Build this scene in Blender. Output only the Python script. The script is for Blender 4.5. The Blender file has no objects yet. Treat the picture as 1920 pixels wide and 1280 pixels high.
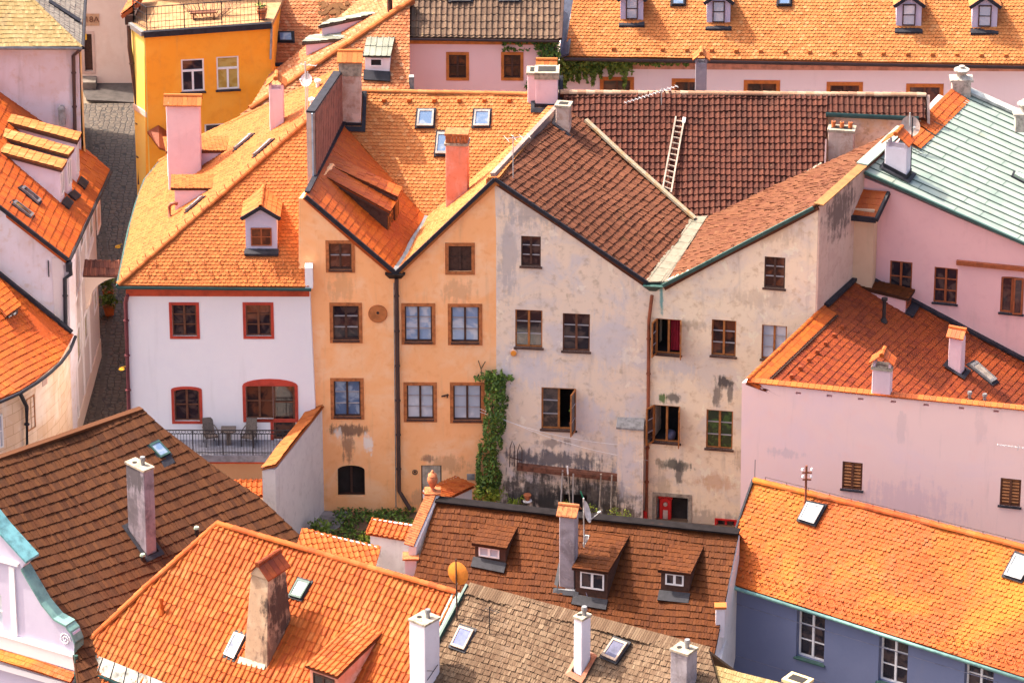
import bpy, bmesh, math, random
import numpy as np
from mathutils import Vector, Matrix, noise
from mathutils.geometry import tessellate_polygon
random.seed(7); RNG = np.random.default_rng(11)
R = math.radians
SC = bpy.context.scene; COL = SC.collection

# ---------------------------------------------------------------- camera
PITCH, FPX, DIST = R(25), 9000.0, 200.0
cd = bpy.data.cameras.new('camera'); cam = bpy.data.objects.new('camera', cd); COL.objects.link(cam)
CP = Vector((0, -DIST*math.cos(PITCH), DIST*math.sin(PITCH)))
cam.location = CP; cam.rotation_euler = (math.pi/2-PITCH, 0, 0)
cd.sensor_width = 36; cd.lens = 36*FPX/1920; cd.clip_start = 1; cd.clip_end = 4000
SC.camera = cam
# ---------------------------------------------------------------- world, sun, exposure
SUN = Vector((1.16, -.48, -1.78)).normalized()
w = bpy.data.worlds.new('World'); SC.world = w; w.use_nodes = True
nt = w.node_tree; sky = nt.nodes.new('ShaderNodeTexSky'); sky.sky_type = 'NISHITA'; sky.sun_disc = False
sky.sun_elevation = math.asin(-SUN.z); sky.sun_rotation = math.atan2(-SUN.x, -SUN.y)
sky.air_density = 1.0; sky.dust_density = 8; sky.ozone_density = .3
bg = nt.nodes['Background']; bg.inputs['Strength'].default_value = .15
nt.links.new(sky.outputs[0], bg.inputs[0])
sl = bpy.data.lights.new('sun', 'SUN'); sl.energy = 3.3; sl.angle = R(.5); sl.color = (1, .9, .74)
so = bpy.data.objects.new('sun', sl); COL.objects.link(so); so.location = (0, 0, 80)
so.rotation_euler = SUN.to_track_quat('-Z', 'Y').to_euler()
SC.view_settings.view_transform = 'Standard'; SC.view_settings.look = 'None'
SC.view_settings.exposure = 1.58; SC.view_settings.gamma = 1
SC.cycles.max_bounces = 8; SC.cycles.diffuse_bounces = 5; SC.cycles.use_denoising = True

# ---------------------------------------------------------------- geometry helpers
FW_, UP_ = Vector((0, math.cos(PITCH), -math.sin(PITCH))), Vector((0, math.sin(PITCH), math.cos(PITCH)))
def ray(u, v): return FW_ + Vector((1, 0, 0))*((u-960)/FPX) - UP_*((v-640)/FPX)
class Pl:                                   # a plane: point + normal; px() meets it with a view ray
    def __init__(s, p, n): s.p = Vector(p); s.n = Vector(n).normalized()
    def px(s, u, v):
        d = ray(u, v); return CP + d*((s.p-CP).dot(s.n)/d.dot(s.n))
    def drop(s, q):                         # vertical foot of q on the plane
        q = Vector(q); return Vector((q.x, q.y, s.p.z-((q.x-s.p.x)*s.n.x+(q.y-s.p.y)*s.n.y)/s.n.z))
def pl3(a, b, c):
    n = (b-a).cross(c-a)
    return Pl(a, n if n.z > 0 else -n)
def Z(u, v, z): return Pl((0, 0, z), (0, 0, 1)).px(u, v)
def Y(u, v, y): return Pl((0, y, 0), (0, 1, 0)).px(u, v)
def rp(P, ang, slope):                      # roof plane: horizontal eave direction ang, falling outwards
    a, t = R(ang), R(slope)
    return Pl(P, (math.sin(a)*math.sin(t), -math.cos(a)*math.sin(t), math.cos(t)))
class Fac:                                  # a vertical facade: origin, direction; s along, z up, d outwards
    def __init__(s, p, ang):
        s.a = R(ang); s.o = Vector((p.x, p.y, 0)); s.d = Vector((math.cos(s.a), math.sin(s.a), 0))
        s.n = Vector((math.sin(s.a), -math.cos(s.a), 0)); s.pl = Pl(s.o, s.n)
    def px(s, u, v): return s.pl.px(u, v)
    def sz(s, u, v):
        q = s.px(u, v); return ((q-s.o).dot(s.d), q.z)
    def pt(s, a, z, d=0): return s.o + s.d*a + s.n*d + Vector((0, 0, z))
    def rect(s, u0, v0, u1, v1):
        um, vm = (u0+u1)/2, (v0+v1)/2
        return s.sz(u0, vm)[0], s.sz(um, v1)[1], s.sz(u1, vm)[0], s.sz(um, v0)[1]
def lerp(a, b, t): return a + (b-a)*t

class MB:                                   # collects faces, builds ONE mesh object
    def __init__(s): s.v, s.f, s.m, s.t = [], [], [], []
    def poly(s, pts, m=0, t=.5):
        i = len(s.v); s.v += [tuple(p) for p in pts]; s.f.append(list(range(i, i+len(pts)))); s.m.append(m); s.t.append(t); return s
    def hexa(s, c, m=0, t=.5):               # 8 corners: bottom 0-3, top 4-7
        i = len(s.v); s.v += [tuple(p) for p in c]
        for q in ((3, 2, 1, 0), (4, 5, 6, 7), (0, 1, 5, 4), (1, 2, 6, 5), (2, 3, 7, 6), (3, 0, 4, 7)):
            s.f.append([i+k for k in q]); s.m.append(m); s.t.append(t)
        return s
    def fbox(s, F, s0, s1, z0, z1, d0, d1, m=0):
        p = F.pt
        return s.hexa([p(s0, z0, d1), p(s1, z0, d1), p(s1, z0, d0), p(s0, z0, d0), p(s0, z1, d1), p(s1, z1, d1), p(s1, z1, d0), p(s0, z1, d0)], m)
    def box(s, P, d, wa, wb, h0, h1, m=0, t=.5):   # P corner, d horizontal unit direction, wb backwards
        d = Vector(d); b = Vector((-d.y, d.x, 0)); q = [P, P+d*wa, P+d*wa+b*wb, P+b*wb]
        return s.hexa([x+Vector((0, 0, h0)) for x in q]+[x+Vector((0, 0, h1)) for x in q], m, t)
    def bar(s, a, b, w, h, m=0, up=None):    # beam of w x h along a-b
        a, b = Vector(a), Vector(b); d = (b-a).normalized(); up = Vector(up) if up else Vector((0, 0, 1))
        x = d.cross(up)
        if x.length < 1e-4: x = d.cross(Vector((1, 0, 0)))
        x.normalize(); y = x.cross(d).normalized(); x *= w/2; y *= h/2
        return s.hexa([a-x-y, b-x-y, b+x-y, a+x-y, a-x+y, b-x+y, b+x+y, a+x+y], m)
    def tube(s, pts, r, n=8, m=0, caps=True):
        pts = [Vector(p) for p in pts]; i0 = len(s.v); rr = r if isinstance(r, (list, tuple)) else [r]*len(pts)
        for k, p in enumerate(pts):
            d = (pts[min(k+1, len(pts)-1)]-pts[max(k-1, 0)]).normalized()
            x = d.cross(Vector((0, 0, 1)))
            if x.length < 1e-3: x = Vector((1, 0, 0))
            x.normalize(); y = x.cross(d)
            for j in range(n):
                a = 2*math.pi*j/n; s.v.append(tuple(p+x*(rr[k]*math.cos(a))+y*(rr[k]*math.sin(a))))
        for k in range(len(pts)-1):
            for j in range(n):
                s.f.append([i0+k*n+j, i0+k*n+(j+1) % n, i0+(k+1)*n+(j+1) % n, i0+(k+1)*n+j]); s.m.append(m); s.t.append(.5)
        if caps:
            for k in (0, len(pts)-1):
                s.f.append([i0+k*n+j for j in range(n)]); s.m.append(m); s.t.append(.5)
        return s
    def lathe(s, P, prof, n=14, m=0):
        return s.tube([P+Vector((0, 0, z)) for r, z in prof], [r for r, z in prof], n, m)
    def prism(s, pts, vec, m=0):             # closed extrusion of a polygon
        vec = Vector(vec); a = [Vector(p) for p in pts]; b = [p+vec for p in a]; n = len(a)
        s.poly(a, m); s.poly(b[::-1], m)
        for i in range(n): s.poly([a[i], b[i], b[(i+1) % n], a[(i+1) % n]], m)
        return s
    def build(s, name, mats, parent=None, smooth=False):
        me = bpy.data.meshes.new(name); me.from_pydata(s.v, [], s.f)
        if not isinstance(mats, (list, tuple)): mats = [mats]
        for x in mats: me.materials.append(x)
        me.polygons.foreach_set('material_index', s.m)
        at = me.attributes.new('tint', 'FLOAT', 'FACE'); at.data.foreach_set('value', s.t)
        if smooth: me.polygons.foreach_set('use_smooth', [True]*len(s.f))
        me.update(); return link(name, me, parent)
def link(name, me, parent=None):
    o = bpy.data.objects.new(name, me); COL.objects.link(o)
    if parent is not None:
        o.parent = parent
        if parent.parent is None and parent.type == 'EMPTY': o.matrix_parent_inverse = Matrix.Translation(-parent.location)
    return o
def thing(name, label, cat, loc, group=None):
    o = bpy.data.objects.new(name, None); COL.objects.link(o); o.location = loc; o.empty_display_size = .3
    return tag(o, label, cat, group)
def tag(o, label, cat, group=None):
    o['label'] = label; o['category'] = cat
    if group: o['group'] = group
    return o
def structure(o): o['kind'] = 'structure'; return o

# ---------------------------------------------------------------- materials
def nmat(name):
    m = bpy.data.materials.new(name); m.use_nodes = True; t = m.node_tree
    return m, t, t.nodes['Principled BSDF']
def N(t, kind, **kw):
    n = t.nodes.new(kind)
    for k, v in kw.items():
        if k in ('op',): n.operation = v
        else: setattr(n, k, v)
    return n
def mth(t, op, a, b=None, clamp=False):
    n = t.nodes.new('ShaderNodeMath'); n.operation = op; n.use_clamp = clamp
    for i, x in enumerate((a, b)):
        if x is None: continue
        if isinstance(x, (int, float)): n.inputs[i].default_value = x
        else: t.links.new(x, n.inputs[i])
    return n.outputs[0]
def coord(t, scale=(1, 1, 1)):
    c = t.nodes.new('ShaderNodeTexCoord'); m = t.nodes.new('ShaderNodeMapping'); m.inputs['Scale'].default_value = scale
    t.links.new(c.outputs['Object'], m.inputs[0]); return m.outputs[0]
def nz(t, scale, detail=5, rough=.6, vec=None, dist=0):
    n = t.nodes.new('ShaderNodeTexNoise'); n.inputs['Scale'].default_value = scale; n.inputs['Detail'].default_value = detail
    n.inputs['Roughness'].default_value = rough; n.inputs['Distortion'].default_value = dist
    t.links.new(vec if vec else coord(t), n.inputs['Vector']); return n.outputs[0]
def ramp(t, x, lo, hi):
    n = t.nodes.new('ShaderNodeMapRange'); n.clamp = True; n.interpolation_type = 'SMOOTHSTEP'
    t.links.new(x, n.inputs[0]); n.inputs[1].default_value = lo; n.inputs[2].default_value = hi; return n.outputs[0]
def mix(t, f, a, b):
    n = t.nodes.new('ShaderNodeMix'); n.data_type = 'RGBA'
    for x, i in ((f, 0), (a, 6), (b, 7)):
        if isinstance(x, (int, float)): n.inputs[i].default_value = x
        elif isinstance(x, tuple): n.inputs[i].default_value = (*x, 1)
        else: t.links.new(x, n.inputs[i])
    return n.outputs[2]
def bump(t, b, h, strength=.3, dist=.02):
    n = t.nodes.new('ShaderNodeBump'); n.inputs['Strength'].default_value = strength; n.inputs['Distance'].default_value = dist
    t.links.new(h, n.inputs['Height']); t.links.new(n.outputs[0], b.inputs['Normal'])
def plaster(name, c1, c2, c3=None, amt=.6, streak=.35, scale=.5, spots=(), dirt=(.25, .2, .17), peel=0.0, rough=.92):
    """mottled limewash: c1 main, c2 patches, c3 fine flecks; spots = stains with a place, size, colour of their own"""
    m, t, b = nmat(name); c3 = c3 or c2
    big = nz(t, scale, 7, .62, dist=.6); col = mix(t, mth(t, 'MULTIPLY', ramp(t, big, .42, .66), amt), c1, c2)
    mid = nz(t, scale*4.3, 6, .65, dist=.3); col = mix(t, mth(t, 'MULTIPLY', ramp(t, mid, .5, .72), amt*.7), col, c3)
    st = nz(t, 1, 5, .6, coord(t, (2.6, 2.6, .28))); col = mix(t, mth(t, 'MULTIPLY', ramp(t, st, .55, .8), streak), col, dirt)
    if peel:
        pl = nz(t, 1.3, 8, .6, dist=.4); col = mix(t, mth(t, 'MULTIPLY', ramp(t, pl, .60, .63), peel), col, tuple(min(1, x*1.25+.08) for x in c1))
    if spots:
        co = coord(t); nn = nz(t, 2.2, 7, .7); n2 = nz(t, 1, 6, .65, coord(t, (6, 6, .8)))
        for (P, rx, rz, c, s) in spots:
            v = N(t, 'ShaderNodeVectorMath', operation='SUBTRACT'); t.links.new(co, v.inputs[0]); v.inputs[1].default_value = P
            v2 = N(t, 'ShaderNodeVectorMath', operation='MULTIPLY'); t.links.new(v.outputs[0], v2.inputs[0]); v2.inputs[1].default_value = (1/rx, .25/rx, 1/rz)
            ln = N(t, 'ShaderNodeVectorMath', operation='LENGTH'); t.links.new(v2.outputs[0], ln.inputs[0])
            k = mth(t, 'ADD', mth(t, 'SUBTRACT', 1.15, ln.outputs['Value']), mth(t, 'MULTIPLY', mth(t, 'SUBTRACT', mth(t, 'ADD', nn, n2), 1.0), 2.2))
            col = mix(t, mth(t, 'MULTIPLY', ramp(t, k, .1, .75), s), col, c)
    t.links.new(col, b.inputs['Base Color']); b.inputs['Roughness'].default_value = rough; b.inputs['Specular IOR Level'].default_value = .2
    bump(t, b, mth(t, 'ADD', mth(t, 'MULTIPLY', nz(t, 9, 6, .7), .6), mid), .35, .02); return m
def tilemat(name, cols, patch=None, moss=None, rough=.8, pscale=.35, pamt=.6, light=None, spec=.3, fleck=None, moss_lo=.6):
    """per tile colour from the tint attribute through a ramp, weather patches, lichen flecks"""
    m, t, b = nmat(name)
    a = N(t, 'ShaderNodeAttribute', attribute_name='tint'); rp_ = t.nodes.new('ShaderNodeValToRGB')
    t.links.new(a.outputs['Fac'], rp_.inputs[0]); e = rp_.color_ramp.elements
    for i, c in enumerate(cols):
        x = e[i] if i < 2 else e.new(i/(len(cols)-1))
        x.position = i/(len(cols)-1); x.color = (*c, 1)
    e[0].position = 0
    col = rp_.outputs[0]
    if patch: col = mix(t, mth(t, 'MULTIPLY', ramp(t, nz(t, pscale, 6, .6, dist=.8), .48, .68), pamt), col, patch)
    if light: col = mix(t, mth(t, 'MULTIPLY', ramp(t, nz(t, pscale*1.9, 6, .65, dist=.5), .56, .72), .6), col, light)
    if moss: col = mix(t, mth(t, 'MULTIPLY', ramp(t, nz(t, .8, 8, .7), moss_lo, moss_lo+.15), .7), col, moss)
    if fleck: col = mix(t, mth(t, 'MULTIPLY', ramp(t, nz(t, 7, 3, .6), .66, .72), .75), col, fleck)
    fine = nz(t, 14, 4, .7); dk = N(t, 'ShaderNodeMix', data_type='RGBA', blend_type='MULTIPLY'); dk.inputs[0].default_value = .45
    t.links.new(col, dk.inputs[6]); g = t.nodes.new('ShaderNodeMapRange'); t.links.new(fine, g.inputs[0]); g.inputs[1].default_value = .25; g.inputs[2].default_value = .7; g.inputs[3].default_value = .45; g.inputs[4].default_value = 1.15
    t.links.new(g.outputs[0], dk.inputs[7])
    t.links.new(dk.outputs[2], b.inputs['Base Color']); b.inputs['Roughness'].default_value = rough; b.inputs['Specular IOR Level'].default_value = spec
    bump(t, b, fine, .25, .01); return m
def simple(name, c, rough=.6, metal=0, var=.25, scale=3, spec=.4, c2=None):
    m, t, b = nmat(name); n = nz(t, scale, 6, .65); c2 = c2 or tuple(x*(1-var*1.6) for x in c)
    t.links.new(mix(t, ramp(t, n, .38, .7), c, c2), b.inputs['Base Color']); b.inputs['Roughness'].default_value = rough
    b.inputs['Metallic'].default_value = metal; b.inputs['Specular IOR Level'].default_value = spec; return m
def glass(name, c, c2=None, rough=.06, scale=1.3):
    m, t, b = nmat(name); n = nz(t, scale, 3, .5, dist=1.5); c2 = c2 or tuple(x*2.2+.01 for x in c)
    t.links.new(mix(t, ramp(t, n, .45, .62), c, c2), b.inputs['Base Color']); b.inputs['Roughness'].default_value = rough
    b.inputs['Specular IOR Level'].default_value = .6
    bump(t, b, nz(t, 1.1, 2, .5), .04, .05); return m

# ---------------------------------------------------------------- tiled roofs
def _mvc(p, q):
    s = q[None]-p[:, None]; r = np.linalg.norm(s, axis=2)+1e-9; s2 = np.roll(s, -1, 1)
    cr = s[..., 0]*s2[..., 1]-s[..., 1]*s2[..., 0]; dt = (s*s2).sum(2); th = np.tan(np.arctan2(cr, dt)/2)
    wgt = (np.roll(th, 1, 1)+th)/r; return wgt/wgt.sum(1, keepdims=True)
def _template(kind, w, e, st):
    if kind == 'beaver':
        k = 6; a = np.linspace(math.pi, 0, k+1); x = np.cos(a)*w*.485; y = e*.42-np.sin(a)*e*.42
        st = st*1.55; top = [(x[i], y[i], st*(1-.64*y[i]/e)) for i in range(k+1)]+[(w*.485, e*1.55, .0), (-w*.485, e*1.55, .0)]
        v = top+[(x[i], y[i]+.004, -.006) for i in range(k+1)]
        f = [list(range(k+3))]+[[i+1, i, k+3+i, k+4+i] for i in range(k)]; return v, f
    if kind in ('shingle', 'flat'):
        g = .47 if kind == 'shingle' else .485
        v = [(-w*g, 0, st), (w*g, 0, st), (w*g, e*1.5, 0), (-w*g, e*1.5, 0), (-w*g, .004, -.008), (w*g, .004, -.008)]
        return v, [[0, 1, 2, 3], [1, 0, 4, 5], [3, 4, 0], [1, 5, 2]]
    if kind == 'pan':                        # roll tile: trough, then a raised roll
        xs = [-.5, -.30, -.06, .06, .2, .34, .46, .5]; hs = [.0, -.006, .0, .035, .055, .045, .012, 0.0]
        n = len(xs); sc = w/.24
        v = [(x*w, 0, h*sc+st) for x, h in zip(xs, hs)]+[(x*w, e*1.12, h*sc) for x, h in zip(xs, hs)]+[(x*w, .004, h*sc-.012) for x, h in zip(xs, hs)]
        f = [[i, i+1, n+i+1, n+i] for i in range(n-1)]+[[i+1, i, 2*n+i, 2*n+i+1] for i in range(n-1)]; return v, f
    if kind == 'inter':                      # flat interlocking tile with a small rib
        xs = [-.5, -.40, -.34, .34, .40, .5]; hs = [.02, .02, 0, 0, .02, .02]; n = 6
        v = [(x*w, 0, h+st) for x, h in zip(xs, hs)]+[(x*w, e*1.12, h) for x, h in zip(xs, hs)]+[(x*w, .004, h-.012) for x, h in zip(xs, hs)]
        f = [[i, i+1, n+i+1, n+i] for i in range(n-1)]+[[i+1, i, 2*n+i, 2*n+i+1] for i in range(n-1)]; return v, f
def tiles(polys, kind, w, e, mat, parent, name='roof', ang=None, st=.028, jit=.3, deck=.16, sag=.03, wob=.012, tv=1.0, wob2=0, cj=3):
    """one roof slope: real overlapping tiles laid in courses, cut to the outline, over a closed deck"""
    if not isinstance(polys[0], (list, tuple)): polys = [polys]
    allp = [Vector(p) for q in polys for p in q]; P0 = [Vector(p) for p in polys[0]]
    n = Vector()
    for i in range(len(P0)):
        a, b = P0[i], P0[(i+1) % len(P0)]
        n += Vector(((a.y-b.y)*(a.z+b.z), (a.z-b.z)*(a.x+b.x), (a.x-b.x)*(a.y+b.y)))
    n.normalize()
    if n.z < 0: n = -n
    u = Vector((math.cos(R(ang)), math.sin(R(ang)), 0)) if ang is not None else Vector((0, 0, 1)).cross(n)
    u = (u-n*u.dot(n)).normalized(); v = n.cross(u)
    if v.z < 0: u, v = -u, -v
    c = sum(allp, Vector())/len(allp); big = bmesh.new(); sd = random.random()*100
    tv_, tf_ = _template(kind, w, e, st); tv_ = np.array(tv_)
    me_all = []; pieces = []
    for q in polys:                          # concave outlines are cut into triangles first
        L = [((Vector(p)-c).dot(u), (Vector(p)-c).dot(v)) for p in q]; m = len(L)
        cr = [(L[i][0]-L[i-1][0])*(L[(i+1) % m][1]-L[i][1])-(L[i][1]-L[i-1][1])*(L[(i+1) % m][0]-L[i][0]) for i in range(m)]
        if min(cr) < -1e-6 and max(cr) > 1e-6:
            for t in tessellate_polygon([[Vector((x, y, 0)) for x, y in L]]): pieces.append([q[i] for i in t])
        else: pieces.append(q)
    for q in pieces:
        L = np.array([[(Vector(p)-c).dot(u), (Vector(p)-c).dot(v), (Vector(p)-c).dot(n)] for p in q])
        ar = sum(L[i-1, 0]*L[i, 1]-L[i, 0]*L[i-1, 1] for i in range(len(L)))
        if ar < 0: L = L[::-1].copy()
        lo, hi = L.min(0), L.max(0)
        r0 = math.floor(lo[1]/e)-1; r1 = math.ceil(hi[1]/e)+1; k0 = math.floor(lo[0]/w)-1; k1 = math.ceil(hi[0]/w)+1
        rr, kk = np.meshgrid(np.arange(r0, r1+1), np.arange(k0, k1+1), indexing='ij'); rr, kk = rr.ravel(), kk.ravel()
        off = {'beaver': .5*(rr % 2), 'shingle': (rr*.618 % 1), 'flat': .5*(rr % 2)}.get(kind, 0*rr)
        hsh = np.modf(np.abs(np.sin(rr*12.9898+kk*78.233+sd)*43758.5453))[0]; hs2 = np.modf(np.abs(np.sin(rr*39.34+kk*11.13+sd)*24634.63))[0]
        cu = (kk+off)*w+(hs2-.5)*w*.06; cv = rr*e+(hsh-.5)*e*.05*(cj if kind == 'shingle' else 1)
        cv = cv+wob*np.sin(cu*1.1+rr*.37+sd)+wob2*np.sin(cu*.5+rr*.05+sd)
        keep = np.ones(len(cu), bool); m_ = max(w, e)*1.7
        for i in range(len(L)):
            a, b = L[i], L[(i+1) % len(L)]; d = np.array([b[0]-a[0], b[1]-a[1]]); l = np.hypot(*d)
            if l < 1e-6: continue
            keep &= ((cu-a[0])*(-d[1]/l)+(cv-a[1])*(d[0]/l)) > -m_
        cu, cv, hsh, hs2 = cu[keep], cv[keep], hsh[keep], hs2[keep]; nt_ = len(cu)
        V = np.repeat(tv_[None], nt_, 0); rot = (hs2-.5)*.05*jit/.3
        x, y = V[..., 0].copy(), V[..., 1].copy()
        V[..., 0] = x-y*rot[:, None]+cu[:, None]; V[..., 1] = y+x*rot[:, None]+cv[:, None]
        V[..., 2] += ((hsh-.5)*st*jit*2)[:, None]*np.clip(1-y/(e*1.2), 0, 1)+ (x/w)*((hs2-.5)*st*jit*1.6)[:, None]
        nv = V.shape[1]; faces = [[f_i+k*nv for f_i in f] for k in range(nt_) for f in tf_]
        tint = np.repeat(np.clip(.5+(np.modf(hsh*7.31+hs2*3.7)[0]-.5)*tv, 0, 1), len(tf_))
        me = bpy.data.meshes.new('t'); me.from_pydata(V.reshape(-1, 3).tolist(), [], faces)
        at = me.attributes.new('tint', 'FLOAT', 'FACE'); at.data.foreach_set('value', tint.astype(np.float32))
        bm = bmesh.new(); bm.from_mesh(me); bpy.data.meshes.remove(me)
        for i in range(len(L)):
            a, b = L[i], L[(i+1) % len(L)]; d = Vector((b[0]-a[0], b[1]-a[1], 0))
            if d.length < 1e-5: continue
            nn = Vector((d.y, -d.x, 0)).normalized()
            bmesh.ops.bisect_plane(bm, geom=bm.verts[:]+bm.edges[:]+bm.faces[:], dist=1e-5, plane_co=(a[0], a[1], 0), plane_no=nn, clear_outer=True)
        tl = bm.faces.layers.float['tint']
        # deck
        m = len(L); dz = -.012-1.5*sag; top = [bm.verts.new((p[0], p[1], dz)) for p in L]; bot = [bm.verts.new((p[0], p[1], dz-deck)) for p in L]
        for fs in [top, bot[::-1]]+[[top[(i+1) % m], top[i], bot[i], bot[(i+1) % m]] for i in range(m)]:
            try: f = bm.faces.new(fs); f[tl] = .1
            except ValueError: pass
        if max(abs(L[:, 2]-L[:, 2].mean())) > .01:
            bmesh.ops.subdivide_edges(bm, edges=list({e_ for vv in top+bot for e_ in vv.link_edges}), cuts=6, use_grid_fill=True)
            bmesh.ops.triangulate(bm, faces=[f for f in bm.faces if len(f.verts) > 10 and kind != 'beaver'])
        arr = np.array([vv.co[:] for vv in bm.verts]); H = np.zeros(len(arr))
        if max(abs(L[:, 2])) > 1e-3:
            sh = arr[:, :2]*(1-1e-4)+L[:, :2].mean(0)*1e-4; H = _mvc(sh, L[:, :2])@L[:, 2]
        H = H+sag*(np.sin(arr[:, 0]*.9+sd)*np.sin(arr[:, 1]*.7+sd*2)+.5*np.sin(arr[:, 0]*2.3+arr[:, 1]*1.1+sd))
        arr[:, 2] += H
        UVN = np.array([u[:], v[:], n[:]]); W_ = arr@UVN+np.array(c[:])
        for vv, p in zip(bm.verts, W_): vv.co = p
        me = bpy.data.meshes.new(name); bm.to_mesh(me); bm.free(); me_all.append(me)
    if len(me_all) > 1:
        for me in me_all: big.from_mesh(me)
        big.to_mesh(me_all[0])
    big.free(); me = me_all[0]; me.materials.append(mat); return link(name, me, parent)
def ridge(pts, mat, parent, r=.11, step=.36, name='ridge', lift=.02):
    """half round ridge tiles, each overlapping the next"""
    mb = MB(); pts = [Vector(p) for p in pts]
    for a, b in zip(pts, pts[1:]):
        d = b-a; L = d.length; n = max(1, round(L/step)); d.normalize(); x = d.cross(Vector((0, 0, 1))).normalized(); y = x.cross(d)
        for k in range(n):
            tt = random.random(); p0 = a+d*(L*k/n-.03); p1 = a+d*(L*(k+1)/n+.01); j = random.uniform(-.012, .012)
            for q0, q1, r0, r1 in ((p0, p1, r*1.12, r*.95),):
                K = 6; i0 = len(mb.v)
                for q, rr in ((q0, r0), (q1, r1), (q0, r0-.02)):
                    for m in range(K+1):
                        an = math.pi*m/K; mb.v.append(tuple(q+x*(rr*math.cos(an)+j)+y*(rr*math.sin(an)+lift-.05)))
                for m in range(K):
                    mb.f.append([i0+m, i0+m+1, i0+K+2+m, i0+K+1+m]); mb.m.append(0); mb.t.append(tt)
                    mb.f.append([i0+m+1, i0+m, i0+2*K+2+m, i0+2*K+3+m]); mb.m.append(0); mb.t.append(tt*.4)
    return mb.build(name, mat, parent)
def strip(pts, w, h, mat, parent, name='flashing', up=None):
    mb = MB()
    for a, b in zip(pts, pts[1:]): mb.bar(a, b, w, h, 0, up)
    return mb.build(name, mat, parent)
def gutter(pts, mat, parent, r=.07):
    return MB().tube(pts, r, 8).build('gutter', mat, parent, True)
def pipe(pts, mat, parent, r=.06, name='downpipe'):
    mb = MB().tube(pts, r, 8)
    for a, b in zip(pts, pts[1:]):
        L = (Vector(b)-Vector(a)).length
        for k in range(int(L/1.6)):
            c = lerp(Vector(a), Vector(b), (k+.5)*1.6/L); d = (Vector(b)-Vector(a)).normalized()*.03; mb.tube([c-d, c+d], r*1.3, 8)
    return mb.build(name, mat, parent)

# ---------------------------------------------------------------- walls and windows
class House:
    def __init__(s, name, label, cat, loc): s.root = thing(name, label, cat, loc); s.holes = []
def wall(F, outline, holes, mat, parent, back=(0, 3, 0), reveal=.22, name='wall', px=True, flat=False):
    """solid wall with true window openings: outline in pixels on facade F, holes in (s,z)"""
    bm = bmesh.new(); sz = [F.sz(*p) for p in outline] if px else outline
    edges = []; loops = []
    for L in [sz]+holes:
        vs = [bm.verts.new(F.pt(a, z)) for a, z in L]; loops.append(vs)
        edges += [bm.edges.new((vs[i], vs[(i+1) % len(vs)])) for i in range(len(vs))]
    bmesh.ops.triangle_fill(bm, use_beauty=True, use_dissolve=False, edges=edges, normal=F.n)
    for vs in loops[1:]:
        b = [bm.verts.new(v.co-F.n*reveal) for v in vs]
        for i in range(len(vs)): bm.faces.new([vs[i], vs[(i+1) % len(vs)], b[(i+1) % len(vs)], b[i]])
    vs = loops[0]; bk = [bm.verts.new(v.co+Vector(back)) for v in vs]
    for i in range(len(vs)): bm.faces.new([vs[i], bk[i], bk[(i+1) % len(vs)], vs[(i+1) % len(vs)]])
    bm.faces.new(bk)
    bmesh.ops.recalc_face_normals(bm, faces=bm.faces[:])
    me = bpy.data.meshes.new(name); bm.to_mesh(me); bm.free(); me.materials.append(mat); return link(name, me, parent)
def arch(s0, z0, s1, z1, rise, n=10):
    if rise <= 0: return [(s0, z0), (s1, z0), (s1, z1), (s0, z1)]
    c = (s0+s1)/2; hw = (s1-s0)/2
    return [(s0, z0), (s1, z0)]+[(c+hw*math.cos(math.pi*k/n), z1-rise+rise*math.sin(math.pi*k/n)) for k in range(n+1)]
def ringbox(mb, F, outer, inner, d0, d1, m=0):
    """flat ring between two outlines of the same length"""
    n = len(outer); P = F.pt
    for i in range(n):
        j = (i+1) % n; a, b, c, d = outer[i], outer[j], inner[j], inner[i]
        mb.poly([P(*a, d1), P(*b, d1), P(*c, d1), P(*d, d1)], m); mb.poly([P(*a, d0), P(*b, d0), P(*b, d1), P(*a, d1)], m)
        mb.poly([P(*d, d1), P(*c, d1), P(*c, d0), P(*d, d0)], m)
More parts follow.
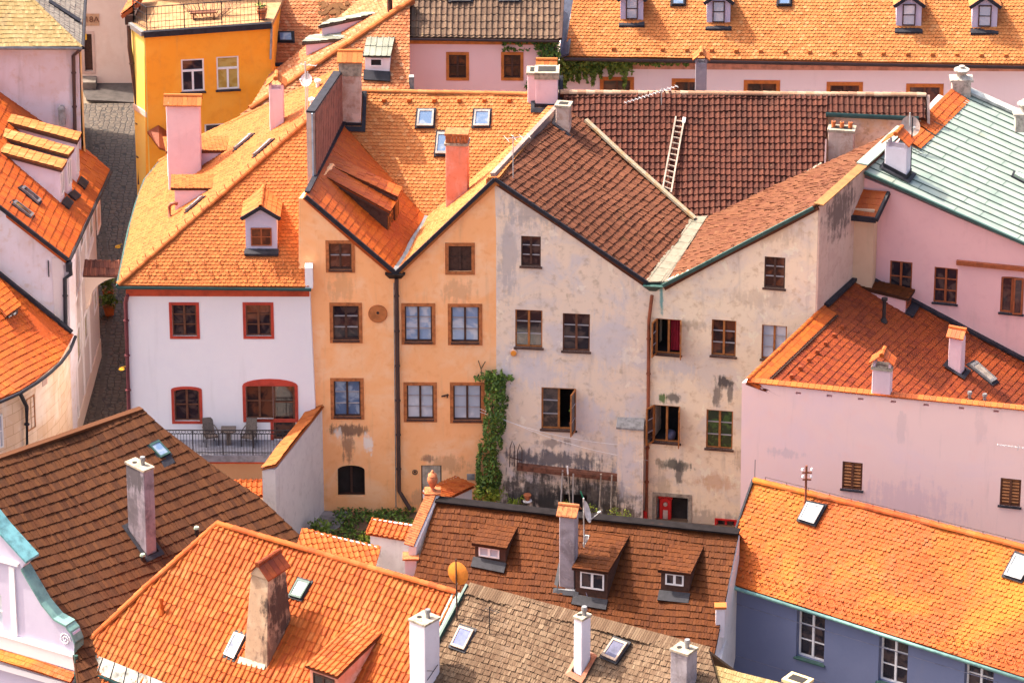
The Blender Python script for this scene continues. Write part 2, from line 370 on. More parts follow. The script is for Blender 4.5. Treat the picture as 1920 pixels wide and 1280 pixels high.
def window(H, F, rect, fr, pane, cols=2, rows=3, sur=None, sw=.13, rise=0, fw=.055, munt=None, sill=None, rec=.10, name='window', label=None, transom=0, openings=(), interior=False, bar=.022, px=True, surd=.025):
    """one window: recessed frame with sashes and glazing bars, a pane, surround and sill as its parts"""
    s0, z0, s1, z1 = F.rect(*rect) if px else rect
    hole = arch(s0, z0, s1, z1, rise); H.holes.append((F, hole)); par = H.root
    mb = MB(); mats = [fr, munt or fr]; P = F.pt; d1, d0 = -rec+.03, -rec-.04
    inn = arch(s0+fw, z0+fw, s1-fw, z1-fw, max(0, rise-fw*.3)); ringbox(mb, F, hole, inn, d0, d1)
    zt = z1-rise-fw*.5
    if transom:
        zt = z1-(z1-z0)*transom; mb.fbox(F, s0+fw, s1-fw, zt-.045, zt+.045, d0, d1+.01)
    open_idx = {o[0] for o in openings}
    cw = (s1-s0-2*fw)/cols
    for k in range(1, cols):
        c = s0+fw+cw*k; mb.fbox(F, c-.045, c+.045, z0+fw, (zt if transom else z1-fw), d0, d1+.012)
    for k in range(cols):
        if k in open_idx: continue
        a, b = s0+fw+cw*k, s0+fw+cw*(k+1)
        for r in range(1, rows):
            zz = z0+fw+((zt if transom else z1-rise*.5)-z0-fw)*r/rows; mb.fbox(F, a, b, zz-bar, zz+bar, d0, d1-.005, 1)
    for (k, hinge, deg, m_) in openings:      # an open casement swung out on its hinge
        wd = cw; hs = s0+.02 if hinge < 0 else s1-.02; a = R(deg); hx = F.pt(hs, 0, .03)
        dr = F.d*(-hinge*math.cos(a))+F.n*math.sin(a); th = Vector((-dr.y, dr.x, 0))*.025
        def Q(t, z): return hx+dr*t+Vector((0, 0, z))
        def lb(t0, t1, za, zb, mi):
            mb.hexa([Q(t0, za)-th, Q(t1, za)-th, Q(t1, za)+th, Q(t0, za)+th, Q(t0, zb)-th, Q(t1, zb)-th, Q(t1, zb)+th, Q(t0, zb)+th], mi)
        b_ = .07
        lb(0, b_, z0, z1, 0); lb(wd-b_, wd, z0, z1, 0); lb(b_, wd-b_, z0, z0+b_, 0); lb(b_, wd-b_, z1-b_, z1, 0)
        for r in range(1, rows): zz = z0+(z1-z0)*r/rows; lb(b_, wd-b_, zz-.018, zz+.018, 1)
        i = len(mb.v); mb.poly([Q(b_, z0+b_), Q(wd-b_, z0+b_), Q(wd-b_, z1-b_), Q(b_, z1-b_)], 2)
    w_ = mb.build(name, mats+[pane], par)
    if label: w_['label'] = label
    g = MB()
    if interior or openings:
        # a dark room behind
        D = 1.1; a = [F.pt(s0, z0, -.2), F.pt(s1, z0, -.2), F.pt(s1, z1, -.2), F.pt(s0, z1, -.2)]; b = [p-F.n*D for p in a]
        g.poly(b)
        for i in range(4): g.poly([a[i], a[(i+1) % 4], b[(i+1) % 4], b[i]])
        g.build('interior', M['room'], w_)
        g = MB()
    for k in range(cols):
        if k in open_idx: continue
        a, b = s0+fw+cw*k, s0+fw+cw*(k+1)
        g.poly([P(a, z0+fw, -rec-.02), P(b, z0+fw, -rec-.02), P(b, z1-rise*.45-.01, -rec-.02), P(a, z1-rise*.45-.01, -rec-.02)])
    if rise: g.poly([P(x, z, -rec-.021) for x, z in inn])
    if g.v: g.build('pane', pane, w_)
    if sur:
        g = MB(); ringbox(g, F, arch(s0-sw, z0-sw, s1+sw, z1+sw, rise+sw*.2 if rise else 0), hole, -.02, surd); g.build('surround', sur, w_)
    if sill:
        g = MB(); x = .06 if not sur else .02
        g.hexa([P(s0-x, z0-.07, .09), P(s1+x, z0-.07, .09), P(s1+x, z0-.07, -.08), P(s0-x, z0-.07, -.08), P(s0-x, z0-.025, .09), P(s1+x, z0-.025, .09), P(s1+x, z0+.02, -.08), P(s0-x, z0+.02, -.08)])
        g.build('sill', sill, w_)
    return w_, (s0, z0, s1, z1)
def holes(H, F): return [h for f, h in H.holes if f is F]
def skylight(pl, q, fr, gl, parent, h=.09, label=None):
    """roof window: raised frame with a pane; q = bl, br, tr, tl pixels on the roof plane"""
    p = [pl.px(*x) for x in q]; n = pl.n; h = max(h, .17); c = sum(p, Vector())/4; mb = MB()
    a = [x+n*h for x in p]; i = [lerp(c+n*h, x, .78) for x in a]; b = [x-n*.05 for x in p]
    for k in range(4):
        j = (k+1) % 4; mb.poly([b[k], b[j], a[j], a[k]]); mb.poly([a[k], a[j], i[j], i[k]])
        mb.poly([i[k], i[j], i[j]-n*.03, i[k]-n*.03])
    fl = [lerp(c, x, 1.22) + n*.08 for x in p]; mb.poly(fl, 1)
    for k in range(4): mb.poly([fl[k]-n*.12, fl[(k+1) % 4]-n*.06, fl[(k+1) % 4], fl[k]], 1)
    o = mb.build('skylight', [fr, M['lead']], parent); MB().poly([x-n*.025 for x in i]).build('pane', gl, o)
    if label: o['label'] = label
    return o
def chimney(parent, P, ang, wa, wb, h, mat, cap='slab', sink=1.2, taper=0, capmat=None, tilem=None, flash=True, over=.05, pots=0, name='chimney', capw=None, band=None, label=None):
    """stack with corner P (front left foot), direction ang, and its own head: slab, gable of tiles, pots or brick"""
    d = Vector((math.cos(R(ang)), math.sin(R(ang)), 0)); b = Vector((-d.y, d.x, 0)); zt = Vector((0, 0, h))
    def ring(o, z, s=0): 
        return [P+d*(-o+s)+b*(-o+s)+Vector((0, 0, z)), P+d*(wa+o-s)+b*(-o+s)+Vector((0, 0, z)), P+d*(wa+o-s)+b*(wb+o-s)+Vector((0, 0, z)), P+d*(-o+s)+b*(wb+o-s)+Vector((0, 0, z))]
    mb = MB().hexa(ring(0, -sink)+ring(0, h, taper))
    bm = bmesh.new()
    o = mb.build(name, mat, parent)
    me = o.data; bm.from_mesh(me); bmesh.ops.bevel(bm, geom=bm.edges[:], offset=.025, segments=1, affect='EDGES')
    # slight unevenness
    bmesh.ops.subdivide_edges(bm, edges=[e_ for e_ in bm.edges if e_.calc_length() > .5], cuts=4, use_grid_fill=True)
    for v in bm.verts: v.co += Vector(noise.noise_vector(v.co*1.7))*.012
    bm.to_mesh(me); bm.free()
    if label: o['label'] = label
    tm = tilem or M['t_orange']; cm = capmat or M['conc']
    if band: MB().hexa(ring(over, h-band)+ring(over, h+.01)).build('band', cm, o)
    if cap == 'slab':
        c = MB().hexa(ring(over, h-.02, taper)+ring(over, h+.09, taper)); c.hexa(ring(-.1, h+.09, taper)+ring(-.1, h+.10, taper), 1)
        for k in range(pots):
            t = (k+.5)/pots; q = P+d*(taper+(wa-2*taper)*t)+b*(wb*.5)+Vector((0, 0, h+.09)); c.tube([q, q+Vector((0, 0, .26))], .09, 10, 2); c.tube([q+Vector((0, 0, .25)), q+Vector((0, 0, .265))], .06, 10, 1)
        c.build('cap', [cm, M['soot'], M['pot']], o)
    elif cap == 'flue':
        c = MB().hexa(ring(over*.6, h-.02, taper)+ring(over*.6, h+.07, taper)); q = P+d*(wa*.62)+b*(wb*.6)+Vector((0, 0, h))
        c.tube([q, q+Vector((0, 0, .34))], .085, 10, 1); c.tube([q+Vector((0, 0, .30)), q+Vector((0, 0, .42))], [.12, .1], 10, 1)
        q2 = P+d*(wa*.28)+b*(wb*.4)+Vector((0, 0, h+.07)); c.tube([q2, q2+Vector((0, 0, .012))], .1, 10, 2)
        c.build('cap', [cm, M['zinc'], M['soot']], o)
    elif cap in ('gable', 'gableb'):          # two tiled slopes on stubs, ridge along d or b
        e1, e2, l1, l2 = (d, b, wa, wb) if cap == 'gable' else (b, d, wb, wa)
        c = MB(); z0 = h+.02; rz = h+.30+.38*l2; ov = .13
        for k in range(3):
            t = k/2; q = P+e1*(l1*(.1+.8*t))+Vector((0, 0, 0)); 
            for s_ in (.08, .92): c.bar(q+e2*(l2*s_)+Vector((0, 0, h-.02)), q+e2*(l2*s_)+Vector((0, 0, h+.18)), .1, .1, 1)
        mid = P+e2*(l2/2)
        for sgn in (-1, 1):
            lo = mid+e2*(sgn*(l2/2+ov))+Vector((0, 0, h+.14)); hi = mid+Vector((0, 0, rz)); nn = max(2, round((l1+2*ov)/.22))
            for k in range(nn):
                a0 = -ov+(l1+2*ov)*k/nn; a1 = -ov+(l1+2*ov)*(k+1)/nn-.012; tt = random.random()
                for r_ in range(2):
                    A = lerp(lo, hi, r_*.5); B = lerp(lo, hi, min(1, r_*.5+.53)); up = Vector((0, 0, .05+.02*(1-r_)))
                    q = [A+e1*a0, A+e1*a1, B+e1*a1, B+e1*a0]; qq = [x+up for x in q[:2]]+[x+Vector((0, 0, .03)) for x in q[2:]]
                    c.hexa(q+qq, 0, tt)
        for k in range(max(1, round((l1+2*ov)/.34))):
            n_ = max(1, round((l1+2*ov)/.34)); a0 = -ov+(l1+2*ov)*k/n_; a1 = -ov+(l1+2*ov)*(k+1)/n_
            c.tube([mid+e1*a0+Vector((0, 0, rz)), mid+e1*(a1+.02)+Vector((0, 0, rz))], [.105, .09], 8)
        c.build('cap', [tm, mat], o)
    elif cap == 'tile':                       # one low layer of tiles
        c = MB(); nn = max(2, round((wa+.2)/.2))
        for k in range(nn):
            a0 = -.1+(wa+.2)*k/nn; a1 = -.1+(wa+.2)*(k+1)/nn-.01; q = [P+d*a0-b*.12+Vector((0, 0, h)), P+d*a1-b*.12+Vector((0, 0, h)), P+d*a1+b*(wb/2)+Vector((0, 0, h+.32)), P+d*a0+b*(wb/2)+Vector((0, 0, h+.32))]
            q2 = [P+d*a0+b*(wb+.12)+Vector((0, 0, h)), P+d*a1+b*(wb+.12)+Vector((0, 0, h))]
            c.hexa(q+[x+Vector((0, 0, .05)) for x in q], 0, random.random()); c.hexa([q2[0], q2[1], q[2], q[3]]+[x+Vector((0, 0, .05)) for x in (q2[0], q2[1], q[2], q[3])], 0, random.random())
        c.tube([P-d*.1+b*(wb/2)+Vector((0, 0, h+.35)), P+d*(wa+.1)+b*(wb/2)+Vector((0, 0, h+.35))], .08, 8); c.build('cap', [tm], o)
    elif cap == 'brick':
        c = MB().hexa(ring(.05, h-.02)+ring(.05, h+.08), 1)
        for x in (0, wa-.16): c.box(P+d*x+Vector((0, 0, h)), d, .16, wb, .08, .42)
        nb = 4
        for k in range(nb): c.box(P+d*(.16+(wa-.32)*k/nb+.01)+Vector((0, 0, h)), d, (wa-.32)/nb-.02, .1, .08, .42, 0, random.random())
        c.hexa(ring(.04, h+.42)+ring(.04, h+.52)); c.build('cap', [tm, cm], o)
    if flash: pass
    return o
def apron(pl, P, ang, wa, wb, mat, parent, hgt=.22):
    """lead flashing skirt around a stack, following the roof"""
    d = Vector((math.cos(R(ang)), math.sin(R(ang)), 0)); b = Vector((-d.y, d.x, 0)); o = .04; mb = MB()
    q = [pl.drop(x) for x in (P-d*o-b*o, P+d*(wa+o)-b*o, P+d*(wa+o)+b*(wb+o), P-d*o+b*(wb+o))]
    up = Vector((0, 0, hgt))
    o2 = .2; q2 = [pl.drop(x)+pl.n*.10 for x in (P-d*o2-b*o2, P+d*(wa+o2)-b*o2, P+d*(wa+o2)+b*(wb+o2), P-d*o2+b*(wb+o2))]
    for i in range(4): j = (i+1) % 4; mb.poly([q[i]-up, q[j]-up, q[j]+up, q[i]+up]); mb.poly([q2[i], q2[j], q[j]+pl.n*.12, q[i]+pl.n*.12])
    return mb.build('flashing', mat, parent)
def shed(parent, pl, ua, da, db, ub, drop, tkind, tmat, cheek, wmat=None, th=.12, wrect=None, fr=None, gl=None, edge=None, ends=(.12, .12), lab=None, tw=.2, te=.3, inset=.1, winc=2, noroof=False):
    """shed dormer: ua,ub where its roof leaves the slope, da,db its front eave; walls drop to the slope"""
    A, B = pl.px(*ua), pl.px(*ub); z = min(A.z, B.z)-drop; C, D = Z(*da, z), Z(*db, z)
    dv = A-C; dn = dv.dot(pl.n); tB = (pl.p-D).dot(pl.n)/dn if abs(dn) > 1e-3 else 1
    B = D+dv*min(2.2, max(.5, tB))
    root = MB(); top = [C, D, B, A]; n = (D-C).cross(A-C); n = n if n.z > 0 else -n; n.normalize()
    low = [x-n*th for x in top]
    for i in range(4): root.poly([top[i], top[(i+1) % 4], low[(i+1) % 4], low[i]], 1)
    root.poly(low, 1)
    e = (D-C).normalized(); back = ((A-C)+(B-D))/2; back.z = 0; back.normalize()
    c0, d0 = C+e*inset+back*.16, D-e*inset+back*.16; a0, b0 = A+e*inset, B-e*inset
    lowp = lambda p: pl.drop(p)-Vector((0, 0, .1))
    z_ = Vector((0, 0, th*.6))
    ch = MB()
    ch.poly([c0-z_, lowp(c0), lowp(a0), a0-z_]); ch.poly([d0-z_, lowp(d0), lowp(b0), b0-z_])
    ch.poly([c0-z_, d0-z_, lowp(d0), lowp(c0)])
    dm = root.build('dormer', [tmat, edge or M['wood_dk']], parent)
    if lab: dm['label'] = lab
    ch.build('dormer_wall', cheek, dm)
    ang = math.degrees(math.atan2(e.y, e.x))
    tiles([C, D, B, A], tkind, tw, te, tmat, dm, 'dormer_roof', ang=ang, deck=.06, sag=.01)
    if fr:
        F = Fac(c0, math.degrees(math.atan2((d0-c0).y, (d0-c0).x)))
        L = (Vector((d0.x, d0.y, 0))-Vector((c0.x, c0.y, 0))).length
        if F.n.dot(back) > 0: F = Fac(d0, math.degrees(math.atan2((c0-d0).y, (c0-d0).x)))
        hgt = c0.z-th-max(pl.drop(c0).z, pl.drop(d0).z); zb = max(pl.drop(c0).z, pl.drop(d0).z)
        s0, s1, z0, z1 = wrect or (.12, .88, .2, .9); s0 *= L; s1 *= L; z0 = zb+hgt*z0; z1 = zb+hgt*z1
        mb = MB(); f_ = .06
        mb.fbox(F, s0, s0+f_, z0, z1, 0, .05); mb.fbox(F, s1-f_, s1, z0, z1, 0, .05); mb.fbox(F, s0+f_, s1-f_, z0, z0+f_, 0, .05); mb.fbox(F, s0+f_, s1-f_, z1-f_, z1, 0, .05)
        for k in range(1, winc): c = s0+(s1-s0)*k/winc; mb.fbox(F, c-.05, c+.05, z0+f_, z1-f_, 0, .05)
        mb.poly([F.pt(s0+.01, z0+.01, .02), F.pt(s1-.01, z0+.01, .02), F.pt(s1-.01, z1-.01, .02), F.pt(s0+.01, z1-.01, .02)], 1)
        mb.build('window', [fr, gl], dm)
        fl = [pl.drop(F.pt(-.05, zb, .02))+pl.n*.10, pl.drop(F.pt(L+.05, zb, .02))+pl.n*.10, pl.drop(F.pt(L+.05, zb, .35))+pl.n*.10, pl.drop(F.pt(-.05, zb, .35))+pl.n*.10]
        g = MB().prism(fl, pl.n*-.10); g.build('flashing', M['lead'], dm)
    return dm
def gdormer(parent, pl, ang, bl, br, wallh, gabh, tmat, wallmat, fr, gl, wr=(.26, .74, .06, .95), ov=.16, lab=None, edge=None, rows=2, wcols=2):
    """gabled dormer with tiled saddle roof; bl, br = feet of its front in pixels on the slope"""
    A, B = pl.px(*bl), pl.px(*br); z = (A.z+B.z)/2; F = Fac(A, ang); L = (B-A).dot(F.d); zt = z+wallh; za = zt+gabh; n = F.n
    def backhit(q):                          # run back horizontally to the slope
        dn = pl.n.dot(-n); t = (pl.p-q).dot(pl.n)/dn; return q-n*t
    P = F.pt; mb = MB()
    mb.poly([P(0, z-.1), P(L, z-.1), P(L, zt), P(L/2, za), P(0, zt)])
    for s_ in (0, L): q = P(s_, zt); mb.poly([P(s_, z-.1), q, backhit(q), pl.drop(backhit(q))-Vector((0, 0, .1)), pl.drop(P(s_, z, -.3))-Vector((0, 0, .2))])
    dm = mb.build('dormer', wallmat, parent)
    if lab: dm['label'] = lab
    k = gabh/(L/2)
    for s_, sg in ((-ov, 1), (L+ov, -1)):
        e0 = P(s_, zt-k*ov+.06, ov); r0 = P(L/2, za+.06, ov); e1 = backhit(e0); r1 = backhit(r0)
        tiles([e0, r0, r1, e1], 'flat', .2, .24, tmat, dm, 'dormer_roof', ang=math.degrees(F.a)+90, deck=.07, sag=.0)
    g = MB()
    for s_ in (-ov, L+ov): g.bar(P(s_, zt-k*ov, ov+.01), P(L/2, za, ov+.01), .05, .16)
    g.build('bargeboard', edge or M['lead'], dm)
    ridge([P(L/2, za+.08, ov), backhit(P(L/2, za+.08, ov))], tmat, dm, .09)
    s0, s1, a, b = wr; s0 *= L; s1 *= L; z0 = z+wallh*a; z1 = z+wallh*b; mb = MB(); f_ = .05
    mb.fbox(F, s0, s0+f_, z0, z1, 0, .05); mb.fbox(F, s1-f_, s1, z0, z1, 0, .05); mb.fbox(F, s0+f_, s1-f_, z0, z0+f_, 0, .05); mb.fbox(F, s0+f_, s1-f_, z1-f_, z1, 0, .05)
    for q in range(1, wcols): c = s0+(s1-s0)*q/wcols; mb.fbox(F, c-.03, c+.03, z0+f_, z1-f_, 0, .05)
    for q in range(1, rows): c = z0+(z1-z0)*q/rows; mb.fbox(F, s0+f_, s1-f_, c-.02, c+.02, 0, .04)
    mb.poly([P(s0+.01, z0+.01, .02), P(s1-.01, z0+.01, .02), P(s1-.01, z1-.01, .02), P(s0+.01, z1-.01, .02)], 1); mb.build('window', [fr, gl], dm)
    g = MB().prism([P(-.06, z-.02, .02), P(L+.06, z-.02, .02), P(L+.06, z-.14, .28), P(-.06, z-.14, .28)], (0, 0, -.10)); g.build('flashing', M['lead'], dm)
    return dm
def leafmesh(pts, size, flat=0.35, nrm=None):
    """many small leaf faces"""
    n = len(pts); q = RNG.normal(size=(n, 3)); q /= np.linalg.norm(q, axis=1, keepdims=True)
    if nrm is not None: q = q*(1-flat)+np.array(nrm)*flat; q /= np.linalg.norm(q, axis=1, keepdims=True)
    r = RNG.normal(size=(n, 3)); a = np.cross(q, r); a /= np.linalg.norm(a, axis=1, keepdims=True)+1e-9; b = np.cross(q, a)
    s = size*RNG.uniform(.6, 1.3, n)[:, None]; p = np.array(pts)
    V = np.stack([p-a*s, p-b*s*.55+q*s*.15, p+a*s*1.1, p+b*s*.55+q*s*.15], 1).reshape(-1, 3)
    mb = MB(); mb.v = [tuple(x) for x in V]; mb.f = [[4*i, 4*i+1, 4*i+2, 4*i+3] for i in range(n)]; mb.m = [0]*n; mb.t = list(RNG.random(n)); return mb
# ---------------------------------------------------------------- the palette
M = {}
O3 = [(.31, .074, .015), (.40, .104, .021), (.46, .130, .029), (.41, .112, .024), (.35, .086, .017)]
M['t_orange'] = tilemat('tile orange', O3, patch=(0.371, 0.111, 0.030), moss=(0.195, 0.048, 0.017), light=(0.384, 0.125, 0.039), moss_lo=.66)
M['t_pale'] = tilemat('tile pale orange', [(0.382, 0.115, 0.029), (0.451, 0.157, 0.043), (0.474, 0.175, 0.051), (0.428, 0.138, 0.035), (0.497, 0.213, 0.078)], patch=(0.405, 0.115, 0.027), moss=(0.266, 0.078, 0.031), pscale=.3, moss_lo=.66)
M['t_mixed'] = tilemat('tile mixed orange', [(0.284, 0.051, 0.011), (0.375, 0.068, 0.011), (0.406, 0.076, 0.010), (0.366, 0.073, 0.016), (0.427, 0.112, 0.035)], patch=(.50, .145, .012), moss=(0.183, 0.042, 0.016), light=(.25, .095, .05), pscale=.20, pamt=.95, moss_lo=.62)
M['t_back'] = tilemat('tile back roof', [(0.311, 0.086, 0.031), (0.396, 0.128, 0.046), (0.444, 0.170, 0.070), (0.372, 0.104, 0.034), (0.491, 0.246, 0.127)], patch=(0.444, 0.190, 0.085), moss=(0.198, 0.057, 0.027), pscale=.5, moss_lo=.62)
M['t_red'] = tilemat('tile fresh red orange', [(0.371, 0.061, 0.005), (0.442, 0.082, 0.006), (0.478, 0.099, 0.006), (0.418, 0.072, 0.005)], patch=(0.359, 0.054, 0.006), moss=(0.215, 0.038, 0.009), rough=.6, pscale=.4, moss_lo=.66, spec=.4)
M['t_redmoss'] = tilemat('tile red with moss', [(0.173, 0.022, 0.002), (0.235, 0.035, 0.003), (0.269, 0.046, 0.003), (0.207, 0.029, 0.003)], patch=(0.124, 0.019, 0.004), moss=(0.069, 0.029, 0.004), rough=.6, pscale=.3, moss_lo=.60, spec=.4)
M['t_pan'] = tilemat('pantile orange', [(0.301, 0.051, 0.008), (0.374, 0.074, 0.009), (0.405, 0.093, 0.013), (0.343, 0.064, 0.008), (0.416, 0.122, 0.027)], patch=(0.322, 0.055, 0.008), moss=(0.176, 0.042, 0.010), light=(0.416, 0.141, 0.042), pscale=.3, moss_lo=.68)
M['t_brown'] = tilemat('shingle brown', [(0.052, 0.016, 0.006), (0.075, 0.024, 0.008), (0.093, 0.031, 0.010), (0.068, 0.020, 0.007)], patch=(0.062, 0.021, 0.009), moss=(0.040, 0.018, 0.009), light=(0.103, 0.035, 0.011), pscale=.3, spec=.2)
M['t_rust'] = tilemat('shingle rust brown', [(0.063, 0.014, 0.002), (0.087, 0.022, 0.003), (0.104, 0.027, 0.004), (0.080, 0.019, 0.003)], patch=(0.076, 0.020, 0.004), moss=(0.036, 0.014, 0.004), light=(0.109, 0.032, 0.007), pscale=.45, spec=.2, moss_lo=.64)
M['t_old'] = tilemat('old brown tile', [(0.100, 0.034, 0.017), (0.132, 0.044, 0.023), (0.161, 0.056, 0.028), (0.116, 0.037, 0.019)], patch=(0.096, 0.034, 0.020), moss=(0.080, 0.046, 0.018), light=(0.168, 0.056, 0.028), pscale=.4, fleck=(0.233, 0.148, 0.077), spec=.2)
M['t_oldred'] = tilemat('old red pantile', [(0.057, 0.016, 0.010), (0.083, 0.022, 0.013), (0.106, 0.030, 0.017), (0.071, 0.017, 0.011)], patch=(0.057, 0.017, 0.011), moss=(0.045, 0.015, 0.010), light=(0.120, 0.040, 0.022), pscale=.35, fleck=(0.161, 0.098, 0.061), spec=.25)
M['t_oldpale'] = tilemat('old pale red tile', [(0.102, 0.031, 0.014), (0.125, 0.041, 0.018), (0.143, 0.052, 0.023), (0.112, 0.032, 0.015)], patch=(0.133, 0.052, 0.025), moss=(0.076, 0.025, 0.011), fleck=(0.168, 0.092, 0.047), pscale=.6, spec=.2)
M['t_dark'] = tilemat('dark brown pantile', [(0.093, 0.054, 0.036), (0.127, 0.076, 0.051), (0.162, 0.100, 0.066), (0.108, 0.061, 0.041)], patch=(0.098, 0.059, 0.041), moss=(0.098, 0.041, 0.025), fleck=(0.323, 0.225, 0.118), pscale=.5, spec=.25)
M['t_wood'] = tilemat('weathered wood shingle', [(0.087, 0.050, 0.030), (0.126, 0.076, 0.047), (0.168, 0.110, 0.069), (0.112, 0.064, 0.039), (0.196, 0.131, 0.084)], patch=(0.105, 0.059, 0.035), moss=(0.069, 0.040, 0.022), light=(0.189, 0.127, 0.088), pscale=.5, spec=.15)
M['t_straw'] = tilemat('straw wood shingle', [(0.229, 0.157, 0.066), (0.289, 0.203, 0.092), (0.339, 0.249, 0.121), (0.260, 0.175, 0.071)], patch=(0.270, 0.166, 0.066), moss=(0.200, 0.157, 0.029), light=(0.200, 0.138, 0.075), pscale=.7, spec=.15)
M['t_greywood'] = tilemat('grey wood shingle', [(0.160, 0.136, 0.120), (0.216, 0.184, 0.160), (0.256, 0.224, 0.192), (0.184, 0.160, 0.144)], pscale=.6, spec=.15)
M['lead'] = simple('dark lead', (.026, .025, .034), .6, .0, .3, 4, spec=.2)
M['zinc'] = simple('zinc', (.28, .28, .29), .45, .5, .2, 3)
M['copper'] = simple('green copper', (.16, .30, .27), .6, .0, .3, 2, c2=(.09, .18, .18))
M['pale_copper'] = simple('pale copper', (.29, .35, .28), .6, 0, .2, 1.2, c2=(.20, .28, .23))
M['conc'] = simple('weathered mortar', (.38, .31, .24), .95, 0, .35, 5)
M['soot'] = simple('soot', (.02, .017, .016), .9)
M['pot'] = simple('clay pot', (.52, .14, .04), .8)
M['terracotta'] = simple('terracotta', (.50, .15, .06), .8, 0, .3, 8)
M['wood_dk'] = simple('dark brown wood', (.075, .032, .022), .7, 0, .3, 6)
M['wood_md'] = simple('brown varnished wood', (.16, .058, .03), .5, 0, .25, 6)
M['wood_or'] = simple('orange brown wood', (.42, .15, .04), .5, 0, .25, 6)
M['wood_red'] = simple('red brown wood', (.33, .085, .03), .5, 0, .25, 6)
M['wood_grey'] = simple('grey board', (.42, .35, .28), .85, 0, .3, 5)
M['wht'] = simple('white paint', (.80, .76, .76), .5, 0, .06, 3)
M['bar'] = simple('pale glazing bar', (.36, .32, .33), .6, 0, .1)
M['black'] = simple('black iron', (.025, .02, .022), .55, .2)
M['pipe_dk'] = simple('dark brown pipe', (.06, .032, .03), .45, 0, .2)
M['pipe_rust'] = simple('rust red pipe', (.30, .085, .04), .55, 0, .35, 2)
M['pipe_green'] = simple('dark green pipe', (.035, .085, .075), .5, 0, .2)
M['room'] = simple('dark room', (.022, .016, .016), .9, 0, .3, 2)
M['g_dark'] = glass('window glass dark', (.018, .015, .022), (.085, .055, .05))
M['g_blue'] = glass('window glass blue', (.10, .15, .26), (.30, .36, .46))
M['g_sky'] = glass('roof window glass', (.12, .19, .32), (.25, .30, .38), .05)
M['g_pale'] = glass('roof window pale', (.42, .46, .48), (.6, .62, .62), .12)
M['g_red'] = glass('window glass red', (.03, .018, .018), (.13, .045, .025), .08, 1.1)
M['g_green'] = glass('window glass green', (.015, .03, .012), (.05, .10, .02), .1, 3)
M['g_yellow'] = glass('window glass yellow', (.42, .26, .05), (.52, .36, .10), .15)
M['curtain'] = glass('curtained glass', (.40, .44, .52), (.58, .58, .62), .12, .7)
M['curtain_b'] = glass('curtained glass blue', (.22, .32, .5), (.50, .53, .6), .12, .7)
M['s_or'] = simple('brown orange paint', (.50, .16, .05), .85, 0, .3, 5)
M['s_red'] = simple('red paint', (.50, .055, .03), .8, 0, .2, 3)
M['s_band'] = simple('brick red paint', (.52, .075, .03), .8, 0, .2, 2)
M['s_bright'] = simple('orange paint', (.66, .20, .04), .8, 0, .2, 3)
M['brickor'] = simple('orange brick', (.44, .135, .045), .85, 0, .4, 7)
M['stone'] = simple('grey stone', (.33, .31, .3), .9, 0, .3, 4)
M['concrete'] = simple('courtyard concrete', (.30, .27, .26), .95, 0, .4, 1.5)
M['cloth_b'] = simple('blue cloth', (.03, .17, .62), .9); M['cloth_l'] = simple('lilac cloth', (.55, .5, .68), .9); M['cloth_r'] = simple('dark red curtain', (.30, .012, .03), .9)
M['rattan'] = simple('brown rattan', (.16, .12, .10), .8, 0, .3, 20)
M['ladder'] = simple('pale wooden ladder', (.44, .35, .28), .8)
M['alu'] = simple('grey aluminium', (.6, .58, .58), .4, .4)
M['yellow'] = simple('yellow paint', (.75, .38, .02), .6)
M['redpaint'] = simple('bright red paint', (.62, .02, .02), .5, 0, .15)
def leafmat(name, a, b):
    m, t, bs = nmat(name); at = N(t, 'ShaderNodeAttribute', attribute_name='tint')
    t.links.new(mix(t, at.outputs['Fac'], a, b), bs.inputs['Base Color']); bs.inputs['Roughness'].default_value = .6
    bs.inputs['Subsurface Weight'].default_value = 0; return m
M['leaf'] = leafmat('dark ivy leaf', (.03, .075, .012), (.15, .23, .025)); M['leaf_b'] = leafmat('bright leaf', (.14, .22, .02), (.40, .42, .04)); M['leaf_m'] = leafmat('mid leaf', (.06, .12, .015), (.22, .29, .03))
M['stem'] = simple('woody stem', (.12, .07, .04), .9)
OR1, OR2, OR3 = (.99, .475, .205), (.99, .60, .34), (.88, .35, .12)
M['w_white'] = plaster('white limewash', (.84, .79, .80), (.80, .75, .78), amt=.5, streak=.10)
M['w_pink'] = plaster('pink limewash', (.97, .81, .79), (.94, .77, .76), amt=.5, streak=.08)
M['w_yellow'] = plaster('yellow orange limewash', (.93, .35, .03), (.95, .42, .06), (.78, .27, .03), .6, .22)
M['w_lilac'] = plaster('lilac limewash', (.66, .60, .68), (.60, .53, .62), (.62, .5, .5), .7, .30, .5)
M['w_left'] = plaster('stained lilac plaster', (.66, .58, .62), (.58, .47, .47), (.54, .36, .27), .8, .40, .55)
M['w_gable'] = plaster('violet gable plaster', (.50, .44, .56), (.54, .49, .60), amt=.5, streak=.12)
M['w_garden'] = plaster('white garden wall', (.70, .65, .64), (.62, .57, .57), (.5, .46, .46), .7, .35, .8)
M['w_beige'] = plaster('beige plaster', (.66, .52, .44), (.60, .44, .36), (.7, .56, .48), .7, .25, .5)
M['w_blue'] = plaster('blue grey plaster', (.14, .16, .265), (.155, .175, .285), (.13, .15, .25), .6, .10, .5)
M['w_peach'] = plaster('peach plaster', (.80, .52, .33), (.76, .46, .27), amt=.5, streak=.1)
M['w_rim'] = plaster('pinkish render', (.52, .36, .30), (.44, .29, .24), (.36, .24, .2), .7, .3, .7)
M['ch_pink'] = plaster('pink chimney render', (.72, .52, .56), (.66, .45, .49), amt=.6, streak=.25, scale=1.2)
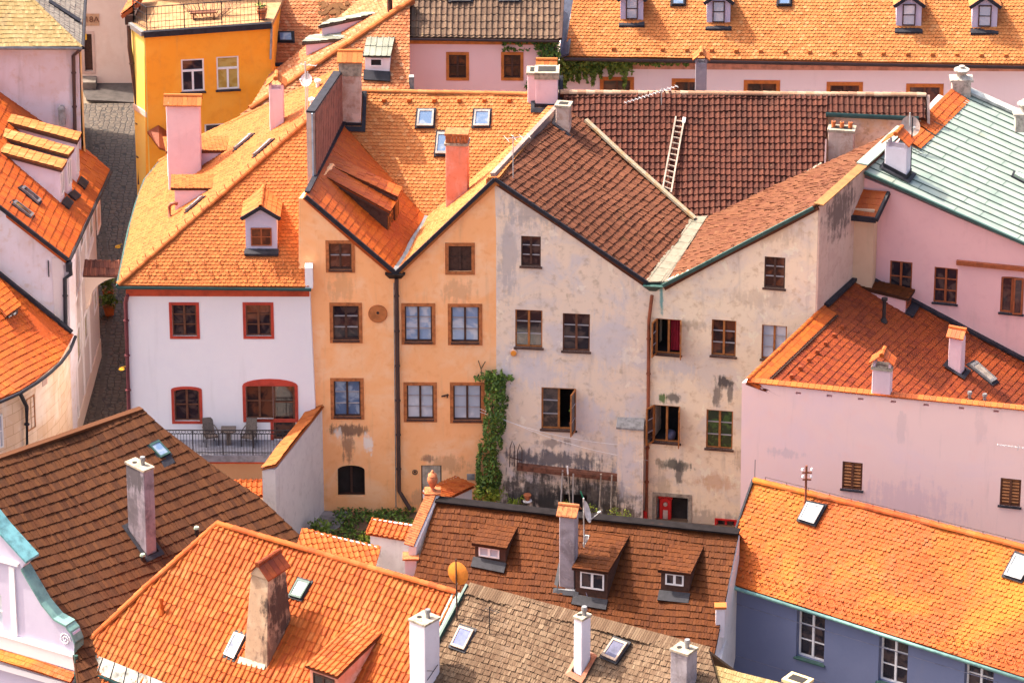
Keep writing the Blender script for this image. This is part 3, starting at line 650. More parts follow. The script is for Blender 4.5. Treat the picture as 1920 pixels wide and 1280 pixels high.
M['ch_red'] = plaster('red chimney render', (.66, .24, .16), (.72, .38, .32), (.52, .15, .06), .8, .45, 1.0)
M['ch_grey'] = plaster('grey chimney render', (.33, .29, .32), (.20, .165, .18), (.44, .38, .39), .95, .7, 1.1, dirt=(.10, .08, .08))
M['ch_brown'] = plaster('brown chimney render', (.40, .26, .17), (.50, .36, .25), (.20, .11, .085), .8, .65, 1.3)
M['ch_white'] = plaster('white chimney render', (.68, .63, .70), (.6, .54, .6), amt=.5, streak=.2, scale=1.4)
M['ch_worn'] = plaster('worn chimney render', (.56, .42, .36), (.36, .19, .13), (.62, .5, .44), .8, .4, 1.6, peel=.5)
M['clad'] = simple('brown board cladding', (.30, .135, .105), .8, 0, .3, 3)
def stonewall():
    m, t, b = nmat('sgraffito ashlar'); c = coord(t)
    s = N(t, 'ShaderNodeSeparateXYZ'); t.links.new(c, s.inputs[0]); cb = N(t, 'ShaderNodeCombineXYZ')
    t.links.new(mth(t, 'ADD', mth(t, 'MULTIPLY', s.outputs[0], .45), s.outputs[1]), cb.inputs[0]); t.links.new(s.outputs[2], cb.inputs[1])
    br = N(t, 'ShaderNodeTexBrick'); t.links.new(cb.outputs[0], br.inputs[0]); br.inputs['Scale'].default_value = 1
    br.inputs['Brick Width'].default_value = .9; br.inputs['Row Height'].default_value = .48; br.inputs['Mortar Size'].default_value = .018; br.inputs['Mortar Smooth'].default_value = .4
    br.inputs['Color1'].default_value = (.74, .54, .38, 1); br.inputs['Color2'].default_value = (.66, .44, .29, 1); br.inputs['Mortar'].default_value = (.5, .30, .18, 1)
    col = mix(t, mth(t, 'MULTIPLY', ramp(t, nz(t, .7, 6, .6, dist=.5), .45, .68), .75), br.outputs[0], (.80, .68, .58))
    col = mix(t, mth(t, 'MULTIPLY', ramp(t, nz(t, 1, 5, .6, coord(t, (2, 2, .3))), .56, .75), .5), col, (.6, .34, .18))
    t.links.new(col, b.inputs['Base Color']); b.inputs['Roughness'].default_value = .9; return m
M['ashlar'] = stonewall()
def cobbles():
    m, t, b = nmat('cobbles'); c = coord(t, (1, .8, 1)); v = N(t, 'ShaderNodeTexVoronoi', feature='DISTANCE_TO_EDGE'); v.inputs['Scale'].default_value = 3.6; v.inputs['Randomness'].default_value = .55; t.links.new(c, v.inputs[0])
    v2 = N(t, 'ShaderNodeTexVoronoi'); v2.inputs['Scale'].default_value = 3.6; v2.inputs['Randomness'].default_value = .55; t.links.new(c, v2.inputs[0])
    st = mix(t, v2.outputs['Color'], (.060, .043, .034), (.095, .070, .052)); st = mix(t, mth(t, 'MULTIPLY', ramp(t, nz(t, .5, 5, .6), .45, .65), .5), st, (.065, .047, .038))
    t.links.new(mix(t, ramp(t, v.outputs['Distance'], .02, .09), (.02, .016, .015), st), b.inputs['Base Color']); b.inputs['Roughness'].default_value = .8
    bump(t, b, ramp(t, v.outputs['Distance'], 0, .18), .8, .05); return m
M['cobble'] = cobbles()
M['soil'] = simple('dry earth', (.16, .085, .05), .95, 0, .4, 1.2, c2=(.07, .05, .03))
M['terrain'] = simple('ground', (.20, .15, .11), .95, 0, .3, .4)
def mint():
    m, t, b = nmat('pale green sheet'); n = nz(t, .7, 6, .65, dist=.6)
    col = mix(t, ramp(t, n, .42, .66), (.255, .30, .265), (.20, .255, .225)); col = mix(t, mth(t, 'MULTIPLY', ramp(t, nz(t, 1.2, 7, .7), .58, .72), .5), col, (.30, .24, .16))
    t.links.new(col, b.inputs['Base Color']); b.inputs['Roughness'].default_value = .55; return m
M['mint'] = mint()

# ================================================================ ORANGE DOUBLE GABLE HOUSE
FO = Fac(Y(742, 512, 0), -.4)
H = House('orange_house', 'apricot plastered house with two half gables meeting over a dark downpipe', 'house', FO.px(745, 950)); OH = H
A = FO.px(573, 365); V = FO.px(742, 509); R0 = FO.px(927, 333)
Vb = Z(800, 408, V.z+.4); AP = Z(642, 232, A.z); R1 = Z(1042, 204, R0.z)
kw = dict(sur=M['s_or'], sw=.14, munt=M['bar'])
for r, g in (((624.5, 573, 673, 637), 'g_dark'), ((759, 574, 810, 640), 'curtain_b'), ((846, 575, 898, 641), 'curtain_b'), ((626, 714, 676, 780), 'g_blue'), ((763, 722, 813, 785), 'curtain'), ((850, 722, 902, 787), 'curtain')):
    window(H, FO, r, M['wood_dk'], M[g], 2, 3, sill=M['wood_dk'], **kw)
window(H, FO, (617, 456.5, 659, 505), M['wood_dk'], M['g_dark'], 2, 2, sill=M['wood_dk'], **kw)
_, q = window(H, FO, (841, 461, 884, 509), M['wood_dk'], M['wood_dk'], 2, 2, sur=M['s_or'], sw=.14, label='window closed by dark brown shutters')
_, q = window(H, FO, (633, 872, 684, 931), M['wood_dk'], M['room'], 2, 1, rise=.22, rec=.35, fw=.04, label='arched cellar opening with dark wooden grille')
_, q = window(H, FO, (790, 872, 828, 956), M['wood_dk'], M['room'], 1, 1, fw=.05, name='door_frame')
M['w_orange'] = plaster('apricot limewash', OR1, OR2, OR3, .75, .22, .55, spots=[
    (FO.px(655, 805), .9, .35, (.16, .09, .06), .85), (FO.px(652, 840), .3, .9, (.22, .12, .08), .7), (FO.px(690, 830), .25, .5, (.85, .74, .66), .9), (FO.px(634, 812), .18, .3, (.84, .72, .62), .8),
    (FO.px(840, 870), .9, .5, (.45, .20, .08), .5), (FO.px(640, 540), .6, .8, (.55, .28, .13), .4), (FO.px(860, 545), .7, .7, (.56, .30, .16), .5), (FO.px(800, 935), 1.2, .5, (.45, .25, .15), .5), (FO.px(800, 860), .4, .2, (.2, .12, .09), .7)])
wall(FO, [(573, 372), (742, 517), (927, 340), (933, 500), (938, 700), (941, 985), (560, 985), (560, 372)], holes(H, FO), M['w_orange'], H.root, back=(1.0, 3.7, 0))
s0, z0, s1, z1 = q; mb = MB().fbox(FO, s0+.05, s1-.05, z0, z1-.05, -.12, -.06)
for k in range(1, 5): c = lerp(s0, s1, k/5); mb.fbox(FO, c-.006, c+.006, z0, z1-.05, -.061, -.052, 1)
D_ = mb.build('door', [simple('grey beige door', (.50, .43, .34), .7), M['conc']], H.root); MB().fbox(FO, s1-.2, s1-.12, z0+1, z0+1.05, -.06, -.02).build('handle', M['black'], D_)
mb = MB(); c = FO.px(708.5, 587.7); mb.tube([c-FO.n*.02, c+FO.n*.05], .40, 28, 0); mb.tube([c+FO.n*.045, c+FO.n*.06], .36, 28, 1); mb.tube([c+Vector((0, 0, .06))+FO.n*.05, c+Vector((0, 0, .06))+FO.n*.08], .06, 10, 2)
mb.build('plaque', [M['s_or'], simple('plaque face', (.52, .17, .05), .8), M['black']], H.root)
MB().fbox(FO, *[FO.rect(875.5, 887.7, 890, 899)[i] for i in (0, 2, 1, 3)], -.02, .03).build('vent_grille', M['stone'], H.root)
# roofs
tiles([A+FO.n*.12, V+FO.n*.12, Vb, AP], 'flat', .24, .33, M['t_red'], H.root, ang=math.degrees(math.atan2((Vb-V).y, (Vb-V).x)), st=.03, tv=.8)
PLp = pl3(A, V, AP)
tiles([V+FO.n*.12, R0+FO.n*.12, R1, Vb], 'beaver', .18, .155, M['t_pale'], H.root, ang=math.degrees(math.atan2((R1-R0).y, (R1-R0).x)))
PT = pl3(Vb, AP, AP+Vector((1, -.02, 0)))
T1, T2 = PT.px(676, 170), PT.px(1050, 177)
tiles([Vb+Vector((0, 0, -.03)), lerp(Vb, R1, .5) if False else PT.px(842, 384), PT.px(958, 284), PT.px(1050, 215), T2, T1, PT.px(650, 232), AP], 'beaver', .18, .155, M['t_pale'], H.root)
ridge([T1, T2], M['t_pale'], H.root)
for k in range(6):
    p = PT.px(720+k*47, 190); MB().hexa([p+Vector(x) for x in ((-.09, -.1, -.02), (.09, -.1, -.02), (.09, .05, 0), (-.09, .05, 0), (-.07, -.09, .12), (.07, -.09, .12), (.06, .05, .16), (-.06, .05, .16))]).build('vent_tile', M['t_red'], H.root)
strip([A+FO.n*.14+Vector((0, 0, -.02)), V+FO.n*.16], .1, .17, M['lead'], H.root, 'verge'); strip([V+FO.n*.16, R0+FO.n*.14+Vector((0, 0, -.02))], .1, .15, M['lead'], H.root, 'verge')
strip([V+FO.n*.16+Vector((.02, 0, .10)), Vb+Vector((0, 0, .08)), ], .34, .03, M['zinc'], H.root, 'valley_gutter')
strip([PLp.px(655, 240)+Vector((0, 0, .05)), PLp.px(737, 345)+Vector((0, 0, .05)), PLp.px(795, 412)+Vector((0, 0, .06))], .2, .04, M['lead'], H.root)
strip([A+Vector((.06, .1, .08)), lerp(A, AP, .5)+Vector((.05, 0, .08)), AP+Vector((.05, 0, .08))], .22, .08, M['lead'], H.root)
# parapet tiles between the two gabled houses
rr = [R0+FO.n*.1+Vector((0, 0, .06)), lerp(R0, R1, .5)+Vector((-.02, 0, .10)), R1+Vector((0, 0, .12))]
pp = []
off = Vector((.34, -.05, 0))
tiles([rr[0]-off, rr[0]+off*.55, rr[2]+off*.55, rr[2]-off], 'flat', .3, .3, M['t_pale'], H.root, 'parapet_tiles', deck=.3)
# boarded fire wall with its chimney
B0 = Z(593, 332, A.z); dv = (AP-A); dv.z = 0; dv.normalize(); W0 = B0-dv*.1
top0 = Vector((0, 0, (332-214)/40.8)); top1 = Vector((0, 0, (232-138)/40.8))
mb = MB(); n_ = 16; sd = Vector((dv.y, -dv.x, 0))
mb.prism([W0-Vector((0, 0, .6)), AP-Vector((0, 0, .6)), AP+top1, W0+top0], -sd*.35)
for k in range(n_):
    a = lerp(W0, AP, k/n_)+sd*.03; b = lerp(W0, AP, (k+.86)/n_)+sd*.03; ta, tb = lerp(top0, top1, k/n_), lerp(top0, top1, (k+.86)/n_); z_ = Vector((0, 0, .1))
    mb.poly([a+z_, b+z_, b+tb, a+ta], 1)
fw = mb.build('fire_wall', [M['w_rim'], M['clad']], H.root)
strip([W0+top0-sd*.17+Vector((0, 0, .05)), AP+top1-sd*.17+Vector((0, 0, .05))], .36, .08, M['lead'], fw)
strip([W0-dv*.03-sd*.1+Vector((0, 0, -.3)), W0-dv*.03-sd*.1+top0], .16, .06, simple('pale blue sheet', (.42, .52, .62), .5), fw, 'edge_trim', up=(1, 0, 0))
P = PT.px(638, 236); chimney(H.root, P, -2, .88, .9, (236-118)/40.8, M['ch_worn'], 'tile', capmat=M['conc'], band=.62, over=.03); apron(PT, P, -2, .88, .9, M['lead'], H.root)
PRp = pl3(V, R0, R1)
P = Y(836, 402, Vb.y-1.1); chimney(H.root, P+Vector((0, 0, -.2)), -6, .92, .66, 3.35, M['ch_red'], 'brick', tilem=M['brickor'], sink=1.5, label='tall reddish chimney with brick head')
fr_ = simple('skylight frame', (.40, .36, .33), .5)
for q in (((781, 238), (812, 238), (814, 207), (784, 207)), ((887, 238), (917, 238), (919, 208), (890, 208)), ((816, 290), (842, 290), (842, 250), (820, 250))):
    skylight(PT, q, fr_, M['g_sky'], H.root)
# party chimneys
P = PT.px(1004, 201); chimney(H.root, P, -2, .95, .8, 1.5, M['ch_pink'], 'slab', capmat=M['conc'], pots=0, band=.22); apron(PT, P, -2, .95, .8, M['lead'], H.root)
P = PT.px(989, 195); chimney(H.root, P, -2, .4, .7, 1.35, M['ch_pink'], 'slab', capmat=M['conc'])
P = PT.px(1009, 170)+Vector((0, .6, 0)); chimney(H.root, P, -2, .72, .5, .75, M['brickor'], 'tile')
gut = MB().hexa([FO.pt(FO.sz(730, 512)[0], V.z-.32, .02), FO.pt(FO.sz(752, 512)[0], V.z-.32, .02), FO.pt(FO.sz(752, 512)[0], V.z-.32, -.05), FO.pt(FO.sz(730, 512)[0], V.z-.32, -.05)]+[FO.pt(FO.sz(u, 512)[0], V.z-.02, d) for u, d in ((722, .28), (760, .28), (760, -.05), (722, -.05))]).build('rain_head', M['black'], H.root)
pipe([FO.px(743.5, 520)+FO.n*.1, FO.px(748.5, 918)+FO.n*.1, FO.px(760, 935)+FO.n*.18, FO.px(770, 949)+FO.n*.3], M['pipe_dk'], H.root, .085)
MB().tube([FO.px(738.5, 530)+FO.n*.03, FO.px(742.5, 950)+FO.n*.03], .022, 6).build('cable', M['stone'], H.root)
for k in range(2):                            # shed dormers on the west slope
    if k == 0: a = dict(ua=(605, 328), da=(731.6, 397), db=(744, 377), ub=(616, 307))
    else: a = dict(ua=(613, 307), da=(745.7, 369), db=(754.5, 352), ub=(624, 287))
    
    shed(H.root, PLp, a['ua'], a['da'], a['db'], a['ub'], (1.4, 1.15)[k], 'flat', M['t_red'], M['wood_dk'], th=.2, fr=M['wood_or'], gl=M['g_dark'], tw=.24, te=.33)

# ================================================================ WHITE HOUSE
FW = Fac(Y(400, 600, -.12), -.3)
H = House('white_house', 'white plastered house with red framed windows, balcony and hipped orange roof', 'house', FW.px(250, 990))
kw = dict(sur=M['s_red'], sw=.12, munt=M['wood_md'])
for r in ((323, 571.6, 368.5, 630), (461, 571.6, 508, 630)): window(H, FW, r, M['wood_md'], M['g_dark'], 2, 3, **kw)
window(H, FW, (327, 729, 374, 789), M['wood_md'], M['g_dark'], 2, 2, rise=.12, **kw)
_, q = window(H, FW, (461, 722, 512, 785), M['wood_md'], M['g_red'], 2, 2, munt=M['wood_md'])
_, q2 = window(H, FW, (512.5, 722, 553.5, 824), M['wood_md'], M['g_red'], 1, 3, fw=.09, name='balcony_door', munt=M['wood_md'])
g = MB(); s0, z0, s1, z1 = q; S1 = q2[2]
ringbox(g, FW, arch(s0-.13, z0-.14, S1+.13, z1+.30, .32), arch(s0, z0, S1, z1-.02, .02), -.02, .03); g.fbox(FW, s0, q2[0]+.0, z0-.14, z0, -.02, .03); g.fbox(FW, q2[0]-.13, q2[0], q2[1], z0-.14, -.02, .03)
g.build('surround', M['s_red'], H.root)
_, q3 = window(H, FW, (471, 866, 486, 960), M['wood_red'], M['g_dark'], 1, 2, name='cellar_door', fw=.09)
window(H, FW, (437, 888, 446, 930), M['wood_red'], M['wood_red'], 1, 1)
wall(FW, [(237, 540), (579, 542), (581, 560), (590, 750), (600, 1000), (240, 1000), (244, 800)], holes(H, FW), M['w_white'], H.root, back=(2.0, 10.5, 0))
sA, zA = FW.sz(237, 541); sB = FW.sz(580, 541)[0]
MB().fbox(FW, sA-.02, sB, zA-.32, zA+.03, -.05, .06).build('cornice', M['s_band'], H.root)
a_, b_ = FW.sz(300, 862), FW.sz(512, 857); MB().fbox(FW, a_[0], b_[0]+.8, b_[1]-4, b_[1]-.05, -.1, .03).build('wall', M['w_peach'], H.root)
C0, C1 = Y(222, 534, -.5), Y(579, 538, -.5); PFw = rp(C0, -.4, 45); APW = PFw.px(606, 200)
E1 = Z(266, 345, C0.z); PLw = pl3(C0, APW, E1)
tiles([C0, C1, PFw.px(602, 380), APW], 'beaver', .18, .155, M['t_orange'], H.root, sag=.02)
lp = [(222, 534), (606, 200), (640, 128), (530, 184), (379, 255), (300, 302), (273, 335), (257, 380), (243, 430)]
tiles([PLw.px(*p) for p in lp], 'beaver', .18, .155, M['t_orange'], H.root, sag=.02)
ridge([C0+Vector((0, 0, .04)), APW+Vector((0, 0, .04))], M['t_orange'], H.root, .12); ridge([PLw.px(300, 302), PLw.px(379, 255), PLw.px(530, 184), PLw.px(634, 131)], M['t_orange'], H.root, .11)
dr = (APW-C0).normalized(); L = (APW-C0).length
for k in range(26): p = C0+dr*(L*(k+.5)/26)+Vector((0, 0, .12)); MB().bar(p, p+Vector((-.05, 0, .2)), .025, .025).build('snow_hook', M['wood_dk'], H.root)
for row, du in ((516, 0), (497, 15)):
    for k in range(12):
        u = 246+du+k*30
        if u < 570 and u > 242+(534-row)*1.2: p = PFw.px(u, row); MB().bar(p+Vector((0, -.1, .0)), p+Vector((0, -.02, .16)), .035, .035).bar(p+Vector((0, -.02, .15)), p+Vector((0, .16, .16)), .035, .025).build('snow_guard', M['s_or'], H.root)
gutter([C0+Vector((-.05, -.06, -.1)), C1+Vector((.1, -.06, -.1))], M['pipe_green'], H.root)
gutter([PLw.px(*p)+Vector((-.05, 0, -.08)) for p in [(222, 534), (243, 430), (257, 380), (273, 335), (300, 302)]], M['pipe_green'], H.root)
pipe([FW.px(240, 548)+FW.n*.3, FW.px(236, 566)+FW.n*.1, FW.px(243, 800)+FW.n*.1, FW.px(247, 960)+FW.n*.1], simple('wine red pipe', (.14, .03, .04), .5), H.root, .09)
gdormer(H.root, PFw, -.4, (461, 465), (520, 465), (465-398)/40.8*.9, .42, M['t_orange'], M['w_gable'], M['wood_red'], M['g_red'], wr=(.17, .83, .08, .62), ov=.16)
shed(H.root, PLw, (400, 353), (320, 353), (321, 328), (431, 327), .06, 'beaver', M['t_orange'], M['ch_pink'], th=.1, tw=.18, te=.16, inset=.05)
shed(H.root, PLw, (424, 283), (311, 284), (305, 257), (457, 258), .06, 'beaver', M['t_orange'], M['ch_pink'], th=.1, tw=.18, te=.16, inset=.05)
P = Y(316, 352, PLw.px(340, 340).y-.2); chimney(H.root, P, -1, 1.42, .62, (352-198)/40.8, M['ch_pink'], 'tile', sink=1.5, label='broad pink chimney with a row of orange tiles on top')
P = PLw.px(506, 247); chimney(H.root, P, -1, .6, .5, (247-168)/40.8, M['ch_pink'], 'gableb', tilem=M['t_orange'], sink=1.5, label='slim pink chimney with a small tiled gable')
for q in (((441, 283), (446, 281), (476, 255), (470, 256)), ((477, 295), (482, 293), (513, 265), (508, 266)), ((350, 399), (356, 396), (384, 372), (378, 374))):
    skylight(PLw, q, M['zinc'], M['g_pale'], H.root, h=.12)
mb = MB(); p = PLw.px(318, 408); mb.tube([p, p+Vector((0, 0, .5)), p+Vector((.08, 0, .62)), p+Vector((.22, 0, .66)), p+Vector((.36, 0, .62))], .075, 9); mb.build('vent_pipe', M['pipe_rust'], H.root, True)
for (u, v) in ((596, 165), (585, 200), (592, 213)):
    p = PLw.px(u, v); MB().tube([p, p+Vector((0, 0, .3))], .09, 9).tube([p+Vector((0, 0, .28)), p+Vector((0, 0, .36)), p+Vector((0, 0, .42))], [.15, .15, .04], 9).build('vent_pipe', M['wht'], H.root)
p = FW.px(578, 520); MB().box(p+Vector((-.12, -.35, -.35)), (1, 0, 0), .32, .5, 0, .95).build('pier', M['w_white'], H.root)
# balcony
s0, z0 = FW.sz(255, 823); s1 = FW.sz(556, 823)[0]; bz = FW.sz(400, 824)[1]
bal = MB().fbox(FW, s0, s1, bz-.30, bz, -.05, 1.5).build('balcony', simple('grey balcony floor', (.24, .23, .27), .8), H.root)
MB().fbox(FW, s0, s1, bz-.42, bz-.30, -.05, 1.42).build('edge_trim', M['s_band'], bal)
mb = MB(); rz = bz+1.15
for z_, t_ in ((rz, .025), (rz-.16, .018), (bz+.12, .018)): mb.bar(FW.pt(s0, z_, 1.45), FW.pt(s1, z_, 1.45), t_*1.6, t_*1.6)
nb = int((s1-s0)/.125)
for k in range(nb+1):
    s_ = lerp(s0, s1, k/nb); big = k % 10 == 0; mb.bar(FW.pt(s_, bz, 1.45), FW.pt(s_, rz-(0 if big else .16), 1.45), .045 if big else .018, .045 if big else .018)
for k in range(int((s1-s0)/.25)):
    s_ = s0+.125+k*.25; q = [FW.pt(s_+.09*math.cos(a), rz-.08+.065*math.sin(a), 1.45) for a in np.linspace(0, 2*math.pi, 9)]; mb.tube(q, .011, 5, caps=False)
mb.build('railing', M['black'], bal)

# ================================================================ GREY DOUBLE GABLE HOUSE
FG = Fac(FO.px(930, 345), -6)
Vg = FG.px(1220, 533); FH = Fac(Vg, -10)
H = House('grey_house', 'weathered grey and cream double gabled house with stained plaster and open windows', 'house', FG.px(1215, 1000)); GH = H
dk = dict(munt=M['bar'], sill=M['wood_dk'], bar=.018)
window(H, FG, (977, 443, 1014, 499), M['wood_dk'], M['g_dark'], 2, 3, rec=.1, **dk)
window(H, FG, (966, 581, 1017, 651), M['wood_or'], M['g_dark'], 2, 3, **dk); window(H, FG, (1055, 588, 1106, 658), M['wood_md'], M['g_dark'], 2, 3, **dk)
_, q = window(H, FG, (1015, 727, 1080, 805), M['wood_or'], M['g_dark'], 2, 3, openings=((1, 1, 78, 0),), fw=.07, **dk)
s0, z0, s1, z1 = q
mb = MB(); P = FG.pt(lerp(s0, s1, .86), z0, -.3); mb.tube([P, P+Vector((.02, 0, .5)), P+Vector((.0, 0, .85))], .012, 5)
pot = thing('potted_plant', 'small spiky plant standing in the open window of the grey house', 'plant', P); mb.build('stem', M['stem'], pot)
leafmesh([P+Vector((random.gauss(0, .06), random.gauss(0, .06), .85+random.gauss(0, .06))) for _ in range(30)], .07).build('foliage', M['leaf_m'], pot)
MB().lathe(P, [(.08, 0), (.11, .18), (.12, .2)], 10).build('pot', M['terracotta'], pot)
window(H, FG, (1056, 927, 1101, 980), M['wood_dk'], M['room'], 1, 1, rec=.3, label='dark low opening at the foot of the wall')
_, q = window(H, FH, (1230, 598, 1277, 664), M['wood_or'], M['g_dark'], 2, 3, openings=((0, -1, 105, 0), (1, 1, 100, 0)), fw=.06, **dk)
s0, z0, s1, z1 = q; mb = MB(); K = 9
for k in range(K):
    a, b = lerp(s0, s1, .56+.42*k/K), lerp(s0, s1, .56+.42*(k+1)/K); da, db = -.22-.05*(k % 2), -.22-.05*((k+1) % 2); mb.poly([FH.pt(a, z0+.1, da), FH.pt(b, z0+.1, db), FH.pt(b, z1, db), FH.pt(a, z1, da)])
mb.build('curtain', M['cloth_r'], H.root)
window(H, FH, (1334, 600, 1380, 667), M['wood_or'], M['g_red'], 2, 3, **dk); window(H, FH, (1433, 482, 1472, 540), M['wood_dk'], M['g_red'], 2, 3, rec=.1, **dk)
window(H, FH, (1428, 610, 1475, 674), M['wood_or'], M['curtain'], 2, 3, **dk)
_, q = window(H, FH, (1225, 760, 1275, 829), M['wood_or'], M['g_dark'], 2, 3, openings=((0, -1, 120, 0), (1, 1, 95, 0)), fw=.06, **dk)
s0, z0, s1, z1 = q; P = FH.pt(lerp(s0, s1, .62), z0+.02, -.3)
MB().lathe(P, [(.05, 0), (.2, .05), (.24, .2), (.2, .36), (.1, .42)], 12).build('cushion', simple('dark blue cushion', (.08, .08, .14), .9), H.root, True)
window(H, FH, (1324, 769, 1374, 841), M['wood_or'], M['g_green'], 2, 3, **dk)
_, q = window(H, FH, (1230, 931, 1290, 1000), M['stone'], M['room'], 1, 1, fw=.06, sur=M['conc'], sw=.16, rec=.3, name='door_frame')
s0, z0, s1, z1 = q; mb = MB(); a, b = s0+.12, s0+.62
mb.fbox(FH, a, b, z0, z1-.1, -.28, -.2); ringbox(mb, FH, arch(a+.02, z0+.1, b-.02, z1-.16, .2), arch(a+.12, z0+.2, b-.12, z1-.32, .14), -.2, -.13)
for k in range(5): mb.tube([FH.pt(lerp(a, b, k/4), z1-.14+.04*(k % 2), -.2), FH.pt(lerp(a, b, k/4), z1-.14+.04*(k % 2), -.12)], .06, 9)
mb.tube([FH.pt((a+b)/2, z1-.45, -.2), FH.pt((a+b)/2, z1-.45, -.12)], .09, 12, 1); mb.fbox(FH, (a+b)/2-.1, (a+b)/2+.1, z0+.3, z1-.75, -.2, -.17, 1)
mb.build('door', [M['redpaint'], simple('cream panel', (.6, .45, .38), .6)], H.root)['label'] = 'ornate red door leaf with cream panel'
window(H, FH, (1343, 975, 1378, 1000), M['redpaint'], M['g_dark'], 2, 1, sur=M['redpaint'], sw=.07, label='small bright red framed window')
spG = [(FG.px(1005, 925), 2.2, 1.3, (.055, .048, .046), .9), (FG.px(1110, 935), 2.2, 1.2, (.06, .052, .048), .88), (FG.px(1060, 950), 2.6, .9, (.045, .04, .038), .85), (FG.px(1170, 960), .9, .6, (.13, .09, .06), .8), (FG.px(1040, 862), 2.6, .5, (.08, .08, .10), .85), (FG.px(985, 855), .8, .4, (.13, .12, .13), .7), (FG.px(1000, 700), 1.6, .9, (.62, .56, .58), .6),
       (FG.px(1140, 640), 1.2, 1.6, (.64, .57, .56), .5), (FG.px(1090, 780), 1.6, .9, (.64, .58, .60), .6), (FG.px(1000, 390), 1.3, 1.1, (.40, .35, .34), .7), (FG.px(955, 480), .5, 2.2, (.44, .39, .38), .7), (FG.px(1175, 860), .5, 1.8, (.62, .57, .60), .6), (FG.px(1030, 830), .9, .25, (.2, .17, .17), .7)]
M['w_grey'] = plaster('grey weathered plaster', (.82, .64, .49), (.64, .56, .54), (.47, .34, .23), .9, .38, .75, spots=spG, peel=.35)
wall(FG, [(920, 341), (930, 343), (1218, 540), (1221, 700), (1222, 1060), (920, 1060)], holes(H, FG), M['w_grey'], H.root, back=(1.5, 4.2, 0))
spH = [(FH.px(1357, 716), .42, .35, (.06, .05, .05), .9), (FH.px(1345, 735), .2, .7, (.12, .10, .09), .75), (FH.px(1368, 735), .14, .6, (.12, .10, .09), .75), (FH.px(1262, 745), .42, .3, (.08, .08, .07), .8), (FH.px(1243, 748), .2, .3, (.08, .16, .04), .9), (FH.px(1265, 872), .8, .3, (.07, .08, .07), .85), (FH.px(1273, 885), .2, .7, (.1, .09, .08), .8), (FH.px(1240, 560), .10, .9, (.14, .34, .32), .9), (FH.px(1345, 905), 1.0, .5, (.62, .36, .2), .6),
       (FH.px(1270, 690), .9, .4, (.60, .54, .52), .7), (FH.px(1240, 930), .5, 1.6, (.5, .38, .26), .6), (FH.px(1320, 975), 1.6, .6, (.34, .26, .2), .6), (FH.px(1300, 610), .9, .3, (.40, .28, .18), .55), (FH.px(1400, 860), .6, .8, (.40, .28, .2), .5), (FH.px(1450, 430), 1.3, .8, (.58, .42, .27), .6), (FH.px(1420, 560), 1.6, .5, (.56, .42, .30), .5)]
M['w_cream'] = plaster('cream weathered plaster', (.88, .70, .50), (.72, .60, .50), (.57, .38, .21), .9, .36, .75, spots=spH, peel=.3)
wall(FH, [(1218, 541), (1536, 390), (1516, 1075), (1210, 1075)], holes(H, FH), M['w_cream'], H.root, back=(1.8, 3.75, 0), label=None) if False else wall(FH, [(1218, 541), (1536, 390), (1516, 1075), (1210, 1075)], holes(H, FH), M['w_cream'], H.root, back=(1.8, 3.75, 0))
CG = FH.px(1537.5, 383); BK = Z(1621, 311, CG.z); bdir = Vector((BK.x-CG.x, BK.y-CG.y, 0)); bd = bdir.normalized()
spR = [(CG+bdir*.45+Vector((0, 0, -1.1)), .9, 1.2, (.09, .06, .055), .8)]
mb = MB(); sN = Vector((bd.y, -bd.x, 0)); q0 = CG+sN*.02-bd*.02; q1 = BK+sN*.02
mb.prism([q0+Vector((0, 0, -.1)), q0-Vector((0, 0, 10)), q1-Vector((0, 0, 10)), q1+Vector((0, 0, -.1))], -sN*.3); mb.build('wall', plaster('pinkish render with soot', (.60, .41, .33), (.52, .33, .27), (.42, .26, .2), .7, .4, .8, spots=spR), H.root)
GA = FG.px(928, 333); GV = FG.px(1214, 527); GVb = Z(1300, 412, GV.z+.9); GAb = Z(1060, 202, GA.z)
adG = math.degrees(math.atan2((GVb-GV).y, (GVb-GV).x))
tiles([GA+FG.n*.1, GV+FG.n*.1, GVb, GAb], 'shingle', .11, .31, M['t_old'], H.root, ang=adG, st=.07, sag=.05, wob=.03, wob2=.05)
PGL = pl3(GA, GV, GAb)
PGT = pl3(GVb, GAb, GAb+Vector((1, -.015, 0)))
tiles([PGT.px(*p) for p in ((1300, 413), (1378, 410), (1460, 357), (1540, 303), (1556, 214), (1735, 222), (1735, 178), (1400, 176), (1056, 173), (1058, 202), (1096, 226))][:1]+[PGT.px(*p) for p in ((1380, 412), (1545, 310), (1552, 176), (1056, 172), (1060, 204))], 'pan', .23, .30, M['t_oldred'], H.root, st=.055, sag=.05, wob=.03)
tiles([PGT.px(*p) for p in ((1549, 213), (1735, 222), (1733, 178), (1548, 176))], 'pan', .24, .36, M['t_oldred'], H.root, st=.03)
ridge([PGT.px(1052, 173), PGT.px(1230, 174.5), PGT.px(1400, 175.5), PGT.px(1736, 178)], tilemat('pale ridge tile', [(.26, .13, .08), (.33, .19, .12), (.40, .27, .19)], fleck=(.45, .36, .26)), H.root, .13)
gutter([PGT.px(1548, 213)+Vector((0, -.12, .0)), PGT.px(1722, 221)+Vector((0, -.12, 0))], M['pipe_green'], H.root, .11)
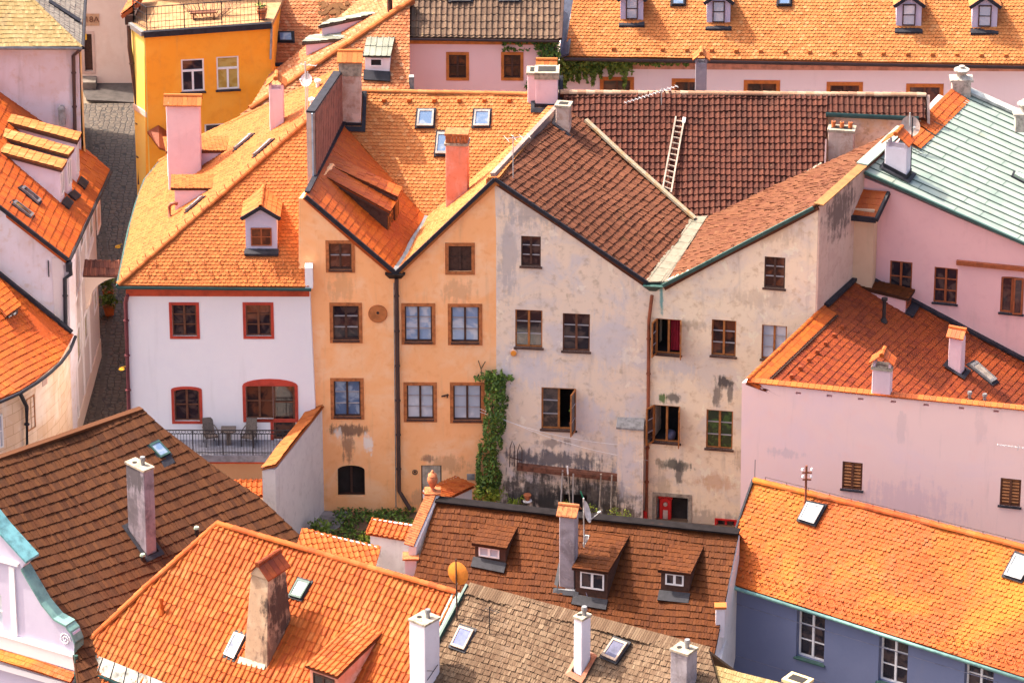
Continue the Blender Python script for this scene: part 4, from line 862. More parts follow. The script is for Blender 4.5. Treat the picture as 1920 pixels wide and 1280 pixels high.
# far slope of the transverse roof so the ridge has a back
tp0, tp1 = PGT.px(1050, 173), PGT.px(1736, 178); MB().prism([tp0, tp1, tp1+Vector((0, 2.5, -3)), tp0+Vector((0, 2.5, -3))], (0, 0, -.1)).build('roof', M['t_oldred'], H.root)
HR0 = FH.px(1531, 384)+Vector((0, 0, .02)); HV = FH.px(1243, 533); HR1 = Z(1692, 243, CG.z); 
tiles([HV+FH.n*.1, HR0+FH.n*.1, HR1, GVb+Vector((.35, 0, .02))], 'shingle', .16, .26, M['t_oldpale'], H.root, ang=math.degrees(math.atan2((HR1-HR0).y, (HR1-HR0).x)), st=.045, sag=.04, jit=.6)
PGR = pl3(HV, HR0, HR1)
strip([HR0+FH.n*.14+Vector((.1, 0, .05)), lerp(CG, BK, .97)+Vector((-.03, 0, .06))], .42, .05, simple('ochre sheet', (.27, .115, .03), .7), H.root, 'coping')
strip([BK+Vector((-.1, .0, .08)), HR1+Vector((.0, 0, .1))], .5, .06, M['pale_copper'], H.root, 'coping')
# plaster wall under the long gutter
a0, a1 = PGT.px(1553, 216), PGT.px(1728, 224); zb = Vector((0, 0, -3.4)); MB().prism([a0+Vector((0, .25, -.06)), a1+Vector((0, .25, -.06)), a1+Vector((0, .25, 0))+zb, a0+Vector((0, .25, 0))+zb], (0, .3, 0)).build('wall', plaster('peeling cream plaster', (.74, .58, .46), (.72, .45, .24), (.36, .17, .1), .8, .2, .9, peel=.4), H.root)
p0 = PGT.px(1738, 178); MB().prism([p0, p0+Vector((0, -1.3, -2.2)), p0+Vector((0, 1.5, -2.2))], (.12, 0, 0)).build('gable_wall', M['w_rim'], H.root)
cop = M['pale_copper']
tiles([GV+Vector((-.1, -.12, .03)), HV+Vector((.12, -.1, .16)), GVb+Vector((.6, 0, .18)), GVb+Vector((-.1, .1, .10))], 'inter', .6, .5, simple('streaked zinc', (.20, .16, .12), .7, 0, .3, 3, c2=(.11, .11, .08)), H.root, 'valley_gutter', ang=adG-90, st=.012, deck=.04, sag=0)
vb2 = PGT.px(1378, 410); MB().prism([GVb+Vector((-.05, .05, .07)), GVb+Vector((.55, -.1, .12)), vb2+Vector((.1, -.25, .1)), vb2+Vector((0, 0, .06))], (0, 0, -.03)).build('flashing', simple('pale sheet', (.28, .24, .19), .6), H.root)
strip([PGT.px(1303, 411)+Vector((0, -.2, .12)), PGT.px(1170, 294)+Vector((0, -.2, .14)), PGT.px(1098, 227)+Vector((0, -.2, .14))], .2, .10, simple('lichened mortar', (.30, .26, .20), .9, 0, .4, 4, c2=(.30, .17, .06)), H.root, 'valley_mortar')
strip([PGL.px(1098, 228)+Vector((0, 0, .1)), PGL.px(1062, 198)+Vector((0, 0, .1))], .3, .08, simple('blue sheet', (.06, .10, .16), .5), H.root)
strip([PGT.px(1380, 411)+Vector((0, 0, .05)), PGT.px(1540, 308)+Vector((0, 0, .05))], .12, .05, M['conc'], H.root, 'valley_mortar')
strip([GA+FG.n*.14, GV+FG.n*.16], .1, .14, M['lead'], H.root, 'verge'); strip([HV+FH.n*.16, FH.px(1526, 387)+FH.n*.14], .1, .14, M['pipe_green'], H.root, 'verge')
# parapet side facing the brown slope
mb = MB().prism([GA+Vector((.1, 0, -.2)), GAb+Vector((0, 0, -.2)), GAb+Vector((-.12, 0, .28)), lerp(GA, GAb, .55)+Vector((0, 0, .32)), GA+Vector((.0, 0, .2))], (-.2, 0, 0)); mb.build('parapet', plaster('sooty parapet', (.20, .14, .13), (.34, .24, .2), (.12, .09, .09), .8, .3, 1.5), H.root)
P = PGL.px(1042, 236); chimney(H.root, P, -12, .58, .5, (236-205)/40.8+.1, M['ch_worn'], 'slab', capmat=M['conc']); apron(PGL, P, -12, .58, .5, M['lead'], H.root, .1)
P = Y(1550, 322, PGR.px(1580, 300).y) if False else pl3(HV, HR0, HR1).px(1551, 318); chimney(H.root, P, -10, 1.08, .55, (318-246)/40.8, M['ch_worn'], 'slab', pots=3, sink=2.2, label='peeling chimney with three clay pots')
skylight(PGL, ((1214, 413), (1238, 431), (1247, 424), (1223, 407)), M['zinc'], M['g_sky'], H.root)
mb = MB()
def plank(a, b, w_, pl_=PGL, l=.12): mb.bar(pl_.px(*a)+pl_.n*l, pl_.px(*b)+pl_.n*l, w_, .04, 0, pl_.n)
plank((1253, 374), (1296, 410), .2); plank((1262, 371), (1305, 406), .2); plank((1238, 434), (1268, 449), .3); plank((1265, 447), (1310, 463), .3)
mb.build('roof_plank', M['wood_grey'], H.root)
# buttress, ledge, pipes
a, b = FG.sz(1160, 792), FG.sz(1206, 796); bt = MB().prism([FG.pt(a[0], -9, 0), FG.pt(b[0]+.06, -9, 0), FG.pt(b[0]+.06, b[1], 0), FG.pt(a[0], a[1], 0)], FG.n*.5); bt.build('buttress', M['w_grey'], H.root)
MB().hexa([FG.pt(a[0]-.06, a[1]-.02, .58), FG.pt(b[0]+.06, a[1]-.06, .58), FG.pt(b[0]+.06, a[1]-.02, 0), FG.pt(a[0]-.06, a[1]-.02, 0), FG.pt(a[0]-.06, a[1]+.06, .58), FG.pt(b[0]+.06, a[1]+.03, .58), FG.pt(b[0]+.06, a[1]+.26, 0), FG.pt(a[0]-.06, a[1]+.26, 0)]).build('cap', M['stone'], H.root)
a, b = FG.sz(970, 872), FG.sz(1161, 893); mb = MB().prism([FG.pt(a[0], a[1]-.1, .0), FG.pt(b[0], b[1]-.1, .0), FG.pt(b[0], b[1]+.14, 0), FG.pt(a[0], a[1]+.14, 0)], FG.n*.28); mb.build('ledge', simple('rusty brick ledge', (.20, .075, .045), .9, 0, .4, 5), H.root)
MB().hexa([FG.pt(FG.sz(u, 540)[0], GV.z-.42, d) for u, d in ((1218, .05), (1230, .05), (1230, -.1), (1218, -.1))]+[FG.pt(FG.sz(u, 540)[0], GV.z-.08, d) for u, d in ((1206, .35), (1244, .35), (1244, -.1), (1206, -.1))]).build('rain_head', M['pipe_green'], H.root)
pipe([FG.px(1223, 551)+FG.n*.15, FG.px(1217, 600)+FG.n*.12, FG.px(1216, 740)+FG.n*.12, FG.px(1212, 966)+FG.n*.12], M['pipe_rust'], H.root, .075)
MB().tube([FG.px(1210.5, 955)+FG.n*.12, FG.px(1210.5, 972)+FG.n*.12], .1, 9).build('pipe_foot', M['redpaint'], H.root)
def body(poly, mat, root):
    """house walls standing under a roof slope, a little inside its edge"""
    c = sum(poly, Vector())/len(poly); z = min(p.z for p in poly)-.2; q = [lerp(p, c, .05) for p in poly]; q = [Vector((p.x, p.y, z)) for p in q]
    return MB().prism(q, (0, 0, -13.2-z)).build('wall', mat, root)
# ================================================================ MINT ROOFED PINK HOUSE
FM = Fac(BK, -14)
H = House('pink_house', 'pink house with pale green sheet metal roof and brown windows', 'house', FM.px(1800, 900)); MH = H
br = dict(munt=M['wood_red'], rec=.06)
window(H, FM, (1668, 490, 1710, 550), M['wood_red'], M['g_dark'], 2, 2, **br); window(H, FM, (1751, 502, 1795, 568), M['wood_red'], M['g_dark'], 2, 3, sill=M['lead'], **br)
window(H, FM, (1876, 519, 1919, 587), M['wood_red'], M['g_dark'], 2, 1, sill=M['lead'], openings=((1, 1, 12, 0),), fw=.08, rise=.06, **br)
M['w_mintpink'] = plaster('rose plaster', (.74, .44, .43), (.69, .40, .41), (.65, .36, .36), .6, .18, .5)
wall(FM, [(1612, 330), (1700, 366), (1800, 410), (1990, 490), (1990, 900), (1612, 900)], holes(H, FM), M['w_mintpink'], H.root, back=(4, 9, 0))
m0, m1 = FM.px(1622, 320), FM.px(1990, 484); rid = Z(1797, 166, m0.z); ridb = rid+(m1-m0)
PM = pl3(m0, m1, rid)
mb = MB(); q = [m0, m1, ridb, rid]; n = PM.n
q[0] = q[0]+FM.n*.15; q[1] = q[1]+FM.n*.15; mb.prism(q, n*-.1)
ns = 19
for k in range(ns+1):
    a, b = lerp(q[0], q[3], k/ns), lerp(q[1], q[2], k/ns)
    for j in range(10): 
        p0, p1 = lerp(a, b, j/10)+n*(.02+random.uniform(-.005, .008)), lerp(a, b, (j+1)/10)+n*(.02+random.uniform(-.005, .008)); mb.bar(p0, p1, .02, .05, 1, n)
    if k < ns:
        for j in range(3):
            tt = (j+.3+.35*(k % 2)+random.random()*.2)/3.2
            c, d = lerp(a, b, tt)+n*.004, lerp(lerp(q[0], q[3], (k+1)/ns), lerp(q[1], q[2], (k+1)/ns), tt)+n*.004; mb.bar(c, d, .02, .015, 1, n)
seam = simple('dark green seam', (.10, .14, .12), .6)
mb.build('roof', [M['mint'], seam], H.root)
strip([q[0]+FM.n*.03, q[1]+FM.n*.03], .12, .12, M['pipe_green'], H.root, 'verge')
strip([rid+Vector((.15, 0, .05)), ridb+Vector((.15, 0, .05))], .5, .12, simple('ridge sheet', (.42, .43, .40), .5), H.root, 'coping')
off = bd; 
for (u0, v0, u1, v1, w_) in ((1722, 232, 1789, 167, .75), (1694, 258, 1722, 232, .75)):
    a, b = Z(u0, v0, m0.z+.12), Z(u1, v1, m0.z+.12); sN_ = Vector((b.y-a.y, a.x-b.x, 0)).normalized()
    tiles([a-sN_*.1, a+sN_*w_-Vector((0, 0, .42)), b+sN_*w_-Vector((0, 0, .42)), b-sN_*.1], 'pan', .22, .3, M['t_red'], H.root, 'parapet_tiles', ang=math.degrees(math.atan2((b-a).y, (b-a).x)), deck=.2)
P = PM.px(1658, 318); chimney(H.root, P, -22, .95, .62, 1.05, M['ch_white'], 'gableb', tilem=M['t_red'], sink=.8); apron(PM, P, -22, .95, .62, M['lead'], H.root, .3)
stn = simple('worn stone', (.48, .42, .36), .9, 0, .35, 6)
for (u, v) in ((1803, 168), (1922, 232)):
    P = Z(u, v, m0.z+.15); d = Vector((1, 0, 0)); mb = MB().box(P-d*.4, (1, 0, 0), .8, .6, -.4, .32).box(P-d*.5, (1, 0, 0), 1.0, .7, .32, .42)
    mb.lathe(P+Vector((0, .3, .42)), [(.36, 0), (.22, .12), (.2, .2), (.34, .34), (.34, .40), (.12, .46), (.12, .56)], 12); mb.build('chimney', stn, H.root)
skylight(PM, ((1899, 333), (1935, 352), (1935, 341), (1903, 325)), M['pale_copper'], M['g_pale'], H.root, h=.2)
a, b = FM.sz(1794, 490), FM.sz(1990, 520); mb = MB().fbox(FM, a[0], b[0], a[1]-.1, a[1]+.08, -.02, .16); mb.build('ledge', M['wood_red'], H.root)
# corner shaft with a small tiled lean-to
sh0 = Vector((BK.x, BK.y, 0))-bd*.75+sN*.05
mb = MB(); zt_ = PM.px(1625, 380).z; zt_ = m0.z-1.35
mb.box(Vector((BK.x, BK.y, 0))-bd*.95, tuple(FM.d), .85, .9, -9, zt_); mb.build('wall', plaster('ochre shaft', (.62, .42, .28), (.56, .36, .24), amt=.6, streak=.2), H.root)
s_ = Vector((BK.x, BK.y, 0))-bd*1.15-FM.d*.1; e = FM.d; f = bd
tiles([s_+Vector((0, 0, zt_-.25))-f*.05, s_+e*1.15+Vector((0, 0, zt_-.25))-f*.05, s_+e*1.15+f*1.05+Vector((0, 0, zt_+.55)), s_+f*1.05+Vector((0, 0, zt_+.55))], 'flat', .22, .3, M['t_red'], H.root, 'lean_to_roof')
strip([s_+Vector((0, 0, zt_-.3))-f*.1, s_+e*1.15+Vector((0, 0, zt_-.3))-f*.1, s_+e*1.2+f*1.05+Vector((0, 0, zt_+.5))], .12, .22, M['lead'], H.root, 'bargeboard')

# ================================================================ RED ROOF HOUSE WITH THE BLANK PINK WALL
E0 = Y(1402, 713, -8.3); FR = Fac(E0, -13.7)
H = House('pink_wall_house', 'house with mossy red roof behind a long rose wall with two shuttered windows', 'house', FR.px(1600, 1100)); RH = H
sh = M['wood_red']
for r in ((1579, 866, 1617, 917), (1875, 897, 1914, 948)):
    _, q = window(H, FR, r, M['wood_md'], M['wood_md'], 2, 1, sill=M['lead'], rec=.05, label='window with closed louvred brown shutters')
    s0, z0, s1, z1 = q; mb = MB()
    for c in range(2):
        a, b = lerp(s0, s1, .1+.46*c), lerp(s0, s1, .44+.46*c)
        for k in range(8): zz = lerp(z0+.1, z1-.12, k/7); mb.hexa([FR.pt(a, zz, -.06), FR.pt(b, zz, -.06), FR.pt(b, zz, -.1), FR.pt(a, zz, -.1), FR.pt(a, zz+.05, -.02), FR.pt(b, zz+.05, -.02), FR.pt(b, zz+.1, -.08), FR.pt(a, zz+.1, -.08)])
    mb.build('louvre', M['wood_or'], _)
for u, v in ((1434.6, 731), (1497, 737), (1555, 742), (1613.6, 748), (1675, 753), (1736.6, 759), (1802.7, 765), (1867.6, 771)):
    s_, z_ = FR.sz(u, v); H.holes.append((FR, [(s_-.11, z_-.05), (s_+.11, z_-.05), (s_+.11, z_+.05), (s_-.11, z_+.05)]))
M['w_rose'] = plaster('rose limewash wall', (.98, .64, .57), (.90, .61, .61), (.98, .59, .52), .75, .2, .22, spots=[(FR.px(1470, 850), .9, .25, (.42, .36, .40), .3), (FR.px(1690, 805), .2, .9, (.5, .38, .38), .25), (FR.px(1840, 800), .3, .9, (.52, .36, .36), .2), (FR.px(1700, 950), 2.5, 1.2, (.76, .50, .52), .6)])
wall(FR, [(1391, 717), (1404, 716), (1640, 743), (1990, 775), (1990, 1200), (1385, 1200)], holes(H, FR), M['w_rose'], H.root, back=tuple(bd*.4), reveal=.3)
zR = E0.z
T_ = Z(1605, 521, zR); rd = (T_-E0); rd.z = 0; rdn = rd.normalized(); g_ = Vector((rdn.y, -rdn.x, 0)); PR_ = Pl(E0, g_*math.sin(R(25))+Vector((0, 0, math.cos(R(25)))))
poly = [PR_.drop(E0+FR.n*.02), PR_.drop(FR.pt(FR.sz(1800, 760)[0], 0, -.12)), PR_.drop(FR.pt(FR.sz(2000, 775)[0], 0, -.12)), PR_.drop(FM.pt(FM.sz(2000, 700)[0], 0, .05)), PR_.drop(FM.pt(FM.sz(1640, 600)[0], 0, .02)), PR_.drop(T_)]
tiles(poly, 'inter', .22, .27, M['t_redmoss'], H.root, ang=math.degrees(math.atan2(rdn.y, rdn.x)), st=.03, sag=.03, tv=1.0)
# coping tiles on the wall head and the western slope below the ridge
mb = MB(); sa, za = FR.sz(1403, 714); sb = FR.sz(1985, 774)[0]; nn = int((sb-sa)/.24); hz = FR.sz(1700, 747)[1]
for k in range(nn):
    a, b = lerp(sa, sb, k/nn), lerp(sa, sb, (k+1)/nn)-.015; zz = lerp(FR.sz(1404, 715)[1], FR.sz(1985, 774)[1], k/nn); mb.hexa([FR.pt(a, zz-.02, .09), FR.pt(b, zz-.02, .09), FR.pt(b, zz-.0, -.3), FR.pt(a, zz, -.3), FR.pt(a, zz+.03, .09), FR.pt(b, zz+.03, .09), FR.pt(b, zz+.05, -.3), FR.pt(a, zz+.05, -.3)], 0, random.random())
mb.build('coping', M['t_red'], H.root)
wl = g_*.55; rq = lerp(E0, T_, .70)
tiles([E0+Vector((0, 0, .07)), rq+Vector((0, 0, .07)), PR_.drop(rq+wl)+Vector((0, 0, .09)), PR_.drop(E0+wl)+Vector((0, 0, .09))], 'flat', .34, .28, M['t_red'], H.root, deck=.14, sag=.0, st=.012)
ridge([E0+Vector((0, 0, .05)), rq+Vector((0, 0, .05))], M['t_red'], H.root, .10, .33)
mb = MB(); mb.bar(PR_.drop(lerp(E0, T_, .02)+g_*.6)+Vector((0, 0, .06)), PR_.drop(lerp(E0, T_, .7)+g_*.6)+Vector((0, 0, .06)), .03, .03)
for k in range(90): p = PR_.drop(lerp(E0, T_, .02+.68*k/90)+g_*(.63 if k % 2 else .57))+Vector((0, 0, .06)); mb.bar(p, p+Vector((0, 0, .045)), .05, .05)
mb.build('ridge_comb', M['wood_dk'], H.root)
for k in range(8): 
    p = PR_.drop(lerp(E0, T_, .1+.078*k)+g_*1.05); MB().hexa([p+Vector(x) for x in ((-.1, -.1, 0), (.1, -.1, 0), (.1, .08, 0), (-.1, .08, 0), (-.06, -.08, .14), (.07, -.08, .14), (.05, .05, .16), (-.05, .05, .16))]).build('vent_tile', M['t_redmoss'], H.root)
strip([lerp(E0, T_, .70)+Vector((0.05, 0, .12)), T_+Vector((.05, -.05, .12))], .28, .14, M['lead'], H.root)
strip([PR_.drop(FM.pt(FM.sz(u, 600)[0], 0, .1))+Vector((0, 0, .1)) for u in (1632, 1740, 1840, 1990)], .3, .1, M['lead'], H.root)
strip([T_+Vector((0, -.05, .12)), PR_.drop(FM.pt(FM.sz(1632, 600)[0], 0, .12))+Vector((0, 0, .12))], .25, .12, M['lead'], H.root)
shed(H.root, PR_, (1612, 538), (1704, 560), (1716, 543), (1640, 524), .12, 'flat', M['t_rust'], M['w_mintpink'], th=.13, fr=M['wood_red'], gl=M['g_dark'], tw=.2, te=.3, inset=.06)
mb = MB(); p = PR_.px(1657, 604); mb.tube([p, p+Vector((0, 0, .22))], [.16, .09], 10).tube([p+Vector((0, 0, .2)), p+Vector((0, 0, 1.05))], .075, 10).tube([p+Vector((0, 0, 1.0)), p+Vector((0, 0, 1.1))], [.13, .13], 10); mb.build('flue', M['black'], H.root)
P = PR_.px(1777, 690); chimney(H.root, P, -24, .56, .5, (690-632)/40.8, M['ch_pink'], 'tile', tilem=M['t_red'], sink=.9, label='slim pink chimney with tile cap'); apron(PR_, P, -24, .56, .5, M['lead'], H.root, .12)
P = FR.px(1634, 742)+Vector((0, .03, 0)); chimney(H.root, P+FR.n*.02, -13.7, .75, .5, (742-690)/40.8, M['ch_pink'], 'gableb', tilem=M['t_red'], sink=.1, band=.12, capmat=M['conc'], label='short pink chimney on the wall head with gabled tile hat')
skylight(PR_, ((1857, 721), (1867, 715), (1828, 681), (1816, 688)), M['zinc'], simple('grey blind', (.30, .25, .22), .5), H.root, h=.12)
for u, v in ((1818, 746), (1846, 750)): p = PR_.px(u, v); MB().tube([p, p+Vector((0, 0, .22))], .07, 9).tube([p+Vector((0, 0, .2)), p+Vector((0, 0, .3))], [.11, .09], 9).build('vent_pipe', M['zinc'], H.root)

# ================================================================ BLUE GREY HOUSE, FRONT RIGHT
BP = Y(1415, 900, -13.2); PB = rp(BP, -31, 50)
H = House('blue_house', 'blue grey house with patchy orange beaver tail tile roof and white windows', 'house', Y(1400, 1290, -16)); BH = H
bl = PB.px(1350, 1087); dB = Vector((math.cos(R(-31)), math.sin(R(-31)), 0)); br_ = bl+dB*19; tr_ = BP+dB*19
def onB(u, v): return PB.px(u, v)
r2 = PB.px(1990, 1043); e2 = PB.px(1990, 1290)
tiles([bl, e2, r2, BP], 'beaver', .18, .155, M['t_mixed'], H.root, sag=.05, wob=.02, jit=.8, tv=.6)
ridge([BP, onB(1660, 958), r2], M['t_mixed'], H.root, .14, .4)
FBp = bl+Vector((math.sin(R(-31)), -math.cos(R(-31)), 0))*-.32; FB = Fac(FBp, -33)
wk = dict(munt=M['wht'], rec=.26, bar=.02, fw=.07)
H.holes = []
for r in ((1493, 1150, 1546, 1238), (1647, 1196, 1702, 1284), (1807, 1241, 1862, 1330)): window(H, FB, r, M['wht'], M['g_dark'], 2, 3, sill=M['pipe_green'], **wk)
wall(FB, [(1362, 1088), (1990, 1300), (1990, 1620), (1362, 1500)], holes(H, FB), M['w_blue'], H.root, back=(2, 3, 0), reveal=.34)
s0, z0 = FB.sz(1364, 1100); s1 = FB.sz(1990, 1300)[0]
for dz in (-.62, -2.9): MB().fbox(FB, s0, s1, z0+dz-.012, z0+dz+.012, -.01, .012).build('string_course', simple('dark joint', (.2, .2, .28), .9), H.root)
gutter([bl+FB.n*.06+Vector((0, 0, -.1)), lerp(bl, e2, .5)+FB.n*.06+Vector((0, 0, -.1)), e2+FB.n*.06+Vector((0, 0, -.1))], M['copper'], H.root, .075)
pipe([bl+FB.n*.02+Vector((.05, 0, -.15)), FB.px(1349, 1112)+FB.n*.1, FB.px(1360, 1132)+FB.n*.1, FB.px(1362, 1290)+FB.n*.1], M['pipe_green'], H.root, .075)
mb = MB().fbox(FB, *[FB.sz(1347, 1090)[0]-.12, FB.sz(1347, 1090)[0]+.12, FB.sz(1347, 1100)[1]-.1, FB.sz(1347, 1100)[1]+.3], .0, .25); mb.build('rain_head', M['pipe_green'], H.root)
strip([bl+Vector((-.05, 0, .03)), BP+Vector((-.05, 0, .03))], .08, .16, M['lead'], H.root, 'verge')
for q in (((1499, 974), (1528, 983), (1547, 949), (1515, 942)), ((1884, 1078), (1916, 1088), (1940, 1050), (1905, 1038))): skylight(PB, q, M['zinc'], M['g_pale'], H.root, h=.12)
for row in range(2):
    for k in range(36):
        p = lerp(bl, e2, (k+.5*row+.5)/40)+(BP-bl).normalized()*(.35+.28*row); MB().bar(p+PB.n*.03, p+PB.n*.14, .03, .03).bar(p+PB.n*.13, p+PB.n*.14+(BP-bl).normalized()*.1, .03, .02).build('snow_guard', M['s_or'], H.root)
mb = MB(); 
for k in range(14): p = lerp(BP, r2, (k+.5)/14)+Vector((0, 0, .12)); mb.bar(p, p+Vector((0, 0, .13)), .02, .02)
mb.tube([lerp(BP, r2, (k+.5)/14)+Vector((0, 0, .25)) for k in range(14)], .012, 5); mb.build('lightning_rod', M['wood_dk'], H.root)
p = BP+Vector((0, 0, .05)); MB().tube([p, p+Vector((0, 0, .85))], .013, 5).build('lightning_rod', M['black'], H.root)

# ================================================================ DORMER ROOF HOUSE
DP = Y(818, 938, -12.3); PD = rp(DP, -14.5, 39)
H = House('dormer_house', 'house with rust brown shingle roof and three shed dormers', 'house', Y(1000, 1290, -16)); DH = H
d0, d1 = PD.px(818, 938), PD.px(1386, 999)
tiles([PD.px(775, 1085), PD.px(742, 1190), PD.px(1338, 1234), d1, d0], 'shingle', .115, .265, M['t_rust'], H.root, ang=-14.5, sag=.05, wob=.02, st=.05, cj=1.8)
strip([d0+Vector((0, 0, .06)), lerp(d0, d1, .5)+Vector((0, 0, .03)), d1+Vector((0, 0, .06))], .5, .07, simple('black ridge felt', (.014, .011, .012), .95, spec=.1), H.root, 'ridge')
MB().prism([d0, d1, d1+Vector((.8, 3, -2.4)), d0+Vector((.8, 3, -2.4))], (0, 0, -.15)).build('roof', M['t_rust'], H.root)
FD = Fac(PD.px(1338, 1234)+Vector((.1, .4, 0)), -14.5); wall(FD, [(760, 1200), (1352, 1236), (1352, 1420), (760, 1400)], [], M['w_garden'], H.root, back=(1, 6, 0))
rt = [d1+Vector((.02, 0, -.1)), PD.px(1338, 1234)+Vector((.02, 0, -.15))]; zz = Vector((0, 0, -5)); MB().prism([rt[0], rt[1], rt[1]+zz, rt[0]+zz], (-.2, 0, 0)).build('gable_wall', M['w_garden'], H.root)
wt = M['wht']
for i, (a, wr) in enumerate(((dict(ua=(905, 978.6), da=(884, 1018), db=(949.7, 1028), ub=(977, 984)), (.13, .80, .18, .98)), (dict(ua=(1112, 996), da=(1072, 1063.5), db=(1140.5, 1073), ub=(1181.7, 1008)), (.16, .90, .32, .97)), (dict(ua=(1259, 1014.7), da=(1233, 1068), db=(1295, 1075), ub=(1328, 1020)), (.16, .80, .36, .97)))):
    shed(H.root, PD, a['ua'], a['da'], a['db'], a['ub'], (.28, .42, .36)[i], 'shingle', M['t_rust'], M['wood_dk'], th=.13, fr=wt, gl=[M['curtain'], M['g_dark'], M['g_dark']][i], wrect=wr, tw=.115, te=.265, inset=.09)
P = PD.px(1048, 1104); chimney(H.root, P, -14, .62, .62, (1104-973)/40.8, M['ch_grey'], 'tile', tilem=M['brickor'], sink=1, label='grey rendered chimney with terracotta head'); apron(PD, P, -14, .62, .62, M['lead'], H.root, .08)
MB().prism([PD.px(1040, 1114)+PD.n*.04, PD.px(1080, 1120)+PD.n*.04, PD.px(1084, 1107)+PD.n*.06, PD.px(1046, 1102)+PD.n*.06], PD.n*.03).build('flashing', M['zinc'], H.root)
skylight(PD, ((1094, 1022), (1102, 1024), (1106, 1006), (1098, 1005)), M['zinc'], M['g_dark'], H.root)
# brick copings, pillars of the left fire wall
a, b = PD.px(812, 936)+Vector((-.05, .1, .25)), PD.px(772, 1040)+Vector((-.12, 0, .42)); dd = (b-a); L = dd.length; dd.normalize(); mb = MB(); nn = int(L/.1)
for k in range(nn): mb.bar(a+dd*(L*k/nn), a+dd*(L*(k+.86)/nn), .40, .09+random.uniform(0, .02), 0, (0, -.5, 1)); mb.t[-6:] = [random.random()]*6
cp = mb.build('coping', M['brickor'], H.root); 
a2, b2 = a+Vector((.0, 0, -.06)), b+Vector((0, 0, -.06)); mb = MB(); mb.prism([a2, b2, b2-Vector((0, 0, 3)), a2-Vector((0, 0, 3))], (.3, .0, 0)); mb.build('fire_wall', M['w_garden'], H.root)
for (u, v, nm) in ((812, 942, 0), (771, 1075, 1)):
    P = Y(u, v, a.y-.05 if nm == 0 else b.y-.25); mb = MB().box(P-Vector((.25, 0, 0)), (1, 0, 0), .46, .46, -1.5, .36 if nm == 0 else .62); mb.build('pillar', M['ch_white'], H.root)
    hh = .36 if nm == 0 else .62; mb = MB().hexa([P+Vector(x) for x in ((-.34, -.09, hh), (.30, -.09, hh), (.30, .55, hh), (-.34, .55, hh), (-.34, -.09, hh+.07), (.30, -.09, hh+.07), (.30, .55, hh+.07), (-.34, .55, hh+.07))]); mb.build('cap', M['brickor'], H.root)
    if nm == 0: URN = P+Vector((-.02, .23, hh+.07))
mb = MB().box(PD.px(1342, 1178)+Vector((0, .05, -.4)), (1, 0, 0), .34, .3, 0, 1.25); mb.build('chimney', M['ch_white'], H.root); 
MB().box(PD.px(1342, 1178)+Vector((-.06, 0, .84)), (1, 0, 0), .46, .4, 0, .1).build('cap', M['t_orange'], H.root)

# ================================================================ ORANGE PANTILE HOUSE, FRONT
OP = Y(408, 983, -14.3); PO = rp(OP, -34.5, 42)
H = House('pantile_house', 'house with broad orange pantile roof, hipped edge and rooftop dormer', 'house', Y(500, 1400, -18)); LH = H
o1 = PO.px(856, 1112)
tiles([PO.px(150, 1222), PO.px(120, 1249), PO.px(470, 1400), PO.px(700, 1430), o1, OP], 'pan', .235, .375, M['t_pan'], H.root, ang=-34.5, sag=.05, wob=.015, st=.035, jit=.5)
ridge([OP+Vector((0, 0, .06)), lerp(OP, o1, .5)+Vector((0, 0, .05)), o1+Vector((0, 0, .06))], M['t_pan'], H.root, .13, .40)
ridge([PO.px(150, 1218)+Vector((0, 0, .05)), PO.px(270, 1105)+Vector((0, 0, .06)), OP+Vector((0, 0, .06))], M['t_pan'], H.root, .13, .42)
hp = [OP, PO.px(150, 1218)]; MB().prism([hp[0], hp[1], hp[1]+Vector((-.2, 3, -2.0)), hp[0]+Vector((.8, 3.2, -2.4))], (0, 0, -.1)).build('roof', M['t_pan'], H.root)
MB().prism([OP, o1, o1+Vector((1.8, 2.6, -2.5)), OP+Vector((1.8, 2.6, -2.5))], (0, 0, -.1)).build('roof', M['t_pan'], H.root)
body([PO.px(160, 1240), PO.px(470, 1390), PO.px(690, 1420), o1, OP], M['ch_red'], H.root)
a, b = PO.px(150, 1216)+PO.n*.06, PO.px(330, 1288)+PO.n*.06; a2, b2 = PO.px(136, 1243)+PO.n*.05, PO.px(330, 1322)+PO.n*.05
mb = MB().prism([a, a2, b2, b], PO.n*.03)
for k in range(9): mb.bar(lerp(a, b, k/8)+PO.n*.05, lerp(a2, b2, k/8)+PO.n*.05, .02, .05, 0, PO.n)
mb.build('eaves_sheet', simple('streaked grey sheet', (.19, .18, .17), .45, .4, .5, 3), H.root)
gutter([a2+Vector((-.03, -.06, -.05)), b2+Vector((-.03, -.06, -.05))], M['pipe_green'], H.root, .07)
FL = Fac(PO.px(150, 1250)+Vector((.2, .3, 0)), -34.5); wall(FL, [(158, 1256), (420, 1370), (420, 1600), (158, 1560)], [], M['ch_red'], H.root, back=(1, 2, 0))
strip([o1+Vector((.05, .02, .04)), PO.px(806, 1215)+Vector((.05, 0, .04)), PO.px(740, 1350)+Vector((.05, 0, .04))], .4, .05, M['pale_copper'], H.root)
P = PO.px(456, 1242); ch = chimney(H.root, P, -34, 1.15, 1.75, 3.75, plaster('brown chimney with soot and painted shade', (.40, .26, .17), (.50, .36, .25), (.20, .11, .085), .8, .65, 1.3, spots=[(P+Vector((1.5, .5, 2.4)), .8, 1.6, (.045, .03, .028), .9), (P+Vector((1.3, .2, .6)), .7, 1.4, (.09, .055, .045), .7)]), 'none', taper=.0, sink=1.5, label='tall tapering brown chimney with streaked side and tile hat')  # spots paint soot streaks plus extra shade onto the face turned from the sun
